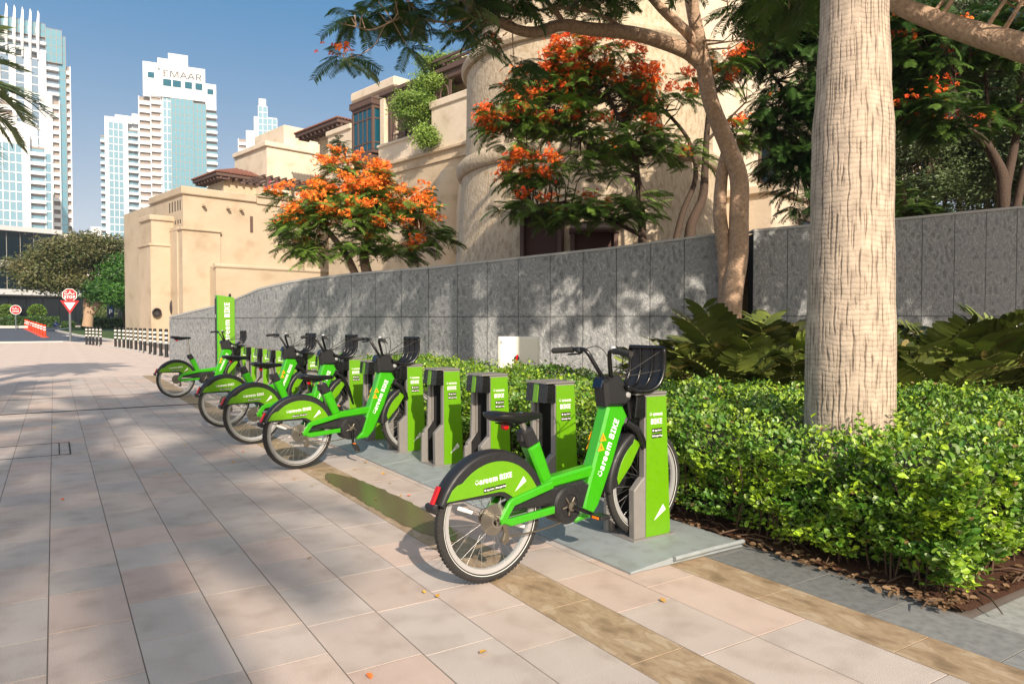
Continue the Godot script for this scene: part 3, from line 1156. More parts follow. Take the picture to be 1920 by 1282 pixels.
	block("coping", pale, rg, 28.9, 39.25, 8.75, 9.05, -12.6, -11.45, 0.04)
	for w in [[24.7, 26.0, 6.35, 8.6], [30.5, 31.9, 9.2, 12.4], [35.0, 36.4, 9.2, 12.4], [19.9, 20.7, 6.4, 8.0], [24.5, 26.2, 3.2, 4.9]]:
		var fw := block("window", M.timber, rg, w[0], w[1], w[2], w[3], -12.62 if w[2] > 5.0 else -11.02, -12.5 if w[2] > 5.0 else -10.94, 0.01)
		var z: float = -12.5 if w[2] > 5.0 else -10.94
		var mx: float = (w[0] + w[1]) / 2
		for s in [[w[0] + 0.08, mx - 0.04], [mx + 0.04, w[1] - 0.08]]:
			block("pane", M.dark_glass if w[3] < 8.7 else M.teal_glass, rg, s[0], s[1], w[2] + 0.1, w[3] - 0.1, z, z + 0.012, 0.0, fw)
		block("sill", pale, rg, w[0] - 0.1, w[1] + 0.1, w[2] - 0.14, w[2], z - 0.1, z + 0.14, 0.02, fw)


func hip_roof(o: Node, x0: float, x1: float, y0: float, y1: float, z0: float, z1: float) -> void:
	var mx := (x0 + x1) / 2
	var mz := (z0 + z1) / 2
	var e := wmb()
	span(e, x0, x1, y0 - 0.34, y0 - 0.06, z0, z1, 0.03)
	part("fascia", e, M.timber, o)
	var rf := wmb()
	var p := Vector3(mx, y1, mz)
	var c := [Vector3(x0 - 0.1, y0 - 0.05, z0 - 0.1), Vector3(x1 + 0.1, y0 - 0.05, z0 - 0.1), Vector3(x1 + 0.1, y0 - 0.05, z1 + 0.1), Vector3(x0 - 0.1, y0 - 0.05, z1 + 0.1)]
	for i in 4:
		rf.tri(c[i], c[(i + 1) % 4], p, Vector3.UP)
	var roof := part("roof", rf, M.roof_tile, o)
	var tl := wmb()
	for i in 4:
		var a: Vector3 = c[i]
		var b: Vector3 = c[(i + 1) % 4]
		var n := int(a.distance_to(b) / 0.26)
		for k in n:
			var q := a.lerp(b, (k + 0.5) / n)
			var f: float = absf((k + 0.5) / n - 0.5) * 2.0
			var top := q.lerp(p, 1.0 - f)
			var mid := (a + b) / 2
			top = q + (p - mid) * (1.0 - f)
			tl.tube([q + Vector3.UP * 0.02, top + Vector3.UP * 0.02], [0.075], 6)
	part("roof_tile_row", tl, M.roof_tile, roof).set_meta("kind", "stuff")
	var bk := wmb()
	var z := z0 + 0.4
	while z < z1:
		bk.box(Vector3(x0 + 0.55, y0 - 0.46, z), Vector3(0.9, 0.22, 0.16), 0.03)
		z += 0.62
	var x := x0 + 0.4
	while x < x1:
		bk.box(Vector3(x, y0 - 0.46, z1 - 0.5), Vector3(0.16, 0.22, 0.9), 0.03)
		x += 0.62
	part("eaves_bracket", bk, M.timber, o).set_meta("kind", "stuff")


func fort() -> void:
	var o := wing_thing("fort_block", "big plain sandy fort block with stepped corner above the slate wall's end", 18.0, -49.0)
	var m: Material = M.fort_stucco
	block("wall", m, o, 17.14, 30.0, 0.0, 9.55, -60.0, -47.83)
	block("parapet", m, o, 17.0, 22.0, 9.55, 10.06, -54.0, -47.66, 0.06)
	block("lower_stage", m, o, 16.98, 19.4, 0.0, 7.25, -52.0, -47.58)
	block("string_course", m, o, 16.88, 19.5, 7.25, 7.42, -52.0, -47.46, 0.04)
	block("bench_ledge", m, o, 18.7, 30.0, 0.0, 5.0, -47.83, -46.6, 0.0)
	var rl := wmb()
	rl.tube([Vector3(18.6, 5.02, -46.68), Vector3(30, 5.02, -46.68)], [0.17], 14)
	part("rolled_ledge", rl, m, o)
	block("upper_wall", m, o, 22.0, 32.0, 9.5, 9.95, -54.0, -47.7)
	block("coping", m, o, 22.0, 32.0, 9.95, 10.15, -54.0, -47.55, 0.04)
	block("left_tower", m, o, 15.78, 17.3, 0.0, 7.95, -51.7, -49.6)
	block("left_parapet", m, o, 15.66, 17.3, 7.95, 8.3, -51.8, -49.48, 0.05)
	block("left_stage", m, o, 15.68, 17.3, 0.0, 6.3, -51.8, -49.52)
	block("string_course", m, o, 15.60, 17.3, 6.3, 6.45, -51.88, -49.44, 0.03)
	block("link_wall", m, o, 16.9, 17.14, 0.0, 7.5, -49.5, -48.3)
	# slots in the shaded flank and a small vent
	for z in [-50.2, -49.7, -49.2, -48.7, -48.3]:
		block("slot", M.dark_gap, o, 17.12, 17.16, 8.6, 9.25, z - 0.06, z + 0.06)
		block("slot", M.dark_gap, o, 17.12, 17.16, 7.75, 8.0, z - 0.06, z + 0.06)
	block("vent", M.dark_gap, o, 17.35, 18.2, 1.62, 1.85, -47.59, -47.56)
	block("slot", M.timber, o, 21.55, 21.75, 7.5, 8.6, -47.84, -47.80)
	for q in [[19.9, 8.9], [20.8, 8.9], [18.3, 8.9]]:
		block("spout", M.fort_stucco, o, q[0], q[0] + 0.16, q[1], q[1] + 0.14, -47.9, -47.35)
	# round and long dark wall lamps on the small tower
	var sp := wmb()
	sp.t = sp.t * Transform3D(Basis(Vector3.RIGHT, PI / 2), Vector3(15.95, 2.0, -49.5))
	sp.lathe(ring_profile([0.02, 0.02, 0.24, 0.02, 0.30, 0.22, 0.24, 0.24, 0.16, 0.08, 0.01, 0.06]), 20)
	part("wall_lamp", sp, M.dark_panel, o)
	var sp2 := wmb()
	sp2.ball(Vector3(16.95, 2.35, -49.42), Vector3(0.16, 0.5, 0.2))
	part("wall_lamp", sp2, M.dark_panel, o)
	var r := wing_thing("hipped_kiosk", "small square kiosk with a brown tiled hipped roof peeping over the fort block", 24.8, -59.0)
	block("wall", M.stucco, r, 23.9, 27.5, 6.0, 13.0, -61.0, -57.8)
	hip_roof(r, 23.0, 28.4, 13.3, 14.2, -62.0, -57.0)
	var b := wing_thing("roof_terrace_house", "cream roof house with a stepped top above the terrace pergola", 28.0, -58.0)
	block("wall", M.stucco_pale, b, 26.6, 38.0, 6.0, 15.6, -62.0, -55.8)
	block("coping", M.stucco_pale, b, 26.4, 38.0, 15.6, 16.0, -62.0, -55.6, 0.05)
	block("upper_block", M.stucco_pale, b, 28.4, 38.0, 16.0, 17.8, -62.0, -56.4, 0.05)
	var pg := wing_thing("terrace_pergola", "dark timber pergola roof with pink flowers on the fort terrace", 25.5, -52.0)
	var pm := wmb()
	for i in 9:
		pm.box(Vector3(23.6 + i * 0.55, 11.95 + 0.0, -51.6), Vector3(0.12, 0.16, 3.6))
	span(pm, 23.2, 29.0, 11.75, 11.9, -50.2, -50.0)
	span(pm, 23.2, 29.0, 11.75, 11.9, -53.2, -53.0)
	for x in [23.9, 25.9, 27.9]:
		span(pm, x - 0.08, x + 0.08, 10.0, 11.8, -50.2, -50.0)
	part("frame", pm, M.timber, pg)
	var fl := []
	var fc := []
	for i in 90:
		var q := Vector3(R.randf_range(23.5, 28.6), R.randf_range(10.9, 11.7), R.randf_range(-50.6, -49.8)) + off
		fl.append(Transform3D(Basis.from_euler(Vector3(R.randf() * 6, R.randf() * 6, R.randf() * 6)).scaled(Vector3.ONE * 1.8), q))
		fc.append(Color(0.55, 0.03, 0.14).lerp(Color(0.05, 0.12, 0.02), 0.0 if i % 3 else 1.0))
	many("flowers", blossom_mesh(), M.petal, fl, fc, pg)


func glass_building() -> void:
	# low modern block at the far left, across the street
	var o := thing("glass_block", "low dark glass block with a grey canopy across the street at far left", "building", Vector3(-4, 0.85, -112), 0.28)
	var mk := func(called: String, m: Material, x0: float, x1: float, y0: float, y1: float, z0: float, z1: float, b := 0.0):
		var mb := MB.new()
		span(mb, x0, x1, y0, y1, z0, z1, b)
		return part(called, mb, m, o)
	mk.call("wall", M.render_white, -14.0, 26.0, 0, 12.4, -12, -0.6)
	mk.call("dark_wall", M.dark_panel, -14.0, -4.6, 5.0, 13.3, -0.6, 0.2)
	mk.call("copper_trim", M.copper, -4.6, -4.3, 5.0, 13.3, -0.6, 0.3)
	mk.call("white_pier", M.render_white, -4.3, -2.4, 5.0, 13.0, -0.6, 0.3)
	mk.call("roof_edge", M.canopy_grey, -2.4, 5.2, 12.2, 12.8, -0.6, 0.5)
	for r in [[8.4, 12.2], [4.8, 7.6]]:
		for i in 5:
			mk.call("window_pane", M.dark_glass, -2.3 + i * 1.5, -0.9 + i * 1.5, r[0], r[1], -0.58, -0.45)
	mk.call("spandrel", M.canopy_grey, -2.4, 5.2, 7.6, 8.4, -0.6, 0.2)
	for i in 8:
		mk.call("window_pane", M.sky_glass, 5.6 + i * 1.6, 7.0 + i * 1.6, 4.6, 6.6, -0.58, -0.45)
	mk.call("canopy", M.canopy_grey, -16.0, 19.0, 3.9, 4.6, -0.6, 5.0, 0.05)
	for i in 16:
		mk.call("glass_front", M.dark_glass, -14 + i * 1.9, -12.15 + i * 1.9, 0.2, 3.9, -0.58, -0.4)
	mk.call("stone_wall", M.stucco, 16.6, 34.0, 0, 5.6, -0.6, 3.2)
	mk.call("brown_pier", M.door_timber, 15.6, 16.6, 0, 3.9, -0.6, 3.4)


# ---------------------------------------------------------------- the towers on the skyline
var shade_glass: MB
func tower_face(glass: MB, white: MB, shade: MB, x0: float, x1: float, y0: float, y1: float, z: float, floor_h: float, kind: String) -> void:
	# one strip of a facade that faces +z
	var n := int(round((y1 - y0) / floor_h))
	var h := (y1 - y0) / n
	if kind == "glass":
		span(glass, x0, x1, y0, y1, z - 1.0, z)
		for i in n + 1:
			span(white, x0, x1, y0 + i * h - 0.18, y0 + i * h + 0.18, z - 0.5, z + 0.12)
		var k := maxi(1, int(round((x1 - x0) / 2.2)))
		for i in k + 1:
			var x := lerpf(x0, x1, float(i) / k)
			span(white, x - 0.12, x + 0.12, y0, y1, z - 0.5, z + 0.16)
	elif kind == "curtain":
		span(shade_glass, x0, x1, y0, y1, z - 1.0, z)
		for i in n + 1:
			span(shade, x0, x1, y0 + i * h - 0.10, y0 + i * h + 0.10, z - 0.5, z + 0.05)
		var k := maxi(1, int(round((x1 - x0) / 1.9)))
		for i in k + 1:
			var x := lerpf(x0, x1, float(i) / k)
			span(shade, x - 0.09, x + 0.09, y0, y1, z - 0.5, z + 0.08)
	elif kind == "balcony":
		span(glass, x0, x1, y0, y1, z - 2.6, z - 1.7)
		for i in n:
			span(white, x0 - 0.15, x1 + 0.15, y0 + i * h, y0 + i * h + 1.15, z - 1.8, z + 0.35)
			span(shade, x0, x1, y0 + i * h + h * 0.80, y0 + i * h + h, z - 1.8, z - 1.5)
	elif kind == "holes":
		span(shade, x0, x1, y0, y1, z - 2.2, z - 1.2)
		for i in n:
			span(white, x0, x1, y0 + i * h, y0 + i * h + h * 0.45, z - 1.3, z)
		span(white, x0 - 0.4, x0, y0, y1, z - 1.3, z + 0.1)
		span(white, x1, x1 + 0.4, y0, y1, z - 1.3, z + 0.1)
	else:
		span(white, x0, x1, y0, y1, z - 1.2, z)


func tower(called: String, label: String, at: Vector3, strips: Array, floor_h: float, deep: float, glass_m: Material) -> Node3D:
	var yaw := atan2(-at.x, -at.z)
	var o := thing(called, label, "skyscraper", at, yaw + 0.02, "towers on the skyline")
	var g := MB.new()
	var w := MB.new()
	var s := MB.new()
	shade_glass = MB.new()
	for q in strips:
		tower_face(g, w, s, q[0], q[1], q[2], q[3], q[4], floor_h, q[5])
		span(w, q[0] + 0.02, q[1] - 0.02, 0.0, q[3] - 0.02, -deep, q[4] - 2.7)
	part("glazing", g, glass_m, o).set_meta("kind", "stuff")
	if shade_glass.v.size():
		part("curtain_glazing", shade_glass, M.curtain_glass, o).set_meta("kind", "stuff")
	part("walls_and_slabs", w, M.tower_white, o).set_meta("kind", "stuff")
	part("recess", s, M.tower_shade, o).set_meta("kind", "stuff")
	return o


func skyline() -> void:
	# widths and heights in metres about the middle of each tower's front
	var e := tower("stepped_tower", "white stepped tower with blue glass front and letters on its crown", Vector3(49.85, 0, -363.1), [
		[-16.2, -11.6, 0, 104, -2.0, "holes"], [-11.4, -7.0, 0, 108, -0.5, "holes"], [-6.6, -3.2, 0, 106, 0.6, "glass"], [-3.2, 6.0, 0, 104, 1.2, "curtain"], [6.0, 11.5, 0, 103, 0.6, "curtain"], [11.5, 16.2, 0, 101, -0.6, "balcony"],
		[-14.6, -7.0, 104, 119.5, -1.0, "plain"], [-7.6, 11.2, 104, 117.2, 1.4, "plain"], [11.2, 16.0, 101, 113.0, -0.5, "plain"], [-8.6, -4.2, 117, 121.6, 0.0, "plain"], [-4.2, 4.0, 117, 124.2, 0.6, "plain"], [4.0, 11.2, 117, 119.0, 1.0, "plain"]], 3.6, 18.0, M.sky_glass)
	var cw := MB.new()
	for q in [[-12.6, -10.0, 112.5, 115.0, -0.9], [-6.4, -3.0, 109.0, 112.0, 1.5], [-2.4, 1.0, 109.0, 112.0, 1.5], [2.6, 5.6, 109.0, 112.0, 1.5], [7.0, 10.0, 109.0, 112.0, 1.5], [12.2, 14.8, 108.2, 110.6, -0.4]]:
		span(cw, q[0], q[1], q[2], q[3], q[4] - 0.05, q[4] + 0.06)
	part("crown_window", cw, M.teal_glass, e).set_meta("kind", "stuff")
	write_on(e, "lettering", "EMAAR", 2.9, M.dark_panel, Transform3D(Basis.IDENTITY, Vector3(1.6, 114.6, 1.55)), 400, 1.28)
	tower("twin_tower", "white tower with pale glass and balconies left of the stepped tower", Vector3(29.8, 0, -393.1), [
		[-9.9, -8.2, 0, 91, -2.0, "balcony"], [-8.2, -6.6, 0, 98, 0, "plain"], [-6.6, -0.4, 0, 97, 0.3, "glass"], [-0.4, 1.6, 0, 98, 0.5, "plain"], [1.6, 6.0, 0, 95, -0.4, "balcony"], [6.0, 9.8, 0, 95, -1.4, "glass"], [-8.2, 1.6, 97, 99.6, -0.4, "plain"], [-3.8, 9.6, 98, 101.6, -3.0, "plain"], [3.4, 9.6, 98, 102.8, -2.0, "plain"]], 3.5, 16.0, M.sky_glass)
	var l := tower("finned_tower", "tall pale tower topped by upright fins at the far left edge", Vector3(-8.0, 0, -363.4), [
		[-24, -21, 0, 116, 0, "plain"], [-21, -17, 0, 112, -0.5, "glass"], [-17, -14.5, 0, 115, 0.4, "plain"], [-14.5, -11.5, 0, 112, -0.4, "glass"], [-11.5, -9, 0, 115, 0.4, "plain"], [-9, -6, 0, 112, -0.4, "glass"], [-6, -3.8, 0, 115, 0.4, "plain"], [-3.8, -0.8, 0, 112, -0.4, "glass"], [-0.8, 1.6, 0, 115, 0.4, "plain"], [1.6, 4.2, 0, 112, -0.4, "glass"], [4.2, 6.8, 0, 115, 0.4, "plain"],
		[6.8, 8.8, 0, 98, 0.0, "plain"], [8.8, 11.2, 0, 96, -0.6, "holes"], [11.2, 14.0, 0, 124, -2.4, "curtain"], [14.0, 15.4, 0, 112, -3.0, "holes"], [6.8, 11.2, 98, 112, -0.6, "balcony"], [-24, 6.8, 115, 122, -0.8, "balcony"], [-24, 6.8, 122, 127.5, -1.6, "curtain"], [6.8, 12.6, 112, 126, -1.2, "curtain"]], 3.6, 22.0, M.steel_glass)
	for i in 11:
		var f := MB.new()
		f.prism(poly([0, 112, 0.5, 112, 0.9, 131, 0.35, 132.4, -0.5, 124]), -1.6, 1.0)
		part("fin", f, M.tower_white, l, Vector3(-23.4 + i * 2.72, -0.4 * (i - 5) * 0.25, 0))
	tower("balcony_tower", "shorter rounded balcony tower standing before the finned tower", Vector3(-9.4, 0, -316.0), [
		[-15, -10, 0, 72, 0.0, "glass"], [-10, -7.2, 0, 76, 0.6, "plain"], [-7.2, 0.6, 0, 66, 0.3, "glass"], [0.6, 3.0, 0, 70, 0.5, "plain"], [3.0, 7.6, 0, 66, -0.2, "balcony"], [7.6, 9.6, 0, 64, -1.4, "glass"], [-7.2, 3.0, 66, 70.4, -0.6, "plain"], [-4.0, 5.4, 66, 74.5, -2.2, "plain"], [-12, -2.0, 72, 82.0, -3.4, "holes"]], 3.5, 16.0, M.sky_glass)
	tower("far_crown_tower", "distant pale tower with a square crown above the terrace roofs", Vector3(104.0, 0, -435.4), [
		[-12.6, -8.6, 0, 108, 0, "holes"], [-8.6, -1.8, 0, 113, 0.6, "plain"], [-1.8, 3.2, 0, 128, -0.5, "glass"], [3.2, 8.6, 0, 121, 0.4, "glass"], [-4.2, 8.6, 108, 122, -1.4, "plain"], [-1.4, 2.6, 122, 133, -3.0, "plain"], [8.6, 13.0, 0, 112, -1.5, "glass"], [13.0, 19.0, 0, 106, -3.0, "plain"]], 3.6, 14.0, M.sky_glass)
	for q in [[30.0, -600.0, 26.0, 66.0, "low distant white block on the left horizon"], [52.0, -640.0, 16.0, 58.0, "narrow distant block beside the twin tower on the horizon"]]:
		var o := thing("distant_block", q[4], "building", Vector3(q[0], 0, q[1]))
		var mb := MB.new()
		span(mb, -q[2] / 2, q[2] / 2, 0, q[3], -10, 0)
		span(mb, -q[2] / 4, q[2] / 3, q[3], q[3] + 5, -9, -2)
		part("wall", mb, M.tower_white, o)
		var gl := MB.new()
		for i in 12:
			span(gl, -q[2] * 0.42, q[2] * 0.42, q[3] - 4.5 - i * 4.0, q[3] - 2.6 - i * 4.0, 0, 0.2)
		part("window_band", gl, M.steel_glass, o)


# ---------------------------------------------------------------- leaves and flowers
func leaf_mesh(l: float, w: float) -> ArrayMesh:
	# rounded leaf along +x, folded a little along its midrib
	var mb := MB.new()
	var out := [[0.0, 0.0], [0.18, 0.36], [0.5, 0.5], [0.82, 0.36], [1.0, 0.0]]
	for s in [-1.0, 1.0]:
		for i in 4:
			var a := Vector3(out[i][0] * l, 0.0 - out[i][0] * out[i][0] * l * 0.12, 0)
			var b := Vector3(out[i + 1][0] * l, -out[i + 1][0] * out[i + 1][0] * l * 0.12, 0)
			var c := b + Vector3(0, 0.12 * w, s * out[i + 1][1] * w)
			var d := a + Vector3(0, 0.12 * w, s * out[i][1] * w)
			if i == 0:
				mb.tri(a, b, c, Vector3.UP)
			elif i == 3:
				mb.tri(a, b, d, Vector3.UP)
			else:
				mb.quad(a, b, c, d, Vector3.UP)
	return mb.mesh()


func frond_mesh(l: float, pairs: int, pl: float, pw: float, droop: float, seed_: int) -> ArrayMesh:
	# feathery leaf along +x: pairs of narrow pinnae on a drooping stalk
	var r := RandomNumberGenerator.new()
	r.seed = seed_
	var mb := MB.new()
	var at := func(t: float) -> Vector3: return Vector3(t * l * (1.0 - 0.12 * t * droop), l * (0.14 * t - droop * 0.5 * t * t), 0)
	for k in 4:
		var a: Vector3 = at.call(k / 4.0)
		var b: Vector3 = at.call((k + 1) / 4.0)
		mb.quad(a + Vector3(0, 0, -0.004), b + Vector3(0, 0, -0.003), b + Vector3(0, 0, 0.003), a + Vector3(0, 0, 0.004), Vector3.UP)
	for i in pairs:
		var t := 0.12 + 0.88 * i / (pairs - 1.0)
		var o: Vector3 = at.call(t)
		var size := pl * (0.55 + 0.9 * t * (1.25 - t) * 1.6) * r.randf_range(0.85, 1.1)
		for s in [-1.0, 1.0]:
			var d := Vector3(0.42 + r.randf_range(-0.08, 0.08), -0.18 - 0.35 * droop * r.randf_range(0.5, 1.2), s).normalized()
			var e := o + d * size
			var sd := Vector3(1, -0.2, -0.35 * s).normalized() * pw * 0.5
			var mid := o + d * size * 0.55 + Vector3.UP * size * 0.06
			mb.quad(o - sd * 0.5, mid - sd, mid + sd, o + sd * 0.5, Vector3.UP)
			mb.tri(mid - sd, e, mid + sd, Vector3.UP)
	return mb.mesh()


var blossom: ArrayMesh
func blossom_mesh() -> ArrayMesh:
	if blossom == null:
		var mb := MB.new()
		for k in 5:
			var w := TAU * k / 5 + 0.2 * (k % 2)
			var d := Vector3(cos(w), 0, sin(w))
			var q := Vector3(-sin(w), 0, cos(w))
			var a := d * 0.004
			var b := d * 0.026 + q * 0.016 + Vector3.UP * (0.012 + 0.004 * (k % 3))
			var c := d * 0.043 + Vector3.UP * (0.006 + 0.006 * (k % 2))
			var e := d * 0.026 - q * 0.016 + Vector3.UP * 0.015
			mb.tri(a, b, c, Vector3.UP)
			mb.tri(a, c, e, Vector3.UP)
		blossom = mb.mesh()
	return blossom


var clump_kinds := {}
func clump_mesh(k: int) -> ArrayMesh:
	# a spray of small leaves, for crowns seen from far off
	if not clump_kinds.has(k):
		var r := RandomNumberGenerator.new()
		r.seed = 300 + k
		var mb := MB.new()
		for i in 26:
			var p := Vector3(r.randfn() * 0.16 + 0.12, r.randfn() * 0.07, r.randfn() * 0.16)
			var d := Vector3(r.randf_range(-1, 1), r.randf_range(-0.6, 0.5), r.randf_range(-1, 1)).normalized()
			var s := d.cross(Vector3(r.randf_range(-1, 1), r.randf_range(-1, 1), r.randf_range(-1, 1))).normalized() * 0.018
			mb.quad(p, p + d * 0.035 + s, p + d * 0.085, p + d * 0.035 - s, Vector3.UP)
		clump_kinds[k] = mb.mesh()
	return clump_kinds[k]


func toward(d: Vector3, roll := 0.0) -> Basis:
	# basis whose +x points along d, +y as far up as it can
	var x := d.normalized()
	var z := x.cross(Vector3.UP)
	z = z.normalized() if z.length() > 0.01 else Vector3.BACK
	return Basis(x, z.cross(x), z) * Basis(Vector3.RIGHT, roll)


# ---------------------------------------------------------------- the bed: hedge, cycads, electric box
func hedge_top(x: float, z: float, f: FastNoiseLite) -> float:
	var y := 0.64 + f.get_noise_2d(x * 9.0, z * 9.0) * 0.10 + f.get_noise_2d(x * 2.2, z * 2.2) * 0.10
	y += 0.05 * clampf((-z - 4.0) / 5.0, 0, 1)
	return y


func hedge_back(z: float) -> float:
	if z > -5.3:
		return lerpf(9.6, 5.9, clampf((-z - 2.2) / 3.1, 0, 1))
	return lerpf(5.9, 5.5, clampf((-z - 5.3) / 4.0, 0, 1))


func planting() -> void:
	var f := FastNoiseLite.new()
	f.seed = 41
	f.frequency = 0.25
	f.fractal_octaves = 2
	var hd := thing("hedge", "dense clipped green hedge behind the docks and round the palm foot", "hedge", Vector3(3.45, 0, -1.6))
	var base := hd.position
	var xf := []
	var col := []
	var lime := Color(0.37, 0.53, 0.035)
	var deep := Color(0.065, 0.175, 0.018)
	var olive := Color(0.16, 0.28, 0.04)
	var z_far := -11.6
	# crown of the hedge
	var n_top := 76000
	for i in n_top:
		var z := -1.62 - pow(R.randf(), 1.25) * (-z_far - 1.62)
		var bx := hedge_back(z)
		var x := R.randf_range(3.42, bx)
		if Vector2(x - 4.52, z + 2.86).length() < 0.30:
			continue
		var top := hedge_top(x, z, f)
		var edge := minf(x - 3.42, minf(-1.62 - z + 0.0, 1.0))
		var rim := clampf(1.0 - edge / 0.16, 0, 1)
		top -= rim * rim * 0.14
		var depth := absf(R.randfn(0.0, 0.07))
		var y := top - depth + (R.randf_range(0, 0.10) if R.randf() < 0.05 else 0.0)
		add_leaf(xf, col, Vector3(x, y, z) - base, Vector3(-0.3 * rim, 1.0, 0.15), lime, deep, olive, depth, f)
	# front face along the docks and near end
	for i in 56000:
		var p: Vector3
		var out: Vector3
		var depth := absf(R.randfn(0.0, 0.07))
		if R.randf() < 0.62:
			var z := -1.62 - pow(R.randf(), 1.5) * (-z_far - 1.62)
			var top := hedge_top(3.5, z, f) - 0.05
			var h := R.randf()
			var bulge := 0.10 * sin(h * PI) + f.get_noise_2d(z * 7.0, h * 9.0) * 0.16
			p = Vector3(3.50 - bulge + depth, 0.07 + h * (top - 0.07), z)
			out = Vector3(-1, 0.55, 0.25)
		else:
			var x := 3.42 + pow(R.randf(), 1.2) * 5.5
			var top := hedge_top(x, -1.7, f) - 0.05
			var h := R.randf()
			var bulge := 0.10 * sin(h * PI) + f.get_noise_2d(x * 7.0, h * 9.0 + 50.0) * 0.16
			p = Vector3(x, 0.07 + h * (top - 0.07), -1.72 + bulge - depth)
			out = Vector3(-0.2, 0.55, 1)
		if p.y < 0.2 and R.randf() < 0.5:
			continue
		add_leaf(xf, col, p - base, out, lime, deep, olive, depth, f)
	many("foliage", leaf_mesh(0.036, 0.026), M.hedge_leaf, xf, col, hd)
	# woody inside
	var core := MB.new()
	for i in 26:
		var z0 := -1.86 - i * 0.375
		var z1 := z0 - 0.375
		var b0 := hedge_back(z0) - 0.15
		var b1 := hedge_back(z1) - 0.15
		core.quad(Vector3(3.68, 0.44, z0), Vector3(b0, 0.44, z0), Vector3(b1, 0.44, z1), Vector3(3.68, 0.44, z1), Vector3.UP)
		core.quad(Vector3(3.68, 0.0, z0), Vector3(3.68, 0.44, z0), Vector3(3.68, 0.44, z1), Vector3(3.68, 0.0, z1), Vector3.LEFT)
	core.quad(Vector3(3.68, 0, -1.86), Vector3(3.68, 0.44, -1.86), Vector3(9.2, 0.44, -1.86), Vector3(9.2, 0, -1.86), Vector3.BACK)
	part("twig_core", core, M.hedge_core, hd, -base)
	var tw := MB.new()
	for i in 420:
		var p := Vector3(3.50 + R.randf() * 0.16, 0.02, -1.75 - R.randf() * 8.0) if i < 230 else Vector3(3.5 + R.randf() * 4.5, 0.02, -1.74 - R.randf() * 0.16)
		var q := p + Vector3(R.randf_range(-0.16, 0.16), R.randf_range(0.3, 0.5), R.randf_range(-0.16, 0.16))
		tw.tube([p, p.lerp(q, 0.5) + Vector3(R.randf_range(-0.05, 0.05), 0, R.randf_range(-0.05, 0.05)), q], [0.006, 0.005, 0.003], 4)
	for i in 26:
		var p := Vector3(3.36 + R.randf() * 0.25, 0.035, -1.7 - R.randf() * 1.6) if i < 14 else Vector3(3.5 + R.randf() * 2.0, 0.035, -1.66 + R.randf() * 0.07)
		var d := Vector3(R.randf_range(-1, 1), 0, R.randf_range(-1, 1)).normalized() * R.randf_range(0.1, 0.3)
		tw.tube([p, p + d * 0.5 + Vector3(0, 0.02, 0), p + d], [0.007, 0.005, 0.003], 4)
	part("stems", tw, M.twig, hd, -base).set_meta("kind", "stuff")
	# taller sprigs that stand out of the clipped top
	for s in [[4.32, -2.52, 0.62], [5.15, -8.8, 0.66], [4.62, -6.6, 0.62], [5.6, -6.2, 0.68]]:
		var sx := []
		var sc := []
		for st in 4:
			var a := Vector3(s[0] + R.randf_range(-0.16, 0.16), s[2] - 0.1, s[1] + R.randf_range(-0.16, 0.16))
			for k in 7:
				var p := a + Vector3(0.012 * k * (st - 1.5), 0.035 * k, 0)
				for sd in [-1.0, 1.0]:
					sx.append(Transform3D(toward(Vector3(sd * 0.8, 0.5, R.randf_range(-0.5, 0.5))), p - base))
					sc.append(lime.lerp(olive, R.randf() * 0.7))
		many("sprig", leaf_mesh(0.05, 0.03), M.hedge_leaf, sx, sc, hd)
	# low ground cover where the bed narrows behind the farther docks
	var gc := thing("ground_cover", "low sparse shrubs filling the narrow bed behind the farther docks", "shrubs", Vector3(3.6, 0, -13.0))
	var gx := []
	var gcol := []
	for i in 5000:
		var z := R.randf_range(-15.6, -11.4)
		var x := R.randf_range(3.5, lerpf(4.3, 6.2, (z + 15.6) / 4.2))
		gx.append(Transform3D(Basis.from_euler(Vector3(R.randf_range(-0.8, 0.8), R.randf() * TAU, R.randf_range(-0.5, 0.8))).scaled(Vector3.ONE * 1.2), Vector3(x, R.randf_range(0.05, 0.42 + f.get_noise_2d(x * 9, z * 9) * 0.2), z) - gc.position))
		gcol.append(lime.lerp(deep, R.randf()))
	many("foliage", leaf_mesh(0.045, 0.03), M.hedge_leaf, gx, gcol, gc)
	cycads(f)
	electric_box()


func add_leaf(xf: Array, col: Array, p: Vector3, out: Vector3, lime: Color, deep: Color, olive: Color, depth: float, f: FastNoiseLite) -> void:
	var d := Vector3(R.randf_range(-1, 1), R.randf_range(-0.25, 0.9), R.randf_range(-1, 1)) + out * 0.45
	var b := toward(d, R.randf_range(-0.9, 0.9))
	xf.append(Transform3D(b.scaled(Vector3.ONE * lerpf(0.5, 1.35, pow(R.randf(), 1.5))), p))
	var young := clampf(0.5 + f.get_noise_3d(p.x * 14.0, p.y * 14.0, p.z * 14.0) * 1.1 + R.randf_range(-0.3, 0.3), 0, 1)
	var c := deep.lerp(lime, young * young)
	if R.randf() < 0.3:
		c = c.lerp(olive, 0.7)
	if R.randf() < 0.012:
		c = Color(0.30, 0.18, 0.07)
	elif R.randf() < 0.12:
		c = c.lerp(Color(0.20, 0.24, 0.12), 0.6)
	col.append(c)


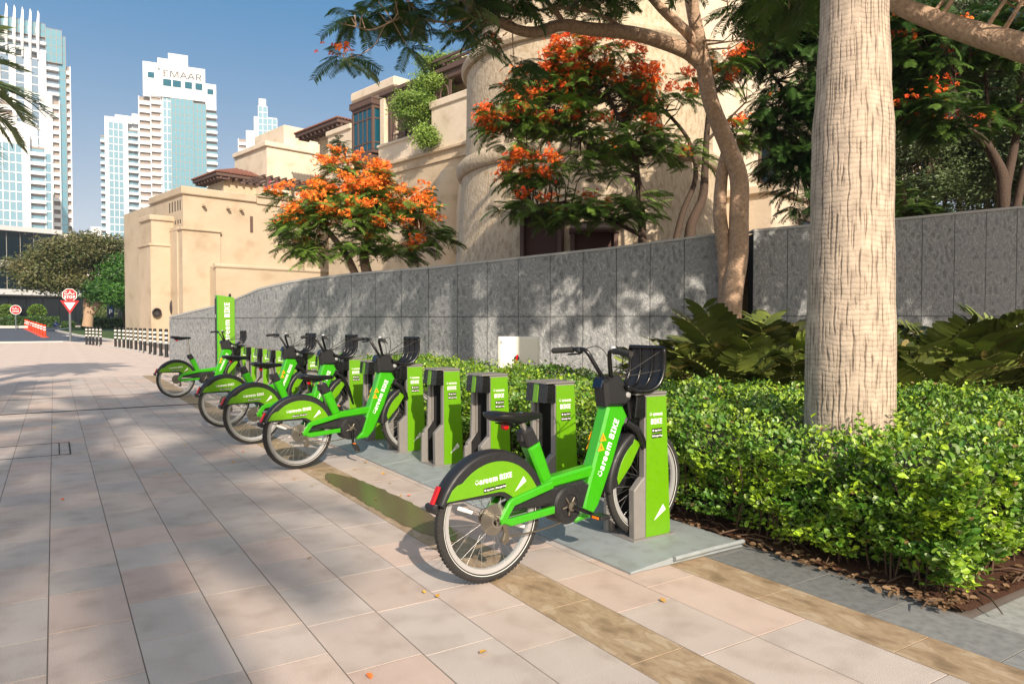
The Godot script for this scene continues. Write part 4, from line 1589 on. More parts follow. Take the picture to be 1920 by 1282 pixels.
func cycad_frond(l: float, pairs: int, seed_: int, tone := 1.0) -> ArrayMesh:
	var r := RandomNumberGenerator.new()
	r.seed = seed_
	var mb := MB.new()
	var at := func(t: float) -> Vector3: return Vector3(sin(t * 0.95) / 0.95 * l, -(1.0 - cos(t * 0.95)) / 0.95 * l, 0)
	var pts := []
	for k in 9:
		pts.append(at.call(k / 8.0))
	mb.col = Color(0.17, 0.18, 0.05)
	mb.tube(pts, taper(0.009, 0.004, 9), 5)
	for i in pairs:
		var t := 0.22 + 0.74 * i / (pairs - 1.0)
		var o: Vector3 = at.call(t)
		var tan := Vector3(cos(t * 0.95), -sin(t * 0.95), 0)
		var nrm := Vector3(-tan.y, tan.x, 0)
		var len := l * 0.22 * (0.75 + 0.5 * sin(PI * clampf((t - 0.2) / 0.85, 0, 1))) * r.randf_range(0.9, 1.1)
		var wid := len * 0.29
		for s in [-1.0, 1.0]:
			var d := (tan * r.randf_range(0.42, 0.62) + Vector3(0, 0, s) + nrm * r.randf_range(0.20, 0.42)).normalized()
			var sd := d.cross(nrm).normalized()
			var shade := r.randf_range(0.75, 1.2) * tone
			mb.col = Color(0.19, 0.235, 0.05) * shade
			if r.randf() < 0.06:
				mb.col = Color(0.24, 0.19, 0.06)
			var prof := [[0.0, 0.12], [0.22, 0.75], [0.55, 1.0], [0.85, 0.72], [1.0, 0.12]]
			for k in 4:
				var a: Vector3 = o + d * len * prof[k][0] - nrm * (prof[k][0] * prof[k][0]) * len * 0.12
				var b: Vector3 = o + d * len * prof[k + 1][0] - nrm * (prof[k + 1][0] * prof[k + 1][0]) * len * 0.12
				var wa: float = wid * 0.5 * prof[k][1]
				var wb: float = wid * 0.5 * prof[k + 1][1]
				mb.quad(a - sd * wa, b - sd * wb, b, a, nrm + d * 0.01)
				mb.quad(a, b, b + sd * wb - nrm * wb * 0.12, a + sd * wa - nrm * wa * 0.12, nrm)
	return mb.mesh(true)


func cycads(f: FastNoiseLite) -> void:
	var kinds := []
	for k in 5:
		kinds.append(cycad_frond(1.0, 13 + k % 3, 60 + k, [0.28, 0.42, 0.6, 0.85, 1.3][k]))
	var first: Node3D = null
	var where := [
		[Vector3(7.13, 0, -6.826), 1.25, "feathery cycad at the left end of the clump, beside the slate wall"],
		[Vector3(8.276, 0, -7.041), 1.85, "tall cycad reaching up in front of the smooth tan tree trunk"],
		[Vector3(8.059, 0, -6.231), 1.5, "bushy cycad between the tan tree trunk and the palm"],
		[Vector3(9.153, 0, -6.481), 1.7, "dark cycad half hidden behind the left side of the palm trunk"],
		[Vector3(6.842, 0, -5.819), 1.1, "low drooping cycad at the back edge of the hedge left of the palm"],
		[Vector3(7.406, 0, -5.46), 1.1, "low spreading cycad at the hedge, touching the palm trunk on its left"],
		[Vector3(9.766, 0, -5.14), 1.8, "tall bright cycad just right of the palm trunk"],
		[Vector3(10.704, 0, -5.016), 1.7, "upright cycad with pale broad leaflets against the wall right of the palm"],
		[Vector3(8.701, 0, -4.394), 1.2, "low cycad with spreading fronds at the hedge right of the palm"],
		[Vector3(9.914, 0, -4.334), 1.35, "shaded cycad close to the right edge of the view"],
		[Vector3(11.086, 0, -4.3), 1.75, "tall cycad cut by the right edge of the view"],
		[Vector3(6.402, 0, -6.576), 0.95, "small cycad beside the basket of the nearest bicycle"]]
	for w in where:
		var p: Vector3 = w[0]
		p.y = 0.02
		var o := thing("cycad", w[2], "cycad", p, R.randf() * TAU, "cycads between the hedge and the wall")
		var st := MB.new()
		st.lathe(ring_profile([0.01, 0.0, 0.10, 0.0, 0.12, 0.12, 0.07, 0.22, 0.01, 0.24]), 10)
		part("stem", st, M.twig, o)
		for k in 22:
			var yaw := k * 2.399 + R.randf_range(-0.3, 0.3)
			var t := k / 21.0
			var pitch := lerpf(1.45, 0.62, pow(t, 0.9)) + R.randf_range(-0.12, 0.12)
			var fr := MeshInstance3D.new()
			fr.name = "frond"
			fr.mesh = kinds[R.randi() % 5]
			fr.material_override = M.cycad_leaf
			fr.position = Vector3(0, 0.2, 0)
			fr.basis = Basis(Vector3.UP, yaw) * Basis(Vector3.BACK, pitch) * Basis(Vector3.RIGHT, R.randf_range(-0.5, 0.5))
			fr.scale = Vector3.ONE * w[1] * 0.9 * R.randf_range(0.8, 1.08)
			o.add_child(fr, true)


func electric_box() -> void:
	# between the hedge and the wall
	var b := thing("electric_box", "white outdoor switch box with a red handle standing before the wall", "switch box", Vector3(5.674, 1.3, -8.721) - Vector3(0, 1.3, 0), deg_to_rad(-34))
	var m := MB.new()
	m.box(Vector3(0, 0.78, 0), Vector3(0.595, 0.66, 0.24), 0.012)
	part("case", m, M.box_white, b)
	m = MB.new()
	m.box(Vector3(0.0, 0.79, 0.125), Vector3(0.545, 0.60, 0.014), 0.005)
	part("door", m, M.box_white, b)
	m = MB.new()
	for x in [-0.22, 0.22]:
		m.box(Vector3(x, 0.22, 0), Vector3(0.06, 0.46, 0.06))
	part("leg", m, M.worn_steel, b)
	m = MB.new()
	m.t = Transform3D(Basis(Vector3.RIGHT, PI / 2), Vector3(-0.03, 0.80, 0.135))
	m.lathe(ring_profile([0.01, 0.03, 0.035, 0.03, 0.04, 0.0]), 16)
	part("handle_base", m, M.black_plastic, b)
	m = MB.new()
	m.box(Vector3(-0.03, 0.80, 0.18), Vector3(0.03, 0.115, 0.035), 0.008, Basis(Vector3.BACK, -0.25))
	part("handle", m, M.red_lens, b)
	m = MB.new()
	m.t = Transform3D(Basis(Vector3.RIGHT, PI / 2), Vector3(-0.25, 1.03, 0.132))
	m.lathe(ring_profile([0.001, 0.012, 0.012, 0.01, 0.012, 0.0]), 10)
	part("lock", m, M.worn_steel, b)


# ---------------------------------------------------------------- palms
func palm_frond(l: float, seed_: int) -> ArrayMesh:
	var r := RandomNumberGenerator.new()
	r.seed = seed_
	var mb := MB.new()
	var at := func(t: float) -> Vector3: return Vector3(t * l * (1.0 - 0.18 * t * t), l * (0.25 * t - 0.52 * t * t), 0)
	var pts := []
	for k in 9:
		pts.append(at.call(k / 8.0))
	mb.tube(pts, taper(0.03, 0.006, 9), 5)
	for i in 46:
		var t := 0.16 + 0.84 * i / 45.0
		var o: Vector3 = at.call(t)
		var ln := l * 0.22 * (0.5 + 0.9 * sin(PI * clampf(t, 0.1, 0.93))) * r.randf_range(0.9, 1.1)
		for s in [-1.0, 1.0]:
			var d := Vector3(0.75, r.randf_range(0.0, 0.35) - 0.25, s).normalized()
			var sd := Vector3(0.5, 0.1, -0.5 * s).normalized() * 0.019
			var mid := o + d * ln * 0.5
			var e := o + d * ln + Vector3(0, -0.14 * ln, 0)
			mb.quad(o - sd * 0.6, mid - sd, mid + sd, o + sd * 0.6, Vector3.UP)
			mb.tri(mid - sd, e, mid + sd, Vector3.UP)
	return mb.mesh()


func palm(called: String, label: String, at: Vector3, lean: Vector3, h: float, r0: float, r1: float, fl: float, nf: int, near := false) -> void:
	var o := thing(called, label, "palm tree", at, 0.0, "palms on the promenade")
	var tr := MB.new()
	var k := 140 if near else 24
	var s := 72 if near else 14
	var f := FastNoiseLite.new()
	f.seed = 77
	f.frequency = 1.0
	var p := []
	var rr := []
	for i in k + 1:
		var t := float(i) / k
		var y := t * h
		p.append(Vector3(lean.x * t * t, y, lean.z * t * t))
		var bulge := 0.0
		if near:
			# swollen foot, waist at two metres, then thinner: as it stands in the photograph
			var prof := [[0.0, 0.285], [0.7, 0.283], [1.2, 0.278], [1.55, 0.268], [2.1, 0.256], [2.55, 0.252], [2.9, 0.228], [3.4, 0.208], [5.0, 0.198], [9.0, 0.19]]
			for q in prof.size() - 1:
				if y >= prof[q][0]:
					bulge = lerpf(prof[q][1], prof[q + 1][1], smoothstep(0, 1, clampf((y - prof[q][0]) / (prof[q + 1][0] - prof[q][0]), 0, 1)))
			bulge += f.get_noise_1d(y * 9.0) * 0.004
			rr.append(bulge)
		else:
			rr.append(lerpf(r0, r1, t) * (1.0 + 0.05 * (i % 2)))
	tr.tube(p, rr, s)
	part("trunk", tr, M.palm_bark, o)
	var xf := []
	var cols := []
	for i in nf:
		var yaw := i * 2.399
		var t := float(i) / nf
		var b := Basis(Vector3.UP, yaw) * Basis(Vector3.BACK, lerpf(1.15, -0.55, t) + R.randf_range(-0.12, 0.12)) * Basis(Vector3.RIGHT, R.randf_range(-0.4, 0.4))
		xf.append(Transform3D(b.scaled(Vector3.ONE * R.randf_range(0.85, 1.1)), Vector3(lean.x, h, lean.z)))
		cols.append(Color(0.11, 0.17, 0.06).lerp(Color(0.24, 0.28, 0.13), R.randf()))
	many("fronds", palm_frond(fl, 5), M.tree_leaf, xf, cols, o)


func palms() -> void:
	palm("date_palm", "thick pale palm trunk with cracked ringed bark standing in the hedge", Vector3(4.52, 0, -2.86), Vector3(-0.06, 0, 0.04), 8.6, 0.28, 0.2, 2.6, 34, true)
	palm("street_palm", "slim palm at the left edge whose frond tips hang over the promenade", Vector3(-2.2, 0, -15.6), Vector3(0.3, 0, 0.1), 5.3, 0.22, 0.17, 2.0, 40)
	palm("street_palm", "tall palm behind the camera that throws the broad shadow on the pavers", Vector3(-1.3, 0, 15.4), Vector3(-3.2, 0, 0), 12.4, 0.27, 0.2, 2.0, 22)
	palm("street_palm", "second palm behind the camera, whose crown streaks the far paving with shadow", Vector3(-4.3, 0, 9.4), Vector3(0.2, 0, 0), 12.2, 0.27, 0.2, 2.5, 24)
	palm("street_palm", "palm on the promenade out of the picture to the left of the bicycles", Vector3(-4.6, 0, -3.5), Vector3(0.3, 0, 0), 7.6, 0.24, 0.18, 2.1, 20)


# ---------------------------------------------------------------- broadleaf trees
var fronds := []
func near_on(limbs: Array, p: Vector3) -> Array:
	var best := 1e9
	var q := p
	var rad := 0.02
	for l in limbs:
		for i in l[0].size():
			var d: float = (l[0][i] as Vector3).distance_to(p) + (0.6 if i < l[0].size() * 0.35 else 0.0)
			if d < best:
				best = d
				q = l[0][i]
				rad = l[1][mini(i, l[1].size() - 1)]
	return [q, rad]


# limbs: [points, radius at foot, radius at tip]; blobs: [middle, half sizes, clusters, share with flowers]
func tree(called: String, label: String, group: String, limbs_in: Array, blobs: Array, bark: String, leaf_a: Color, leaf_b: Color, flower_a: Color, flower_b: Color, size := 1.0, per := 6, bunch := 12, hang := 0.0, clumps := false) -> Node3D:
	if fronds.is_empty():
		for k in 4:
			fronds.append(frond_mesh(0.46, 18, 0.115, 0.0205, 0.55 + 0.2 * k, 90 + k))
	var base: Vector3 = limbs_in[0][0][0]
	var o := thing(called, label, "tree", base, 0.0, group)
	var limbs := []
	var wood := MB.new()
	wood.t = Transform3D(Basis.IDENTITY, -base)
	var trunk := MB.new()
	trunk.t = wood.t
	for i in limbs_in.size():
		var p := smooth_path(limbs_in[i][0], 5)
		var r := taper(limbs_in[i][1], limbs_in[i][2], p.size())
		limbs.append([p, r])
		(trunk if i == 0 else wood).tube(p, r, 14 if limbs_in[i][1] > 0.08 else 8)
	part("trunk", trunk, M[bark], o)
	var xf := [[], [], [], []]
	var cols := [[], [], [], []]
	var fx := []
	var fc := []
	var f := FastNoiseLite.new()
	f.seed = int(base.x * 13) + 5
	f.frequency = 0.5
	for b in blobs:
		for i in b[2]:
			var d := Vector3(R.randfn(), R.randfn(), R.randfn()).normalized()
			var rad := pow(R.randf(), 0.45)
			var p: Vector3 = b[0] + d * rad * b[1]
			if f.get_noise_3dv(p * 1.6) < -0.28:
				continue
			var nq := near_on(limbs, p)
			var q: Vector3 = nq[0]
			var mid := q.lerp(p, 0.55) + Vector3(0, -0.10 * q.distance_to(p), 0) + Vector3(R.randf_range(-0.1, 0.1), R.randf_range(-0.1, 0.1), R.randf_range(-0.1, 0.1))
			wood.tube([q, mid, p], [minf(nq[1] * 0.7, 0.022 * size + 0.004), 0.011 * size, 0.004 * size], 5, false, false)
			var flat := Vector3(p.x - q.x, 0, p.z - q.z)
			var yaw0 := atan2(-flat.z, flat.x) if flat.length() > 0.1 else R.randf() * TAU
			for k in per:
				var yaw := yaw0 + R.randf_range(-1.7, 1.7)
				var s := size * R.randf_range(0.75, 1.2)
				var bs := Basis(Vector3.UP, yaw) * Basis(Vector3.BACK, R.randf_range(-0.35, 0.45) - hang) * Basis(Vector3.RIGHT, R.randf_range(-0.4, 0.4))
				var v := R.randi() % 4
				xf[v].append(Transform3D(bs.scaled(Vector3.ONE * s), p - base + Vector3(R.randf_range(-0.06, 0.06), R.randf_range(-0.06, 0.06), R.randf_range(-0.06, 0.06)) * size))
				cols[v].append(leaf_a.lerp(leaf_b, clampf(R.randf() * 0.7 + f.get_noise_3dv(p * 2.5) * 0.6 + 0.15, 0, 1)))
			if R.randf() < b[3]:
				var c: Vector3 = p + Vector3(0, 0.17 * size, 0) + flat.normalized() * 0.16 * size
				for k in int(bunch * R.randf_range(0.5, 1.4)):
					var w := Vector3(R.randfn() * 0.105, R.randfn() * 0.06, R.randfn() * 0.105) * size
					fx.append(Transform3D(Basis.from_euler(Vector3(R.randf_range(-1.2, 1.2), R.randf() * TAU, R.randf_range(-1.2, 1.2))).scaled(Vector3.ONE * size * R.randf_range(0.8, 1.35)), c + w - base))
					fc.append(flower_a.lerp(flower_b, R.randf()))
	part("branches", wood, M[bark], o)
	for v in 4:
		if xf[v].size():
			many("crown", clump_mesh(v) if clumps else fronds[v], M.tree_leaf, xf[v], cols[v], o)
	if fx.size():
		many("flowers", blossom_mesh(), M.petal, fx, fc, o)
	return o


func trees() -> void:
	var dk := Color(0.030, 0.085, 0.014)
	var md := Color(0.105, 0.19, 0.028)
	var lt := Color(0.16, 0.27, 0.04)
	var o1 := Color(0.84, 0.12, 0.010)
	var o2 := Color(0.93, 0.34, 0.035)
	var r1 := Color(0.80, 0.07, 0.010)
	var r2 := Color(0.92, 0.24, 0.018)
	# smooth tan tree in the gap of the wall, its bough reaching left over the scene
	tree("bough_tree", "smooth tan tree in the wall gap with one long bough reaching left", "trees round the palace", [
		[[Vector3(9.798, 0, -8.439), Vector3(9.821, 1.629, -8.402), Vector3(9.885, 2.448, -8.327), Vector3(9.91, 3.176, -8.333), Vector3(9.878, 3.758, -8.312), Vector3(9.708, 4.236, -8.376), Vector3(9.49, 4.633, -8.408), Vector3(9.29, 5.023, -8.429), Vector3(9.221, 5.441, -8.486), Vector3(9.098, 5.812, -8.457), Vector3(8.953, 6.184, -8.442), Vector3(8.817, 6.55, -8.421), Vector3(8.616, 6.971, -8.325), Vector3(8.331, 7.487, -8.167)], 0.185, 0.085],
		[[Vector3(9.752, 0, -8.587), Vector3(9.864, 1.726, -8.556), Vector3(9.781, 2.551, -8.539), Vector3(9.712, 3.192, -8.578), Vector3(9.736, 3.83, -8.559), Vector3(9.741, 4.224, -8.473)], 0.15, 0.09],
		[[Vector3(9.179, 5.636, -8.519), Vector3(8.912, 5.785, -8.575), Vector3(8.435, 5.866, -8.644), Vector3(7.786, 5.892, -8.702), Vector3(7.021, 5.837, -8.832), Vector3(6.568, 5.812, -8.883), Vector3(6.092, 5.626, -8.943), Vector3(5.71, 5.607, -8.949), Vector3(5.193, 5.696, -8.925), Vector3(4.813, 5.861, -8.935), Vector3(4.353, 5.988, -8.995)], 0.135, 0.045],
		[[Vector3(9.114, 5.848, -8.507), Vector3(8.841, 6.053, -8.51), Vector3(8.37, 6.334, -8.581), Vector3(8.016, 6.517, -8.575), Vector3(7.296, 6.888, -8.571)], 0.10, 0.05],
		[[Vector3(6.602, 5.804, -8.861), Vector3(6.41, 5.986, -8.87), Vector3(6.186, 6.141, -8.899), Vector3(5.658, 6.198, -8.881)], 0.05, 0.02],
		[[Vector3(7.758, 5.892, -8.72), Vector3(7.276, 6.077, -8.796), Vector3(6.666, 6.114, -8.948), Vector3(6.039, 5.986, -9.107), Vector3(5.564, 6.017, -9.173)], 0.035, 0.016],
		[[Vector3(5.193, 5.696, -8.925), Vector3(4.793, 5.533, -9.056), Vector3(4.434, 5.506, -9.166), Vector3(4.143, 5.523, -9.233), Vector3(3.731, 5.299, -9.37), Vector3(3.499, 5.294, -9.398), Vector3(3.236, 5.309, -9.448)], 0.022, 0.005],
		[[Vector3(4.143, 5.523, -9.233), Vector3(3.918, 5.413, -9.372), Vector3(3.797, 5.156, -9.442), Vector3(3.622, 4.991, -9.489), Vector3(3.45, 4.899, -9.536)], 0.010, 0.004],
		[[Vector3(5.193, 5.696, -8.925), Vector3(5.031, 5.537, -9.023), Vector3(4.915, 5.439, -9.094), Vector3(4.716, 5.443, -9.102)], 0.012, 0.005],
		[[Vector3(5.71, 5.623, -8.949), Vector3(5.712, 5.312, -8.938), Vector3(5.734, 5.001, -8.915)], 0.010, 0.004],
		[[Vector3(8.774, 6.55, -8.449), Vector3(9.035, 6.823, -7.698), Vector3(9.304, 6.815, -6.934)], 0.06, 0.03],
		[[Vector3(8.616, 6.971, -8.325), Vector3(8.3, 6.5, -6.0), Vector3(7.0, 6.5, -3.6)], 0.07, 0.03], [[Vector3(7.296, 6.888, -8.571), Vector3(5.6, 6.6, -7.2), Vector3(4.4, 6.7, -6.4)], 0.06, 0.03]], [  # unseen limbs added to carry the crown clumps that shade the wall
		[Vector3(4.642, 5.845, -8.925), Vector3(1.0, 0.5, 1.2), 30, 0.12], [Vector3(3.919, 5.611, -9.259), Vector3(0.6, 0.28, 0.8), 18, 0.15], [Vector3(3.5, 5.365, -9.4), Vector3(0.22, 0.14, 0.3), 4, 0.2], [Vector3(3.432, 4.899, -9.548), Vector3(0.08, 0.06, 0.1), 3, 0.5], [Vector3(4.23, 5.254, -9.287), Vector3(0.22, 0.14, 0.25), 5, 0.1],
		[Vector3(5.156, 5.348, -8.938), Vector3(0.25, 0.12, 0.3), 3, 0.4], [Vector3(5.741, 5.001, -8.91), Vector3(0.12, 0.25, 0.15), 6, 0.1], [Vector3(5.974, 6.206, -8.799), Vector3(1.0, 0.3, 0.9), 30, 0.15], [Vector3(7.151, 6.399, -8.648), Vector3(0.8, 0.25, 0.8), 20, 0.15], [Vector3(5.291, 5.915, -8.869), Vector3(0.5, 0.2, 0.6), 14, 0.1], [Vector3(9.056, 5.949, -7.302), Vector3(0.75, 0.32, 0.9), 26, 0.0], [Vector3(10.91, 9.357, -9.309), Vector3(3.2, 0.8, 2.2), 150, 0.1],
		[Vector3(6.26, 6.605, -6.85), Vector3(2.4, 0.7, 2.2), 150, 0.1], [Vector3(4.6, 6.6, -6.6), Vector3(2.3, 0.6, 2.2), 120, 0.1], [Vector3(7.0, 6.4, -3.6), Vector3(2.1, 0.7, 1.8), 95, 0.1]], "smooth_bark", dk, md, r1, r2, 0.95, 5, 10, 0.12)  # last clumps, out of view, are put in to shade the slate wall
	# tree just outside the picture on the right: its thick bough crosses the corner and its crown shades the wall
	tree("corner_tree", "tan bough crossing the top right corner from a tree outside the picture", "trees round the palace", [
		[[Vector3(9.6, 0, -2.1), Vector3(9.5, 1.4, -2.2), Vector3(9.2, 2.6, -2.4)], 0.24, 0.2],
		[[Vector3(9.2, 2.5, -2.4), Vector3(8.389, 3.793, -3.035), Vector3(8.341, 4.089, -3.431), Vector3(8.305, 4.339, -3.817), Vector3(8.24, 4.611, -4.222), Vector3(8.146, 4.943, -4.648), Vector3(8.025, 5.429, -5.097), Vector3(7.654, 6.031, -5.707)], 0.165, 0.07],
		[[Vector3(9.2, 2.5, -2.4), Vector3(9.6, 3.9, -2.5), Vector3(10.093, 5.24, -3.773), Vector3(10.293, 5.633, -4.488), Vector3(10.411, 5.77, -5.129), Vector3(10.266, 6.179, -5.708)], 0.13, 0.04],
		[[Vector3(9.2, 2.5, -2.4), Vector3(9.6, 4.4, -2.2), Vector3(9.9, 5.8, -2.0)], 0.14, 0.06],
		[[Vector3(9.3, 2.4, -2.3), Vector3(9.0, 4.4, -0.6), Vector3(8.6, 5.6, 0.8)], 0.12, 0.04],
		[[Vector3(9.3, 2.4, -2.3), Vector3(11.2, 4.4, -2.0), Vector3(13, 5.6, -2.2)], 0.12, 0.04]], [
		[Vector3(9.6, 6.0, -2.0), Vector3(2.4, 0.9, 2.4), 110, 0.08], [Vector3(12.4, 6.0, -2.4), Vector3(2.8, 1.0, 2.6), 240, 0.08], [Vector3(13.2, 6.2, 0.8), Vector3(2.8, 1.0, 2.2), 240, 0.05], [Vector3(8.183, 5.887, -5.484), Vector3(1.6, 0.4, 1.6), 50, 0.1]], "smooth_bark", dk, md, r1, r2, 1.1, 6, 8, 0.15)
	# orange flame tree on the left
	tree("flame_tree", "orange flame tree in full flower left of the round tower", "trees round the palace", [
		[[Vector3(6.284, 2.383, -16.193), Vector3(6.206, 2.886, -16.258), Vector3(6.298, 3.39, -16.215), Vector3(6.374, 3.878, -16.063)], 0.13, 0.07],
		[[Vector3(6.086, 2.389, -16.438), Vector3(5.901, 2.895, -16.572), Vector3(5.555, 3.39, -16.689), Vector3(5.159, 3.815, -16.836), Vector3(4.817, 4.049, -16.942)], 0.10, 0.03],
		[[Vector3(6.298, 3.39, -16.215), Vector3(6.77, 3.908, -16.049), Vector3(7.202, 4.288, -15.785), Vector3(7.526, 4.542, -15.587)], 0.05, 0.02],
		[[Vector3(6.3, 3.516, -16.218), Vector3(5.92, 4.111, -16.241), Vector3(5.683, 4.589, -16.288), Vector3(5.584, 4.96, -16.363)], 0.05, 0.02],
		[[Vector3(5.763, 3.075, -16.547), Vector3(5.243, 2.982, -16.519), Vector3(4.768, 2.962, -16.584)], 0.04, 0.015],
		[[Vector3(6.293, 3.012, -16.207), Vector3(6.746, 3.116, -15.685), Vector3(7.231, 3.353, -15.264)], 0.04, 0.015]], [
		[Vector3(5.96, 4.479, -16.346), Vector3(1.15, 0.48, 1.0), 46, 0.95], [Vector3(6.789, 4.334, -15.931), Vector3(1.05, 0.55, 1.0), 40, 1.0], [Vector3(5.082, 4.211, -16.778), Vector3(0.75, 0.50, 0.8), 34, 0.6], [Vector3(5.722, 4.982, -16.394), Vector3(0.5, 0.18, 0.5), 8, 0.9], [Vector3(5.635, 3.586, -16.169), Vector3(1.3, 0.35, 0.8), 44, 0.6], [Vector3(6.12, 3.817, -15.749), Vector3(1.5, 0.55, 0.6), 40, 0.6], [Vector3(7.271, 3.878, -15.492), Vector3(0.55, 0.55, 0.7), 18, 0.7],
		[Vector3(4.804, 3.463, -16.695), Vector3(0.50, 0.55, 0.6), 36, 0.15], [Vector3(5.213, 3.033, -16.421), Vector3(0.8, 0.3, 0.6), 26, 0.05], [Vector3(6.6, 3.044, -15.656), Vector3(1.2, 0.30, 0.8), 40, 0.1], [Vector3(7.484, 3.365, -15.222), Vector3(0.4, 0.35, 0.5), 14, 0.1]], "smooth_bark", md, lt, o1, o2, 0.95, 5, 42)
	# red flame tree before the round tower
	tree("flame_tree", "red flame tree spreading before the round tower behind the slate wall", "trees round the palace", [
		[[Vector3(11.94, 2.911, -11.42), Vector3(11.999, 3.504, -11.401), Vector3(12.293, 4.114, -11.351), Vector3(12.342, 4.71, -11.338), Vector3(12.305, 5.399, -11.264), Vector3(12.288, 6.08, -11.178)], 0.13, 0.05],
		[[Vector3(11.64, 2.852, -11.61), Vector3(11.832, 3.741, -11.515), Vector3(12.093, 4.57, -11.374), Vector3(11.88, 5.374, -11.415), Vector3(11.25, 6.02, -11.6)], 0.08, 0.03],
		[[Vector3(10.932, 2.891, -11.824), Vector3(10.924, 3.71, -11.855), Vector3(10.788, 4.509, -11.848), Vector3(10.631, 5.181, -11.849), Vector3(10.235, 5.96, -12.007), Vector3(10.051, 6.649, -12.145)], 0.10, 0.025],
		[[Vector3(10.888, 3.242, -11.864), Vector3(10.46, 3.391, -11.903), Vector3(9.849, 3.649, -12.064), Vector3(9.154, 3.844, -12.275), Vector3(8.527, 3.771, -12.553)], 0.055, 0.015],
		[[Vector3(10.788, 4.509, -11.848), Vector3(9.932, 5.042, -12.172), Vector3(9.046, 5.447, -12.512), Vector3(8.228, 5.476, -12.915)], 0.05, 0.015],
		[[Vector3(12.253, 5.281, -11.294), Vector3(12.761, 5.873, -10.988), Vector3(13.066, 6.229, -10.805)], 0.04, 0.015]], [
		[Vector3(9.858, 6.649, -12.269), Vector3(1.05, 0.62, 1.1), 92, 0.8], [Vector3(8.282, 5.503, -13), Vector3(0.62, 0.50, 0.8), 46, 0.6], [Vector3(9.3, 5.645, -12.475), Vector3(0.9, 0.40, 1.0), 60, 0.35], [Vector3(10.985, 6.105, -11.652), Vector3(0.8, 0.5, 0.9), 54, 0.7], [Vector3(12.496, 6.787, -11.067), Vector3(0.6, 0.55, 0.8), 26, 0.6], [Vector3(10.447, 5.132, -11.728), Vector3(1.2, 0.35, 1.0), 62, 0.12],
		[Vector3(8.594, 4.519, -12.652), Vector3(0.6, 0.45, 0.7), 32, 0.4], [Vector3(9.799, 4.654, -12.007), Vector3(1.1, 0.4, 0.8), 44, 0.12], [Vector3(8.827, 6.272, -12.795), Vector3(0.6, 0.4, 0.8), 30, 0.7], [Vector3(8.393, 3.731, -12.756), Vector3(0.5, 0.2, 0.6), 12, 0.5], [Vector3(9.436, 3.619, -12.088), Vector3(1.1, 0.33, 0.9), 70, 0.05], [Vector3(10.456, 3.747, -11.561), Vector3(0.7, 0.30, 0.8), 24, 0.0], [Vector3(11.724, 4.857, -11.262), Vector3(0.6, 0.3, 0.7), 12, 0.2], [Vector3(12.906, 5.518, -10.885), Vector3(0.5, 0.4, 0.6), 14, 0.3]], "dark_bark", md, lt, r1, r2, 0.95, 5, 46)
	# dark drooping tree left of the palm trunk
	tree("drooping_tree", "dark green tree with hanging layered fronds behind the palm trunk", "trees round the palace", [
		[[Vector3(15.193, 2.992, -10.3), Vector3(15.156, 4.111, -10.357), Vector3(15.124, 5.604, -10.424), Vector3(14.813, 7.274, -10.436), Vector3(14.45, 8.659, -10.473)], 0.16, 0.05],
		[[Vector3(15.124, 5.604, -10.424), Vector3(14.214, 6.473, -10.556), Vector3(13.378, 7.058, -10.632)], 0.06, 0.02],
		[[Vector3(15.165, 4.734, -10.371), Vector3(14.296, 5.016, -10.458), Vector3(13.719, 5.091, -10.591)], 0.05, 0.02]], [
		[Vector3(13.782, 7.414, -10.385), Vector3(0.85, 0.9, 1.2), 80, 0.02], [Vector3(13.864, 6.11, -10.293), Vector3(0.75, 0.75, 1.1), 84, 0.02], [Vector3(14.037, 5.067, -10.27), Vector3(0.6, 0.5, 0.9), 54, 0.0], [Vector3(14.313, 4.131, -10.184), Vector3(0.35, 0.35, 0.6), 18, 0.0], [Vector3(14.094, 8.243, -10.212), Vector3(1.0, 0.6, 1.2), 60, 0.03], [Vector3(15.749, 6.871, -9.709), Vector3(1.0, 1.4, 1.2), 60, 0.02]], "dark_bark", dk, Color(0.05, 0.105, 0.018), r1, r2, 1.15, 6, 8, 0.25)
	# forked dark tree right of the palm
	tree("forked_tree", "dark forked tree with a few red flowers right of the palm", "trees round the palace", [
		[[Vector3(16.981, 3.281, -7.272), Vector3(16.978, 3.787, -7.289), Vector3(16.949, 4.407, -7.327), Vector3(16.84, 4.744, -7.407), Vector3(16.564, 5.057, -7.473), Vector3(16.131, 5.365, -7.64), Vector3(15.888, 5.614, -7.684), Vector3(15.697, 6.188, -7.705)], 0.15, 0.035],
		[[Vector3(17.001, 4.069, -7.283), Vector3(17.258, 4.88, -7.263), Vector3(17.363, 5.56, -7.217), Vector3(17.311, 6.545, -7.162), Vector3(17.257, 7.405, -7.104)], 0.10, 0.04],
		[[Vector3(16.84, 4.744, -7.407), Vector3(16.726, 5.42, -7.5), Vector3(16.597, 6.063, -7.483), Vector3(16.432, 6.809, -7.493)], 0.06, 0.03],
		[[Vector3(16.95, 3.588, -7.064), Vector3(17.101, 4.366, -6.991), Vector3(17.348, 5.254, -6.862)], 0.09, 0.05]], [
		[Vector3(15.245, 6.955, -8.016), Vector3(0.9, 0.6, 1.0), 64, 0.15], [Vector3(15.045, 5.859, -8.11), Vector3(0.7, 0.55, 0.9), 50, 0.22], [Vector3(16.199, 6.92, -7.644), Vector3(1.0, 0.7, 1.2), 70, 0.08], [Vector3(16.955, 7.365, -7.176), Vector3(1.0, 0.8, 1.2), 70, 0.05], [Vector3(15.593, 5.366, -7.746), Vector3(0.7, 0.25, 0.8), 26, 0.2], [Vector3(17.177, 5.9, -7.346), Vector3(0.8, 0.5, 1.0), 30, 0.0], [Vector3(14.791, 7.503, -8.322), Vector3(0.6, 0.5, 0.8), 40, 0.1]], "dark_bark", dk, md, r1, r2, 1.05, 6, 12, 0.1)
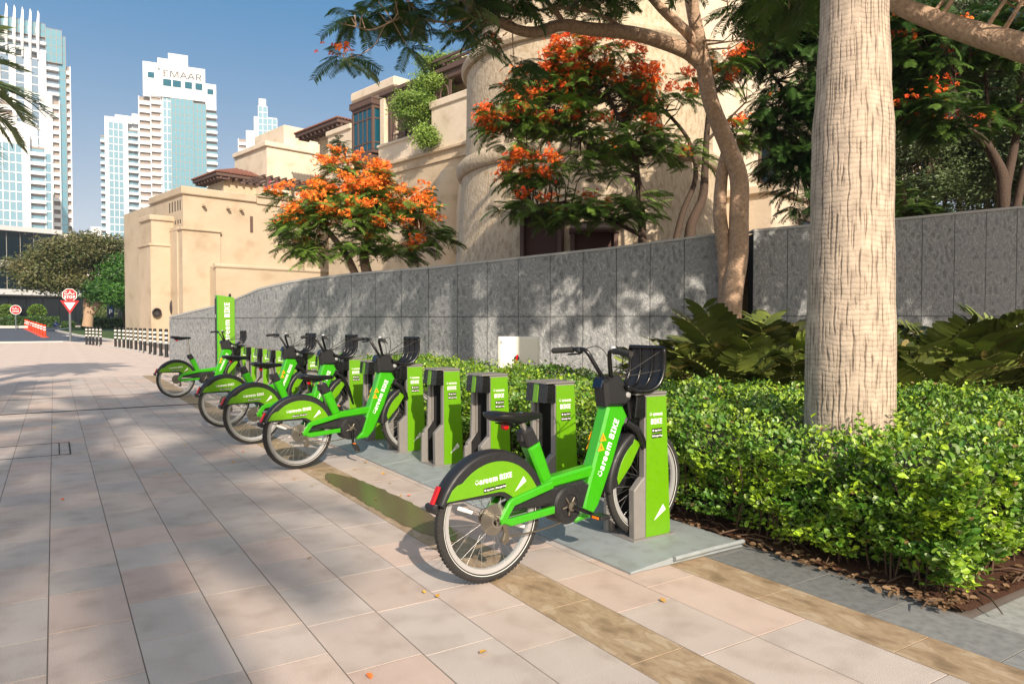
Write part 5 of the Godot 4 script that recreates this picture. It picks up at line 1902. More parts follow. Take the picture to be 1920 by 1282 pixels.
	# trees closing the view behind, on the right
	var n := 0
	for q in [[1745, 22.0, 240, "grey green tree filling the gap right of the garden wing"], [1850, 24.0, 220, "leafy tree at the back behind the forked trunk"], [1960, 21.0, 230, "leafy tree at the back, cut by the right edge"], [1640, 27.0, 150, "tall tree rising behind the palm trunk and the garden wing"], [1800, 30.0, 80, "tallest tree at the back right of the palm"]]:
		var d: float = q[1]
		var c := [Vector3(22.697, 7.262, -11.818), Vector3(26.339, 8.16, -11.898), Vector3(24.488, 7.147, -9.488), Vector3(26.117, 11.017, -15.685), Vector3(32.03, 12.985, -15.537)]
		var m: Vector3 = c[n]
		tree("back_tree", q[3], "trees round the palace", [[[Vector3(m.x, 1.8, m.z), Vector3(m.x + 0.2, m.y * 0.5, m.z), m], 0.16, 0.06], [[Vector3(m.x + 0.2, m.y * 0.5, m.z), m + Vector3(-1.0, 0.6, 0.4)], 0.07, 0.02], [[Vector3(m.x + 0.2, m.y * 0.5, m.z), m + Vector3(1.0, 0.2, 0.6)], 0.07, 0.02]],
			[[m + Vector3(0, -0.8, 0), Vector3(1.9, 2.7, 1.6), 150, 0.0], [m + Vector3(0.3, 1.8, 0), Vector3(1.7, 1.4, 1.5), 70, 0.0]], "dark_bark", Color(0.035, 0.07, 0.02), Color(0.12, 0.16, 0.06), r1, r2, 1.5, 9, 12, 0.0, true)
		n += 1
	tree("terrace_shrub", "bright green feathery tree spilling over the palace balcony", "trees round the palace", [
		[[Vector3(17.068, 10.426, -35.664), Vector3(17.137, 11.87, -35.665), Vector3(17.283, 13.603, -35.625), Vector3(17.832, 15.117, -35.559)], 0.09, 0.03], [[Vector3(17.141, 12.159, -35.671), Vector3(16.653, 12.965, -35.77), Vector3(16.326, 13.365, -35.872)], 0.05, 0.02]], [
		[Vector3(16.517, 12.762, -35.613), Vector3(0.9, 0.8, 1.0), 40, 0.0], [Vector3(17.242, 14.18, -35.669), Vector3(0.9, 0.6, 1.0), 30, 0.0], [Vector3(18.297, 15.538, -35.513), Vector3(1.1, 0.5, 0.9), 24, 0.0], [Vector3(16.536, 10.878, -34.356), Vector3(0.35, 0.7, 0.4), 14, 0.0]], "twig", Color(0.10, 0.19, 0.025), Color(0.26, 0.38, 0.06), r1, r2, 1.5, 14, 12, 0.0, true)
	tree("terrace_shrub", "small spiky green bush on the roof ledge left of the bay window", "trees round the palace", [
		[[Vector3(13.136, 9.91, -36.967), Vector3(13.097, 10.473, -37.009), Vector3(13.055, 10.895, -37.049)], 0.05, 0.02]], [[Vector3(13.051, 10.558, -37.042), Vector3(0.6, 0.45, 0.6), 20, 0.0]], "twig", Color(0.03, 0.07, 0.015), Color(0.09, 0.14, 0.04), r1, r2, 1.1, 6)
	tree("wall_bush", "loose light green bush growing behind the wall right of the palm", "trees round the palace", [
		[[Vector3(14.67, 3.257, -8.032), Vector3(14.673, 3.527, -8.038), Vector3(14.676, 3.689, -8.041)], 0.03, 0.015]], [[Vector3(14.674, 3.581, -8.039), Vector3(0.75, 0.3, 0.5), 40, 0.0], [Vector3(14.641, 3.869, -8.188), Vector3(0.4, 0.25, 0.4), 14, 0.0]], "twig", Color(0.05, 0.11, 0.015), Color(0.15, 0.22, 0.04), r1, r2, 0.7, 6)


# ---------------------------------------------------------------- the street at the far left
func far_street() -> void:
	# grass island with its hedge, and the hedge in front of the glass block
	var g := MB.new()
	var isl := PackedVector2Array([Vector2(7.0, -44), Vector2(3.6, -58.8), Vector2(1.6, -70), Vector2(0.2, -84), Vector2(2.0, -96), Vector2(12, -96), Vector2(16, -60), Vector2(14, -44)])
	var tris := Geometry2D.triangulate_polygon(isl)
	for i in range(0, tris.size(), 3):
		var p := []
		for k in 3:
			var q := isl[tris[i + k]]
			p.append(Vector3(q.x, gy(q.y) + 0.10, q.y))
		g.tri(p[0], p[1], p[2], Vector3.UP)
	var lawn := struct_("lawn", g, M.grass)
	var kb := MB.new()
	for i in 4:
		var a := Vector3(isl[i].x, gy(isl[i].y) + 0.08, isl[i].y)
		var b := Vector3(isl[i + 1].x, gy(isl[i + 1].y) + 0.08, isl[i + 1].y)
		kb.box((a + b) / 2, Vector3(0.22, 0.14, a.distance_to(b)), 0.0, Basis.looking_at(b - a))
	struct_("kerb", kb, M.kerb)
	var k2 := MB.new()
	k2.box(Vector3(-14, 0.92, -92.0), Vector3(26, 0.25, 0.5))
	struct_("kerb", k2, M.kerb)
	clipped("street_hedge", "long low hedge before the glass block across the street", Vector3(-8.5, 0.85, -96), Vector3(18, 1.1, 1.4))
	clipped("street_hedge", "dark green hedge on the grass island beside the fort", Vector3(5.126, 0.953, -89.237) * Vector3(1, 0, 1) + Vector3(1.2, 0.5, 0), Vector3(7.5, 1.3, 2.0))
	clipped("street_hedge", "hedge corner at the tip of the grass island behind the stop sign", Vector3(1.409, 0.945, -93.977) * Vector3(1, 0, 1) + Vector3(0, 0.6, 0), Vector3(1.2, 0.8, 1.4))
	for q in [[12, "round clipped topiary bush at the far left edge before the glass block"], [69, "round clipped topiary bush before the glass block between two signs"]]:
		var p: Vector3 = [Vector3(-4.714, 1.173, -105.001), Vector3(-1.652, 1.173, -103.05)][0 if q[0] == 12 else 1]
		var o := thing("topiary_bush", q[1], "bush", Vector3(p.x, 0.7, p.z), 0.0, "clipped topiary bushes")
		var st := MB.new()
		st.tube([Vector3(0, 0, 0), Vector3(0, 1.2, 0)], [0.08], 8)
		part("stem", st, M.twig, o)
		leaf_ball(o, Vector3(0, 1.95, 0), Vector3(0.9, 0.85, 0.9), 1500, Color(0.16, 0.27, 0.02), Color(0.07, 0.15, 0.015))
	# the wide tree over the island, with a bronze and a green half
	tree("street_tree", "wide street tree with bronze and green foliage over the grass island", "", [
		[[Vector3(2.684, 0.998, -78.933), Vector3(2.785, 2.106, -78.903), Vector3(2.714, 3.113, -78.98), Vector3(2.813, 4.12, -78.947), Vector3(2.518, 5.599, -78.588), Vector3(2.185, 7.055, -78.252)], 0.48, 0.2],
		[[Vector3(3.001, 2.357, -78.774), Vector3(3.52, 3.012, -78.463), Vector3(4.05, 3.599, -77.55), Vector3(4.449, 4.326, -76.725)], 0.42, 0.2],
		[[Vector3(2.813, 4.12, -78.947), Vector3(3.131, 5.63, -78.791), Vector3(3.492, 7.141, -78.608), Vector3(3.931, 8.148, -78.359)], 0.35, 0.12],
		[[Vector3(2.731, 4.372, -79.007), Vector3(1.327, 5.567, -78.752), Vector3(-0.129, 5.992, -78.507)], 0.25, 0.1]], [
		[Vector3(-0.538, 6.236, -78.775), Vector3(2.6, 1.1, 2.5), 60, 0.0], [Vector3(1.355, 7.551, -78.796), Vector3(2.4, 1.4, 2.5), 66, 0.0], [Vector3(2.869, 8.148, -79.036), Vector3(1.9, 1.2, 2.5), 40, 0.0], [Vector3(0.067, 5.259, -78.36), Vector3(2.6, 0.7, 2.5), 40, 0.0], [Vector3(3.992, 8.504, -79.517), Vector3(1.5, 0.9, 2), 20, 0.0]], "smooth_bark", Color(0.055, 0.085, 0.022), Color(0.16, 0.14, 0.055), Color.RED, Color.RED, 3.4, 11, 12, 0.0, true)
	tree("street_tree", "dense green street tree against the left end of the fort", "", [
		[[Vector3(5.956, 0.989, -79.221), Vector3(5.804, 2.648, -79.369), Vector3(5.61, 4.182, -78.946), Vector3(5.462, 5.694, -78.494)], 0.25, 0.12], [[Vector3(5.61, 4.182, -78.946), Vector3(6.328, 5.95, -77.951), Vector3(6.64, 6.716, -77.775)], 0.15, 0.08]], [
		[Vector3(5.43, 6.169, -77.937), Vector3(1.7, 1.5, 2.0), 70, 0.0], [Vector3(4.483, 4.349, -77.298), Vector3(1.5, 0.7, 1.6), 36, 0.0], [Vector3(6.454, 5.694, -77.863), Vector3(1.3, 1.6, 1.6), 50, 0.0], [Vector3(5.783, 3.868, -77.048), Vector3(1.6, 0.8, 1.6), 40, 0.0]], "dark_bark", Color(0.025, 0.085, 0.014), Color(0.07, 0.20, 0.02), Color.RED, Color.RED, 3.2, 11, 12, 0.0, true)
	tree("street_shrub", "loose pale shrub beside the blue parking sign", "", [
		[[Vector3(4.628, 0.927, -96.67), Vector3(4.638, 1.673, -96.686), Vector3(4.647, 2.295, -96.7)], 0.1, 0.05]], [[Vector3(4.652, 2.668, -96.708), Vector3(0.9, 0.8, 0.9), 30, 0.0]], "twig", Color(0.10, 0.16, 0.04), Color(0.22, 0.27, 0.10), Color.RED, Color.RED, 2.0, 10, 12, 0.0, true)
	signs()
	bollards()


func leaf_ball(o: Node, c: Vector3, r: Vector3, n: int, a: Color, b: Color) -> void:
	var xf := []
	var cols := []
	for i in n:
		var d := Vector3(R.randfn(), R.randfn(), R.randfn()).normalized()
		xf.append(Transform3D(toward(d + Vector3(R.randf_range(-0.8, 0.8), R.randf_range(-0.8, 0.8), R.randf_range(-0.8, 0.8)), R.randf() * 3).scaled(Vector3.ONE * R.randf_range(2.5, 4.5)), c + d * r * R.randf_range(0.82, 1.03)))
		cols.append(b.lerp(a, R.randf()))
	many("foliage", leaf_mesh(0.044, 0.033), M.hedge_leaf, xf, cols, o)
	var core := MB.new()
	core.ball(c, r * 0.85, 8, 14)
	part("twig_core", core, M.hedge_core, o)  # dark twiggy inside of the ball, behind its leaves


func clipped(called: String, label: String, at: Vector3, s: Vector3) -> void:
	var o := thing(called, label, "hedge", at, 0.0, "clipped hedges by the street")
	var xf := []
	var cols := []
	for i in int(s.x * 420):
		var p := Vector3(R.randf_range(-s.x / 2, s.x / 2), s.y * R.randf_range(0.95, 1.05), R.randf_range(-s.z / 2, s.z / 2))
		if R.randf() < 0.5:
			p = Vector3(p.x, R.randf() * s.y, s.z / 2 * R.randf_range(0.95, 1.05))
		elif R.randf() < 0.3:
			p = Vector3(-s.x / 2, R.randf() * s.y, p.z)
		xf.append(Transform3D(Basis.from_euler(Vector3(R.randf() * 6, R.randf() * 6, R.randf() * 6)).scaled(Vector3.ONE * R.randf_range(2.5, 5.0)), p))
		cols.append(Color(0.025, 0.07, 0.012).lerp(Color(0.09, 0.17, 0.02), R.randf() * R.randf()))
	many("foliage", leaf_mesh(0.044, 0.033), M.hedge_leaf, xf, cols, o)
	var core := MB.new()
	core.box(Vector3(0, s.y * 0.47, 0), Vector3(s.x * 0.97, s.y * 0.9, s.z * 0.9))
	part("twig_core", core, M.hedge_core, o)  # dark twig mass filling the clipped box


func facing_camera(p: Vector3) -> float:
	return atan2(-p.x, -p.z)


func ngon(k: int, r: float, turn := 0.0) -> PackedVector2Array:
	var p := PackedVector2Array()
	for i in k:
		var w := turn + TAU * i / k
		p.append(Vector2(cos(w), sin(w)) * r)
	return p


func arabic_stop(o: Node, y: float, s: float) -> void:
	# the word on the red plate: joined strokes with its dots
	var mb := MB.new()
	mb.tube([Vector3(0.30, 0.02, 0), Vector3(0.24, -0.06, 0), Vector3(0.10, -0.06, 0), Vector3(0.07, 0.05, 0), Vector3(0.0, 0.07, 0), Vector3(-0.06, 0.0, 0), Vector3(-0.02, -0.05, 0), Vector3(-0.16, -0.06, 0), Vector3(-0.3, -0.06, 0), Vector3(-0.33, 0.03, 0)], [0.035], 4)
	for d in [Vector3(0.02, 0.15, 0), Vector3(-0.27, 0.11, 0), Vector3(-0.19, 0.11, 0)]:
		mb.ball(d, Vector3(0.035, 0.035, 0.02), 4, 6)
	var q := part("lettering", mb, M.white_print, o, Vector3(0, y, 0.035))
	q.scale = Vector3(s, s, 0.4)


func signs() -> void:
	var p: Vector3 = Vector3(0.963, -0.001, -58.887) * Vector3(1, 0, 1)
	var o := thing("stop_sign", "red octagonal stop sign above a white triangle on one tall grey pole", "road sign", p, facing_camera(p))
	var m := MB.new()
	m.tube([Vector3(0, 0, -0.06), Vector3(0, 3.6, -0.06)], [0.075], 10)
	part("pole", m, M.pole_grey, o)
	m = MB.new()
	m.prism(ngon(8, 0.47, PI / 8), 0.0, 0.02)
	part("white_edge", m, M.white_print, o, Vector3(0, 3.27, 0))
	m = MB.new()
	m.prism(ngon(8, 0.435, PI / 8), 0.0, 0.025)
	part("plate", m, M.sign_red, o, Vector3(0, 3.27, 0))
	arabic_stop(o, 3.38, 0.95)
	write_on(o, "lettering", "STOP", 0.20, M.white_print, Transform3D(Basis.IDENTITY, Vector3(0, 3.12, 0.03)))
	m = MB.new()
	m.prism(poly([-0.56, 0.34, 0.56, 0.34, 0, -0.58]), 0.0, 0.02)
	part("triangle_edge", m, M.sign_red, o, Vector3(0, 2.54, 0))
	m = MB.new()
	m.prism(poly([-0.33, 0.21, 0.33, 0.21, 0, -0.33]), 0.0, 0.03)
	part("triangle_face", m, M.white_print, o, Vector3(0, 2.54, 0))
	p = Vector3(-3.323, 0.634, -91.051) * Vector3(1, 0, 1) + Vector3(0, 0.4, 0)
	o = thing("stop_sign", "small round red sign on a thin pole before the glass block", "road sign", p, facing_camera(p))
	m = MB.new()
	m.tube([Vector3(0, 0, -0.05), Vector3(0, 2.2, -0.05)], [0.06], 8)
	part("pole", m, M.pole_grey, o)
	m = MB.new()
	m.prism(ngon(20, 0.5), 0.0, 0.02)
	part("white_edge", m, M.white_print, o, Vector3(0, 2.3, 0))
	m = MB.new()
	m.prism(ngon(20, 0.45), 0.0, 0.025)
	part("plate", m, M.sign_red, o, Vector3(0, 2.3, 0))
	arabic_stop(o, 2.4, 0.9)
	write_on(o, "lettering", "STOP", 0.17, M.white_print, Transform3D(Basis.IDENTITY, Vector3(0, 2.13, 0.03)))
	p = Vector3(0.185, 0.767, -85.262) * Vector3(1, 0, 1) + Vector3(0, 0.35, 0)
	o = thing("direction_sign", "small round blue sign with a white arrow near the stop sign", "road sign", p, facing_camera(p))
	m = MB.new()
	m.tube([Vector3(0, 0, -0.04), Vector3(0, 0.8, -0.04)], [0.04], 8)
	part("pole", m, M.pole_grey, o)
	m = MB.new()
	m.prism(ngon(18, 0.26), 0.0, 0.02)
	part("plate", m, M.sign_blue, o, Vector3(0, 0.85, 0))
	m = MB.new()
	m.prism(poly([-0.12, 0.12, -0.02, 0.12, -0.05, 0.08, 0.13, -0.1, 0.1, -0.13, -0.08, 0.05, -0.12, 0.02]), 0.0, 0.03)
	part("arrow", m, M.white_print, o, Vector3(0, 0.85, 0))
	p = Vector3(5.228, 1.3, -89.183) * Vector3(1, 0, 1) + Vector3(0, 0.7, 0)
	o = thing("parking_sign", "upright dark blue parking board with a white letter and arrow", "sign board", p, facing_camera(p))
	m = MB.new()
	m.box(Vector3(0, 1.5, 0), Vector3(0.66, 2.3, 0.12), 0.02)
	part("board", m, M.sign_navy, o)
	m = MB.new()
	m.box(Vector3(0, 2.1, 0.07), Vector3(0.5, 0.8, 0.02))
	part("blue_panel", m, M.sign_blue, o)
	write_on(o, "lettering", "P", 0.5, M.white_print, Transform3D(Basis.IDENTITY, Vector3(0, 1.85, 0.09)))
	m = MB.new()
	m.prism(poly([-0.12, 0.16, 0.12, 0.16, 0.0, 0.34]), 0.0, 0.02)
	m.prism(poly([-0.05, 0.0, 0.05, 0.0, 0.05, 0.16, -0.05, 0.16]), 0.0, 0.02)
	part("arrow", m, M.white_print, o, Vector3(0, 0.95, 0.065))
	# the row of orange posts across the road
	var first: Node3D = null
	for i in 9:
		var a: Vector3 = Vector3(-2.618, 0.13, -95.331).lerp(Vector3(-0.614, -0.051, -67.956), i / 8.0)
		a.y = gy(a.z) + 0.0
		var label: String = "orange flexible road post, %s of the row of nine" % ["first and farthest", "second from the far end", "third from the far end", "fourth from the far end", "middle one", "fourth from the near end", "third from the near end", "second from the near end", "last and nearest"][i]
		var q: Node3D
		if first == null:
			q = thing("road_post", label, "road post", a, 0.0, "orange posts in a row on the road")
			var b := MB.new()
			b.lathe(ring_profile([0.30, 0.0, 0.28, 0.05, 0.11, 0.09, 0.10, 0.95, 0.06, 1.0, 0.01, 1.0]), 12)
			part("post", b, M.post_orange, q)
			for y in [0.55, 0.75]:
				var w := MB.new()
				w.lathe(ring_profile([0.106, y, 0.106, y + 0.09]), 12)
				part("white_band", w, M.white_print, q)
			first = q
		else:
			q = copy_of(first, label)
			q.position = a


func bollards() -> void:
	var first: Node3D = null
	var pts := [Vector3(1.676, 0, -50.949), Vector3(1.836, 0, -50.331), Vector3(1.975, 0, -49.489), Vector3(2.115, 0, -48.427), Vector3(2.255, 0, -47.403), Vector3(2.725, 0, -43.004), Vector3(2.834, 0, -41.899), Vector3(2.956, 0, -40.922), Vector3(3.054, 0, -39.827), Vector3(3.119, 0, -38.801), Vector3(3.218, 0, -37.648), Vector3(3.298, 0, -36.419), Vector3(3.373, 0, -35.397), Vector3(3.455, 0, -34.035), Vector3(3.519, 0, -33.011), Vector3(3.589, 0, -31.697), Vector3(3.634, 0, -30.385)]
	for i in 17:
		var nth := ["first", "second", "third", "fourth", "fifth", "sixth", "seventh", "eighth", "ninth", "tenth", "eleventh", "twelfth"]
		var label: String = "black bollard with white bands, %s from the left in the far group of five" % nth[i] if i < 5 else "black bollard with white bands, %s from the left in the row of twelve" % nth[i - 5]
		var q: Node3D
		if first == null:
			q = thing("bollard", label, "bollard", pts[i], 0.0, "black and white bollards along the kerb")
			var b := MB.new()
			b.lathe(ring_profile([0.085, 0.0, 0.085, 0.02, 0.062, 0.05, 0.062, 1.05, 0.055, 1.08, 0.01, 1.085]), 16)
			part("post", b, M.bollard_black, q)
			for y in [0.52, 0.70, 0.88]:
				var w := MB.new()
				w.lathe(ring_profile([0.065, y, 0.065, y + 0.085]), 16)
				part("white_band", w, M.band_white, q)
			first = q
		else:
			q = copy_of(first, label)
			q.position = pts[i]


# ---------------------------------------------------------------- docks and bicycles
func smile_logo(parent: Node, m: Material, xf: Transform3D, s: float) -> void:
	# the first letter: an open curve with two dots over it
	var mb := MB.new()
	var p := PackedVector2Array()
	p.append_array(arc(Vector2(0, 0.5), 0.5, 170, 372, 14))
	var q := arc(Vector2(0, 0.5), 0.31, 372, 170, 14)
	p.append_array(q)
	mb.prism(p, 0.0, 0.012)
	for x in [-0.2, 0.22]:
		var dot := PackedVector2Array()
		for v in ngon(8, 0.115):
			dot.append(v + Vector2(x, 0.92))
		mb.prism(dot, 0.0, 0.012)
	var o := part("lettering", mb, m, parent)
	o.transform = xf * Transform3D(Basis.from_scale(Vector3(s, s, s)), Vector3.ZERO)


func brand_line(parent: Node, m: Material, xf: Transform3D, cap: float) -> void:
	# one line: name and BIKE, starting at the transform's origin
	var t := letters("areem BIKE", cap)
	var w: float = t.get_aabb().size.x
	smile_logo(parent, m, xf * Transform3D(Basis.IDENTITY, Vector3(cap * 0.45, -cap * 0.02, 0)), cap * 0.82)
	write_on(parent, "lettering", "areem BIKE", cap, m, xf * Transform3D(Basis.IDENTITY, Vector3(cap * 0.98 + w / 2, cap * 0.36, 0.0005)))


func store_badges(parent: Node, xf: Transform3D, s: float) -> void:
	# two small black download badges with white print
	for i in 2:
		var at := xf * Transform3D(Basis.IDENTITY, Vector3(0, -0.032 * i, 0) if s > 0 else Vector3(0.085 * i, 0, 0))
		var mb := MB.new()
		mb.prism(poly([-0.040, -0.0125, 0.040, -0.0125, 0.040, 0.0125, -0.040, 0.0125]), 0.0, 0.0012)
		var b := part("badge", mb, M.black_print, parent)
		b.transform = at
		write_on(b, "lettering", ["App Store", "Google Play"][i], 0.0095, M.white_print, Transform3D(Basis.IDENTITY, Vector3(0.008, 0.0, 0.0015)), 600, 0.9)
		var ic := MB.new()
		if i == 0:
			ic.ball(Vector3(-0.030, 0, 0.001), Vector3(0.006, 0.007, 0.001), 6, 10)
		else:
			ic.prism(poly([-0.036, -0.007, -0.036, 0.007, -0.024, 0.0]), 0.001, 0.002)
		part("icon", ic, M.white_print, b)


func sail_mark(parent: Node, xf: Transform3D, s: float) -> void:
	# white sail shaped mark with small letters in it
	var mb := MB.new()
	mb.prism(poly([0, 0, 1.05, 0.62, 0.80, 1.0]), 0.0, 0.01)
	var o := part("emblem", mb, M.white_print, parent)
	o.transform = xf * Transform3D(Basis.from_scale(Vector3(s, s, s)), Vector3.ZERO)
	write_on(o, "lettering", "RTA", 0.15, M.panel_green, Transform3D(Basis(Vector3.BACK, 0.62), Vector3(0.74, 0.60, 0.013)))


func docks_and_bikes() -> void:
	# the base plates the docks are bolted to
	var base := thing("dock_base", "grey steel ramp plates on the paving under the row of docks", "steel plate", Vector3(2.9, 0, -3.2))
	for i in 18:
		var z1 := 0.42 - i * 0.835
		var z0 := z1 - 0.83
		var mb := MB.new()
		# low tread on the walkway side, raised deck beneath the docks
		mb.t = Transform3D(Basis.IDENTITY, Vector3(0, 0, 0))
		mb.prism(poly([-0.40, 0.002, 0.46, 0.002, 0.47, 0.028, 0.42, 0.040, -0.08, 0.040, -0.40, 0.012]), z0, z1, 0.003)
		part("plate", mb, M.dock_plate, base)
	var lip := MB.new()
	lip.tube([Vector3(-0.1, 0.035, 0.432), Vector3(0.2, 0.04, 0.432), Vector3(0.44, 0.04, 0.432), Vector3(0.50, 0.02, 0.39)], [0.014], 8)
	part("rolled_edge", lip, M.dock_plate, base)

	var n0 := ["holding the nearest bicycle", "empty, next beyond the nearest bicycle", "empty, second beyond the nearest bicycle", "empty, third beyond the nearest bicycle", "holding the second bicycle", "empty, just beyond the second bicycle", "holding the third bicycle", "empty, between the third and fourth bicycles", "holding the fourth bicycle", "empty, just beyond the fourth bicycle", "empty, second beyond the fourth bicycle", "empty, third beyond the fourth bicycle", "empty, just this side of the farthest bicycle", "holding the farthest bicycle", "empty, last before the sign totem"]
	var zs := [-3.245, -4.14, -5.02, -5.83, -6.61, -7.45, -8.25, -9.05, -9.88, -10.72, -11.55, -12.38, -13.2, -14.03, -14.86]
	var dock: Node3D = null
	for i in 15:
		var label: String = "green and grey bike dock " + n0[i]
		if dock == null:
			dock = make_dock(label)
			dock.position = Vector3(2.905, 0.038, zs[0])
		else:
			copy_of(dock, label).position = Vector3(2.905, 0.038, zs[i])
	totem()
	# bicycles: rear wheel contact, turn, saddle lift, crank angle
	var spots := [
		[Vector3(1.835, 0, -3.09), 6.0, 0.0, -0.42, "green hire bicycle nearest the camera, its rear wheel standing on the pavers"],
		[Vector3(1.83, 0, -6.43), 7.0, -0.01, -1.56, "green hire bicycle second from the camera with its pedal hanging straight down"],
		[Vector3(1.80, 0, -8.02), 8.5, 0.03, 0.8, "green hire bicycle in the middle of the five, partly in shade"],
		[Vector3(1.79, 0, -9.50), 11.0, 0.05, 2.2, "green hire bicycle fourth from the camera, half hidden by the third"],
		[Vector3(1.79, 0, -13.75), 8.0, 0.24, -1.1, "green hire bicycle farthest away with its saddle raised high on a silver post"]]
	var bike: Node3D = null
	for s in spots:
		var b: Node3D
		if bike == null:
			bike = make_bike(s[4])
			b = bike
		else:
			b = copy_of(bike, s[4])
		b.position = s[0] + Vector3(0, 0.004, 0)
		b.rotation.y = deg_to_rad(s[1])
		# the saddle slides along the slanted seat tube; the crank turns
		var slide: Vector3 = Vector3(-0.36, 1.0, 0).normalized() * s[2]
		(b.get_node("saddle") as Node3D).position += slide
		(b.get_node("seat_light") as Node3D).position += slide
		var post: Node3D = b.get_node("seat_post")
		post.scale = Vector3(1, 1.0 + s[2] / 0.125, 1)
		(b.get_node("crank") as Node3D).rotation.z = s[3]


func make_dock(label: String) -> Node3D:
	# x goes into the hedge, the slot for the wheel runs along x
	var o := thing("bike_dock", label, "bike dock", Vector3.ZERO, 0.0, "bike docks in one long row")
	for s in [-1.0, 1.0]:
		var mb := MB.new()
		mb.prism(poly([-0.075, 0, 0.208, 0, 0.172, 0.82, 0.172, 0.845, 0.0, 0.845, 0.0, 0.36, -0.018, 0.35, -0.080, 0.29]), s * 0.078, s * 0.130, 0.006)
		part("side_pillar", mb, M.grey_paint, o)
		var li := MB.new()
		li.prism(poly([-0.05, 0.02, 0.19, 0.02, 0.16, 0.70, 0.01, 0.70, 0.01, 0.38, -0.05, 0.30]), s * 0.070, s * 0.0775)
		part("slot_liner", li, M.black_plastic, o)
		var gp := MB.new()
		var pl := poly([0.008, 0.006, 0.192, 0.006, 0.199, 0.012, 0.203, 0.03, 0.164, 0.825, 0.158, 0.832, 0.008, 0.832])
		gp.prism(pl, s * 0.1305, s * 0.1365, 0.002)
		var face := part("green_face", gp, M.panel_green, o)
		var turn := Basis.IDENTITY if s > 0 else Basis(Vector3.UP, PI)
		var cx := 0.085
		var f := func(x: float, y: float) -> Transform3D: return Transform3D(turn, Vector3(x, y, s * 0.137))
		var dirx := 1.0 if s > 0 else -1.0
		var wt := letters("areem", 0.0195)
		var ww: float = wt.get_aabb().size.x
		smile_logo(face, M.white_print, f.call(cx - dirx * (ww * 0.5 + 0.004), 0.722), 0.017)
		write_on(face, "lettering", "areem", 0.0195, M.white_print, f.call(cx + dirx * 0.010, 0.7285), 700, 0.92)
		write_on(face, "lettering", "BIKE", 0.031, M.white_print, f.call(cx, 0.685), 700, 0.98)
		store_badges(face, f.call(cx + dirx * 0.004, 0.632), 1.0)
		sail_mark(face, f.call(cx - dirx * 0.015, 0.10), 0.088)
	# head with the lock: black with one green stripe, grey cap
	var hd := MB.new()
	hd.prism(poly([-0.075, 0.715, 0.10, 0.70, 0.10, 0.84, -0.06, 0.84]), -0.1295, 0.1295, 0.006)
	part("lock_head", hd, M.gloss_black, o)
	var st := MB.new()
	st.prism(poly([-0.079, 0.712, -0.06, 0.71, -0.05, 0.843, -0.0645, 0.843]), -0.032, 0.026, 0.002)
	part("green_stripe", st, M.panel_green, o)
	var cap := MB.new()
	cap.prism(poly([-0.07, 0.8455, 0.175, 0.8455, 0.172, 0.858, -0.066, 0.856]), -0.136, 0.136, 0.004)
	part("cap", cap, M.grey_paint, o)
	# the far foot comes forward beside the wheel
	var ft := MB.new()
	ft.prism(poly([-0.105, 0, -0.06, 0, 0.0, 0.34, 0.0, 0.72, -0.03, 0.72, -0.045, 0.30, -0.10, 0.26]), -0.124, -0.084, 0.008)
	part("front_foot", ft, M.grey_paint, o)
	var bs := MB.new()
	bs.box(Vector3(0.06, 0.004, 0), Vector3(0.33, 0.008, 0.31), 0.002)
	part("base_plate", bs, M.grey_paint, o)
	return o


func totem() -> void:
	var o := thing("sign_totem", "tall green sign totem with upright white lettering at the far end of the docks", "sign totem", Vector3(3.02, 0.03, -16.1), 0.0)
	var mb := MB.new()
	mb.prism(poly([-0.14, 0, 0.22, 0, 0.22, 1.78, 0.18, 1.82, -0.14, 1.86]), -0.12, 0.10, 0.008)
	part("body", mb, M.frame_green, o)
	var f := MB.new()
	f.prism(poly([-0.12, 0.03, 0.21, 0.03, 0.21, 1.77, 0.175, 1.81, -0.12, 1.845]), 0.1005, 0.106, 0.002)
	var face := part("green_face", f, M.panel_green, o)
	var up := Basis(Vector3.BACK, PI / 2)
	brand_line(face, M.white_print, Transform3D(up, Vector3(0.10, 0.80, 0.107)), 0.105)
	var sc := MB.new()
	sc.box(Vector3(-0.145, 0.98, -0.04), Vector3(0.012, 1.62, 0.10))
	part("screen", sc, M.gloss_black, o)
	var st := MB.new()
	st.box(Vector3(-0.143, 0.93, 0.06), Vector3(0.01, 1.80, 0.06))
	part("black_edge", st, M.black_plastic, o)
	var an := MB.new()
	an.t = Transform3D(Basis.IDENTITY, Vector3(0.14, 1.82, 0))
	an.lathe(ring_profile([0.025, 0, 0.028, 0.05, 0.018, 0.075, 0.001, 0.08]), 10)
	part("aerial", an, M.black_plastic, o)
	var rd := MB.new()
	rd.box(Vector3(-0.152, 1.42, 0.0), Vector3(0.01, 0.07, 0.05), 0.004)
	part("card_reader", rd, M.alloy, o)


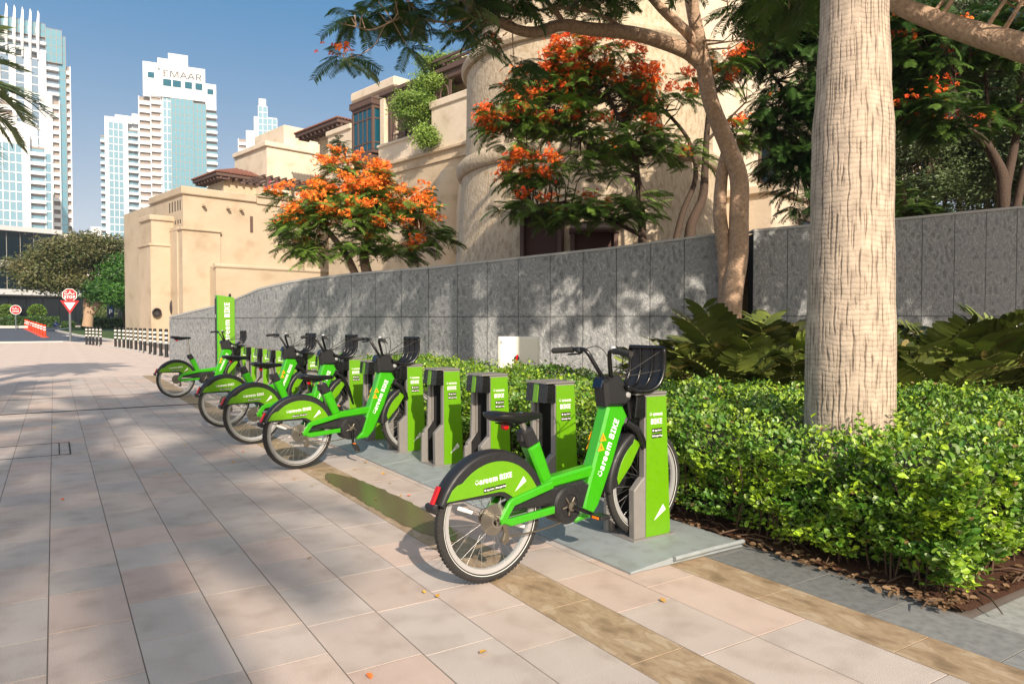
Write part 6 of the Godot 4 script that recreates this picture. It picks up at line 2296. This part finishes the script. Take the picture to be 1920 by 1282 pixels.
func wheel(called: String, o: Node, at: Vector3, rear: bool) -> void:
	var w := Node3D.new()
	w.name = called
	o.add_child(w, true)
	w.position = at
	var ringp := func(r: float, z: float, k := 56) -> Array:
		var p := []
		for i in k:
			var a := TAU * i / k
			p.append(Vector3(cos(a) * r, sin(a) * r, z))
		return p
	var t := MB.new()
	t.tube(ringp.call(0.297, 0.0), [0.0235], 10, true)
	# low tread blocks
	for i in 84:
		var a := TAU * i / 84.0
		for s in [-1.0, 1.0]:
			t.box(Vector3(cos(a) * 0.3165, sin(a) * 0.3165, s * 0.010), Vector3(0.008, 0.013, 0.009), 0.0, Basis(Vector3.BACK, a))
	part("tyre", t, M.rubber, w)
	var rf := MB.new()
	for s in [-1.0, 1.0]:
		rf.tube(ringp.call(0.2855, s * 0.0195), [0.0022], 4, true)
	part("reflective_line", rf, M.white_lens, w)
	var rim := MB.new()
	rim.t = Transform3D(Basis(Vector3.RIGHT, PI / 2), Vector3.ZERO)
	rim.lathe([Vector2(0.277, -0.015), Vector2(0.254, -0.012), Vector2(0.250, 0.0), Vector2(0.254, 0.012), Vector2(0.277, 0.015)], 56)
	part("rim", rim, M.alloy, w)
	var sp := MB.new()
	for i in 32:
		var a := TAU * i / 32.0
		var s := 1.0 if i % 2 == 0 else -1.0
		var b := a + (0.55 if (i / 2) % 2 == 0 else -0.55)
		sp.tube([Vector3(cos(b) * 0.036, sin(b) * 0.036, s * 0.034), Vector3(cos(a) * 0.253, sin(a) * 0.253, 0)], [0.0014], 4, false, false)
	part("spokes", sp, M.steel, w).set_meta("kind", "stuff")
	var hb := MB.new()
	hb.t = Transform3D(Basis(Vector3.RIGHT, PI / 2), Vector3.ZERO)
	hb.lathe(ring_profile([0.008, -0.07, 0.014, -0.07, 0.016, -0.045, 0.042, -0.040, 0.042, -0.032, 0.028, -0.026, 0.028, 0.026, 0.042, 0.032, 0.042, 0.040, 0.016, 0.045, 0.014, 0.07, 0.008, 0.07]), 20)
	part("hub", hb, M.worn_steel if rear else M.black_plastic, w)
	for q in [[2.75, 0.17], [-0.35, 0.185]] if rear else [[1.2, 0.17], [-1.9, 0.17]]:
		var r := MB.new()
		r.box(Vector3(q[1], 0, 0.012), Vector3(0.095, 0.020, 0.010), 0.004)
		part("spoke_reflector", r, M.white_lens, w).rotation.z = q[0]
	if rear:
		var cs := MB.new()
		cs.t = Transform3D(Basis(Vector3.RIGHT, PI / 2), Vector3.ZERO)
		for i in 7:
			var r: float = 0.078 - i * 0.0068
			var z := 0.036 + i * 0.0052
			cs.lathe([Vector2(r - 0.009, z), Vector2(r, z), Vector2(r, z + 0.002), Vector2(r - 0.009, z + 0.002), Vector2(r - 0.009, z)], 26)
			for q in 3:
				var a := TAU * q / 3.0 + i * 0.3
				cs.box(Vector3(cos(a) * r * 0.55, z, sin(a) * r * 0.55), Vector3(r * 0.8, 0.003, 0.008), 0.0, Basis(Vector3.UP, -a))
		for i in 7:
			var r: float = 0.078 - i * 0.0068
			for k in 24:
				var a := TAU * k / 24.0
				cs.box(Vector3(cos(a) * r, 0.037 + i * 0.0052, sin(a) * r), Vector3(0.007, 0.002, 0.005), 0.0, Basis(Vector3.UP, -a))
		part("cassette", cs, M.cog_steel, w)


func side_panel_pair(o: Node, called: String, pl: PackedVector2Array, z: float, m: Material, th := 0.004) -> Array:
	var r := []
	for s in [1.0, -1.0]:
		var mb := MB.new()
		mb.prism(pl, s * z, s * (z + th), 0.0012)
		r.append(part(called, mb, m, o))
	return r


func fender(o: Node, c: Vector2, r0: float, r1: float, a0: float, a1: float, half: float) -> MB:
	# curved guard over the tyre, rounded across
	var mb := MB.new()
	var rings := []
	var k := 26
	for i in k + 1:
		var a := deg_to_rad(lerpf(a0, a1, float(i) / k))
		var d := Vector3(cos(a), sin(a), 0)
		var ring := []
		for j in 9:
			var w := PI * j / 8.0
			ring.append(Vector3(c.x, c.y, 0) + d * (r0 + (r1 - r0) * pow(sin(w), 0.6)) + Vector3.BACK * cos(w) * half)
		for j in range(8, -1, -1):
			var w := PI * j / 8.0
			ring.append(Vector3(c.x, c.y, 0) + d * (r0 + (r1 - r0 - 0.006) * pow(sin(w), 0.6)) + Vector3.BACK * cos(w) * (half - 0.005))
		rings.append(ring)
	mb.loft(rings)
	return mb


func make_bike(label: String) -> Node3D:
	# +x runs from the rear wheel to the front, z to the bike's right; the origin is where the rear tyre meets the ground
	var o := thing("hire_bicycle", label, "bicycle", Vector3.ZERO, 0.0, "green hire bicycles in the docks")
	var gm: Material = M.frame_green
	var bm: Material = M.black_plastic
	wheel("rear_wheel", o, Vector3(0, 0.32, 0), true)
	wheel("front_wheel", o, Vector3(1.16, 0.345, 0), false)
	# frame
	var fr := Node3D.new()
	fr.name = "frame"
	o.add_child(fr, true)
	var mb := MB.new()
	mb.prism(poly([0.807, 0.829, 0.933, 0.817, 0.985, 0.735, 0.93, 0.700, 0.85, 0.505, 0.735, 0.275, 0.676, 0.213, 0.565, 0.203, 0.552, 0.222, 0.612, 0.270, 0.632, 0.345, 0.672, 0.457, 0.750, 0.668]), -0.046, 0.046, 0.014)
	var dt := part("down_tube", mb, gm, fr)
	mb = MB.new()
	mb.prism(poly([0.70, 0.505, 0.40, 0.478, 0.30, 0.452, 0.27, 0.44, 0.29, 0.405, 0.34, 0.415, 0.70, 0.440]), -0.036, 0.036, 0.011)
	mb.box(Vector3(0.54, 0.473, 0.0365), Vector3(0.30, 0.006, 0.003), 0.0, Basis(Vector3.BACK, 0.09))
	part("beam", mb, gm, fr)
	mb = MB.new()
	mb.prism(poly([0.226, 0.648, 0.308, 0.676, 0.395, 0.472, 0.325, 0.445]), -0.037, 0.037, 0.012)
	part("seat_tube", mb, gm, fr)
	for s in [1.0, -1.0]:
		mb = MB.new()
		var z0: float = 0.050 * s
		var z1: float = 0.078 * s
		mb.prism(poly([0.36, 0.470, 0.09, 0.416, 0.066, 0.402, 0.010, 0.325, 0.022, 0.292, 0.045, 0.300, 0.104, 0.376, 0.37, 0.428]), z0, z1, 0.007)
		part("seat_stay", mb, gm, fr)
		mb = MB.new()
		mb.prism(poly([0.082, 0.277, 0.375, 0.294, 0.375, 0.332, 0.078, 0.318, 0.03, 0.325, 0.03, 0.300]), z0, z1, 0.006)
		part("chain_stay", mb, gm, fr)
		# lettering along the down tube, and the warning stickers
		var turn := Basis.IDENTITY if s > 0 else Basis(Vector3.UP, PI)
		var ang := atan2(0.36, 0.165)
		if s > 0:
			brand_line(dt, M.white_print, Transform3D(Basis(Vector3.BACK, ang), Vector3(0.745, 0.432, 0.0465)), 0.0395)
		else:
			brand_line(dt, M.white_print, Transform3D(turn * Basis(Vector3.BACK, -ang), Vector3(0.868, 0.780, -0.0465)), 0.0395)
		for q in [[0.728, 0.655], [0.712, 0.602]]:
			var st := MB.new()
			st.prism(poly([-0.026, -0.020, 0.026, -0.020, 0.0, 0.026]), 0.0, 0.001)
			var sk := part("warning_sticker", st, M.orange_print, dt)
			sk.transform = Transform3D(turn, Vector3(q[0] + 0.034, q[1], s * 0.0463))
			var bt := MB.new()
			bt.prism(poly([-0.002, -0.012, 0.006, 0.000, 0.001, 0.001, 0.004, 0.012, -0.006, -0.001, 0.0, -0.001]), 0.0, 0.0008)
			part("symbol", bt, M.black_print, sk, Vector3(0, -0.003, 0.001))
	mb = MB.new()
	mb.prism(poly([0.187, 0.735, 0.255, 0.757, 0.302, 0.674, 0.228, 0.647]), -0.039, 0.039, 0.010)
	mb.box(Vector3(0.205, 0.705, 0), Vector3(0.03, 0.05, 0.05), 0.008)
	part("seat_clamp", mb, bm, o)
	mb = MB.new()
	mb.t = Transform3D(Basis(Vector3.BACK, 0.34), Vector3.ZERO)
	mb.tube([Vector3(0, -0.03, 0), Vector3(0, 0.125, 0)], [0.0155], 12)
	part("seat_post", mb, M.steel, o, Vector3(0.236, 0.715, 0))
	# saddle: cross sections from the wide back to the nose
	mb = MB.new()
	var rings := []
	for q in [[0.005, 0.055, 0.834, 0.020], [0.02, 0.088, 0.840, 0.030], [0.07, 0.104, 0.838, 0.037], [0.13, 0.092, 0.828, 0.038], [0.19, 0.052, 0.822, 0.034], [0.26, 0.034, 0.822, 0.030], [0.32, 0.026, 0.820, 0.024], [0.338, 0.014, 0.814, 0.012]]:
		var ring := []
		for j in 14:
			var w := TAU * j / 14.0
			var y := sin(w)
			ring.append(Vector3(q[0], q[2] + (y * q[3] * 0.35 if y > 0 else y * q[3] * 1.2), cos(w) * q[1]))
		rings.append(ring)
	mb.loft(rings)
	for s in [-1.0, 1.0]:
		mb.tube([Vector3(0.06, 0.79, 0.03 * s), Vector3(0.14, 0.775, 0.022 * s), Vector3(0.24, 0.79, 0.018 * s)], [0.004], 6)
	part("saddle", mb, M.saddle_skin, o)
	mb = MB.new()
	mb.box(Vector3(0.098, 0.772, 0), Vector3(0.03, 0.034, 0.045), 0.008)
	part("seat_light", mb, M.red_lens, o)
	# motor and battery cover, crank and chain
	var mc := Node3D.new()
	mc.name = "motor_cover"
	o.add_child(mc, true)
	mb = MB.new()
	mb.prism(poly([0.090, 0.345, 0.10, 0.375, 0.33, 0.415, 0.44, 0.425, 0.612, 0.432, 0.660, 0.402, 0.612, 0.280, 0.58, 0.255, 0.55, 0.25, 0.42, 0.27, 0.36, 0.335]), -0.046, 0.049, 0.012)
	part("housing", mb, bm, mc)
	mb = MB.new()
	mb.t = Transform3D(Basis(Vector3.RIGHT, PI / 2), Vector3(0.485, 0.318, 0))
	mb.lathe([Vector2(0.001, -0.062), Vector2(0.08, -0.062), Vector2(0.103, -0.05), Vector2(0.103, 0.055), Vector2(0.092, 0.068), Vector2(0.062, 0.070), Vector2(0.058, 0.064), Vector2(0.001, 0.064)], 40)
	part("round_cover", mb, bm, mc)
	var cr := Node3D.new()
	cr.name = "crank"
	o.add_child(cr, true)
	cr.position = Vector3(0.485, 0.318, 0)
	mb = MB.new()
	mb.t = Transform3D(Basis(Vector3.RIGHT, PI / 2), Vector3.ZERO)
	mb.lathe([Vector2(0.001, -0.088), Vector2(0.015, -0.088), Vector2(0.015, 0.086), Vector2(0.026, 0.086), Vector2(0.026, 0.092), Vector2(0.001, 0.096)], 16)
	mb.t = Transform3D.IDENTITY
	for i in 5:
		var a := TAU * i / 5
		mb.tube([Vector3(cos(a) * 0.016, sin(a) * 0.016, 0.072), Vector3(cos(a) * 0.052, sin(a) * 0.052, 0.068)], [0.006], 6)
	part("spider", mb, M.worn_steel, cr)
	for s in [1.0, -1.0]:
		mb = MB.new()
		mb.tube([Vector3(0, 0, 0.090 * s), Vector3(0.16 * s, 0, 0.098 * s)], [0.015, 0.011], 8)
		part("crank_arm", mb, M.gloss_black, cr)
		mb = MB.new()
		mb.box(Vector3(0.16 * s, 0, 0.155 * s), Vector3(0.075, 0.022, 0.092), 0.006, Basis(Vector3.BACK, 0.42))
		var pd := part("pedal", mb, bm, cr)
		for e in [-1.0, 1.0]:
			var rl := MB.new()
			rl.box(Vector3(0.16 * s, 0, 0.155 * s) + Basis(Vector3.BACK, 0.42) * Vector3(0.0385 * e, 0, 0), Vector3(0.004, 0.013, 0.05), 0.001, Basis(Vector3.BACK, 0.42))
			part("reflector", rl, M.amber_lens, pd)
	mb = MB.new()
	for i in 34:
		var t := i / 33.0
		var p := Vector3(0.45, 0.235, 0.056).lerp(Vector3(0.055, 0.226, 0.056), t) + Vector3(0, -0.012 * sin(PI * t), 0)
		mb.box(p, Vector3(0.010, 0.008, 0.006 if i % 2 else 0.004), 0.0)
	part("chain", mb, M.worn_steel, o)
	mb = MB.new()
	mb.prism(poly([0.03, 0.30, 0.055, 0.30, 0.075, 0.245, 0.06, 0.20, 0.035, 0.21, 0.045, 0.25]), 0.048, 0.068, 0.004)
	mb.t = Transform3D(Basis(Vector3.RIGHT, PI / 2), Vector3(0.052, 0.215, 0.058))
	mb.lathe([Vector2(0.001, -0.006), Vector2(0.024, -0.006), Vector2(0.024, 0.006), Vector2(0.001, 0.006)], 14)
	part("derailleur", mb, M.worn_steel, o)
	# rear guard with its skirts, printed panels and lamp
	var rg := Node3D.new()
	rg.name = "rear_guard"
	o.add_child(rg, true)
	part("arch", fender(rg, Vector2(0, 0.32), 0.318, 0.345, 18, 160, 0.050), bm, rg)
	var skirt := PackedVector2Array()
	skirt.append_array(arc(Vector2(0, 0.32), 0.330, 20, 158, 18))
	skirt.append_array(poly([-0.322, 0.436, -0.268, 0.443, 0.030, 0.437, 0.058, 0.424, 0.080, 0.396, 0.120, 0.398, 0.30, 0.425]))
	side_panel_pair(rg, "skirt", skirt, 0.046, bm, 0.006)
	var pl := PackedVector2Array()
	pl.append_array(poly([-0.292, 0.452, -0.262, 0.502, -0.232, 0.524]))
	pl.append_array(arc(Vector2(0, 0.32), 0.292, 134, 30, 14))
	pl.append_array(poly([0.272, 0.438, 0.112, 0.414, 0.080, 0.436, 0.052, 0.452, 0.02, 0.458]))
	var panels := side_panel_pair(rg, "printed_panel", pl, 0.0525, M.panel_green)
	for i in 2:
		var s := 1.0 if i == 0 else -1.0
		var turn := Basis.IDENTITY if s > 0 else Basis(Vector3.UP, PI)
		brand_line(panels[i], M.white_print, Transform3D(turn * Basis(Vector3.BACK, 0.06), Vector3(-0.130 if s > 0 else 0.14, 0.512, s * 0.0570)), 0.0265)
		store_badges(panels[i], Transform3D(turn * Basis(Vector3.BACK, 0.06) * Basis.from_scale(Vector3(0.82, 0.82, 1)), Vector3(-0.045 if s > 0 else 0.08, 0.479, s * 0.0570)), -1.0)
		sail_mark(panels[i], Transform3D(turn, Vector3(0.118 if s > 0 else 0.225, 0.446, s * 0.0570)), 0.070)
	mb = MB.new()
	mb.box(Vector3(-0.340, 0.42, 0), Vector3(0.03, 0.045, 0.085), 0.008, Basis(Vector3.BACK, 0.3))
	part("tail_cap", mb, bm, rg)
	mb = MB.new()
	mb.box(Vector3(-0.322, 0.478, 0), Vector3(0.014, 0.095, 0.034), 0.005, Basis(Vector3.BACK, -0.45))
	part("tail_light", mb, M.red_lens, rg)
	# fork, front guard
	mb = MB.new()
	for s in [-1.0, 1.0]:
		mb.tube(smooth_path([Vector3(0.955, 0.725, 0.040 * s), Vector3(1.03, 0.665, 0.066 * s), Vector3(1.10, 0.53, 0.070 * s), Vector3(1.16, 0.345, 0.066 * s)], 5), taper(0.026, 0.017, 16), 10)
	mb.box(Vector3(0.965, 0.725, 0), Vector3(0.07, 0.06, 0.11), 0.015, Basis(Vector3.BACK, -0.45))
	part("fork", mb, M.gloss_black, o)
	var fg := Node3D.new()
	fg.name = "front_guard"
	o.add_child(fg, true)
	part("arch", fender(fg, Vector2(1.16, 0.345), 0.318, 0.350, 112, 182, 0.050), bm, fg)
	var fp := PackedVector2Array()
	fp.append_array(arc(Vector2(1.16, 0.345), 0.330, 112, 178, 10))
	fp.append_array(poly([0.850, 0.352, 0.875, 0.362, 0.99, 0.47, 1.075, 0.595, 1.062, 0.648]))
	side_panel_pair(fg, "skirt", fp, 0.046, bm, 0.006)
	fp = poly([1.012, 0.622, 1.066, 0.590, 0.984, 0.474, 0.880, 0.372])
	fp.append_array(arc(Vector2(1.16, 0.345), 0.298, 168, 122, 8))
	side_panel_pair(fg, "printed_panel", fp, 0.0525, M.panel_green)
	# head cover with the small screen, docking block
	mb = MB.new()
	mb.prism(poly([0.770, 0.970, 0.785, 0.992, 0.905, 0.996, 0.955, 0.935, 1.000, 0.862, 0.985, 0.842, 0.935, 0.818, 0.790, 0.824, 0.780, 0.885]), -0.058, 0.058, 0.020)
	part("head_cover", mb, bm, o)
	mb = MB.new()
	mb.box(Vector3(0.766, 0.955, 0), Vector3(0.012, 0.055, 0.075), 0.005, Basis(Vector3.BACK, -0.35))
	part("display", mb, M.screen_glass, o)
	mb = MB.new()
	mb.t = Transform3D(Basis(Vector3.RIGHT, PI / 2), Vector3(0.955, 0.885, 0.052))
	mb.lathe([Vector2(0.001, 0.014), Vector2(0.016, 0.012), Vector2(0.022, 0.0)], 16)
	part("head_light", mb, M.alloy, o)
	mb = MB.new()
	mb.prism(poly([0.965, 0.855, 1.04, 0.845, 1.072, 0.80, 1.072, 0.735, 1.03, 0.70, 0.985, 0.735]), -0.048, 0.048, 0.010)
	part("docking_block", mb, M.gloss_black, o)
	# handlebar: two risers leaning back, straight grips, levers and cables
	var hb := Node3D.new()
	hb.name = "handlebar"
	o.add_child(hb, true)
	for s in [-1.0, 1.0]:
		mb = MB.new()
		mb.tube(smooth_path([Vector3(0.842, 0.975, 0.030 * s), Vector3(0.800, 1.060, 0.060 * s), Vector3(0.768, 1.130, 0.088 * s), Vector3(0.758, 1.145, 0.125 * s), Vector3(0.735, 1.142, 0.20 * s), Vector3(0.700, 1.134, 0.305 * s)], 5), [0.0125], 10)
		part("riser", mb, M.gloss_black, hb)
		mb = MB.new()
		var g0 := Vector3(0.742, 1.143, 0.178 * s)
		var g1 := Vector3(0.698, 1.133, 0.312 * s)
		mb.tube([g0, g0.lerp(g1, 0.1), g0.lerp(g1, 0.12), g0.lerp(g1, 0.95), g1], [0.018, 0.019, 0.0165, 0.0175, 0.014], 12)
		part("grip", mb, M.rubber, hb)
		mb = MB.new()
		mb.box(Vector3(0.757, 1.142, 0.145 * s), Vector3(0.036, 0.034, 0.040), 0.008)
		mb.tube(smooth_path([Vector3(0.775, 1.132, 0.140 * s), Vector3(0.790, 1.118, 0.175 * s), Vector3(0.765, 1.112, 0.25 * s)], 4), [0.0055], 6)
		part("brake_lever", mb, bm, hb)
		mb = MB.new()
		mb.tube(smooth_path([Vector3(0.775, 1.14, 0.135 * s), Vector3(0.87, 1.16, 0.10 * s), Vector3(0.915, 1.08, 0.05 * s), Vector3(0.91, 0.985, 0.02 * s)], 5), [0.0032], 5)
		part("cable", mb, bm, hb)
	mb = MB.new()
	mb.ball(Vector3(0.762, 1.160, 0.118), Vector3(0.020, 0.016, 0.020), 6, 10)
	part("bell", mb, M.alloy, hb)
	# carrier in front: a scoop with a tall front board and thick rolled edge
	var bk := Node3D.new()
	bk.name = "basket"
	o.add_child(bk, true)
	var prof := smooth_path([Vector3(0.925, 0.935, 0), Vector3(0.99, 0.908, 0), Vector3(1.08, 0.905, 0), Vector3(1.145, 0.945, 0), Vector3(1.180, 1.03, 0), Vector3(1.180, 1.152, 0)], 4)
	var rows := []
	for i in prof.size():
		var t := float(i) / (prof.size() - 1)
		var half := lerpf(0.08, 0.132, smoothstep(0.0, 0.7, t))
		rows.append([prof[i], half])
	mb = MB.new()
	for i in rows.size() - 1:
		var a: Vector3 = rows[i][0]
		var b: Vector3 = rows[i + 1][0]
		var nn := Vector3(-(b - a).y, (b - a).x, 0).normalized()
		var za: float = rows[i][1]
		var zb: float = rows[i + 1][1]
		var q := [a + Vector3(0, 0, -za), b + Vector3(0, 0, -zb), b + Vector3(0, 0, zb), a + Vector3(0, 0, za)]
		mb.quad(q[0], q[1], q[2], q[3], nn)
		mb.quad(q[0] - nn * 0.010, q[1] - nn * 0.010, q[2] - nn * 0.010, q[3] - nn * 0.010, -nn)
	part("scoop", mb, bm, bk)
	mb = MB.new()
	var rim := []
	for r in rows:
		rim.append(r[0] + Vector3(0, 0, r[1]))
	for i in range(rows.size() - 1, -1, -1):
		rim.append(rows[i][0] - Vector3(0, 0, rows[i][1]))
	mb.tube(rim, [0.013], 8, true)
	part("rolled_edge", mb, M.gloss_black, bk)
	mb = MB.new()
	for z in [-0.05, 0.05]:
		var line := []
		for i in range(2, rows.size()):
			line.append(rows[i][0] + Vector3(-0.004, 0.004, z * (0.6 + 0.4 * i / rows.size())))
		mb.tube(line, [0.007], 6)
	for i in 7:
		var k := 5 + i
		mb.tube([rows[k][0] + Vector3(0.004, -0.008, -rows[k][1]), rows[k][0] + Vector3(0.004, -0.008, rows[k][1])], [0.005], 5)
	part("ribs", mb, M.gloss_black, bk)
	mb = MB.new()
	for s in [-1.0, 1.0]:
		mb.tube([Vector3(0.905, 0.985, 0.04 * s), Vector3(1.185, 1.13, 0.10 * s)], [0.0035], 5)
		mb.tube([Vector3(0.905, 0.985, 0.04 * s), Vector3(1.165, 1.02, 0.12 * s)], [0.0035], 5)
	part("elastic_strap", mb, M.rubber, bk)
	return o


# ---------------------------------------------------------------- small things on the paving
func litter() -> void:
	var spots := [Vector3(1.488, 0, -3.136), Vector3(1.511, 0, -3.017), Vector3(0.961, 0, -2.498), Vector3(2.385, 0, -2.445), Vector3(2.805, 0, -2.949), Vector3(0.802, 0, -6.781), Vector3(0.88, 0, -6.706), Vector3(0.036, 0, -6.228), Vector3(0.367, 0, -8.191), Vector3(0.497, 0, -8.429), Vector3(0.527, 0, -8.757), Vector3(1.391, 0, -7.052), Vector3(1.606, 0, -7.541), Vector3(1.66, 0, -7.367), Vector3(1.156, 0, -8.277), Vector3(1.719, 0, -5.647), Vector3(1.656, 0, -5.964), Vector3(2.605, 0, -6.765), Vector3(2.424, 0, -6.364), Vector3(2.22, 0, -6.09), Vector3(2.267, 0, -5.411), Vector3(2.19, 0, -4.992), Vector3(2.244, 0, -4.937), Vector3(1.994, 0, -4.98), Vector3(2.668, 0, -3.025), Vector3(1.87, 0, -3.071), Vector3(2.777, -0, -3.196), Vector3(3.199, 0, -2.915), Vector3(1.156, 0, -3.903), Vector3(0.011, 0, -10.576), Vector3(2.082, 0, -5.814), Vector3(1.389, 0, -2.412), Vector3(2.102, 0, -6.508), Vector3(2.394, 0, -5.819)]
	var cols := [Color(0.62, 0.36, 0.03), Color(0.55, 0.30, 0.04), Color(0.72, 0.16, 0.03), Color(0.45, 0.25, 0.06), Color(0.66, 0.44, 0.08)]
	var lm := leaf_mesh(0.05, 0.036)
	for i in spots.size():
		var p: Vector3 = spots[i]
		var k := i % 5
		var key := "fallen_%d" % k
		if not M.has(key):
			std(key, cols[k].linear_to_srgb(), 0.7)
		var o := solo("fallen_petal" if k == 2 else "fallen_leaf", lm, M[key], p + Vector3(0, 0.012, 0))
		o.rotation = Vector3(R.randf_range(-0.3, 0.3), R.randf() * TAU, R.randf_range(-0.25, 0.25))
		o.scale = Vector3.ONE * R.randf_range(0.45, 0.8)
		if k == 2:
			tag(o, "small red orange petal fallen on the pavement near the bicycles", "petal", "red petals fallen on the pavement")
		else:
			tag(o, "small yellow brown leaf fallen on the pavement near the bicycles", "fallen leaf", "yellow leaves fallen on the pavement")
	# dry litter under the hedge edge
	var o := thing("leaf_litter", "dry brown leaf litter and bark chips along the foot of the hedge", "leaf litter", Vector3(3.4, 0, -1.7), 0.0, "")
	o.set_meta("kind", "stuff")
	var xf := []
	var cc := []
	for i in 1100:
		var p := Vector3(3.33 + absf(R.randfn(0, 0.12)), 0.03, -1.64 - pow(R.randf(), 1.6) * 7.0)
		if i % 3 == 0:
			p = Vector3(3.42 + R.randf() * 4.5, 0.03, -1.60 - absf(R.randfn(0, 0.08)))
		xf.append(Transform3D(Basis.from_euler(Vector3(R.randf_range(-0.5, 0.5), R.randf() * TAU, R.randf_range(-0.5, 0.5))).scaled(Vector3.ONE * R.randf_range(0.3, 0.9)), p - o.position))
		cc.append(Color(0.13, 0.07, 0.035).lerp(Color(0.28, 0.18, 0.10), R.randf()))
	many("chips", lm, M.petal, xf, cc, o)
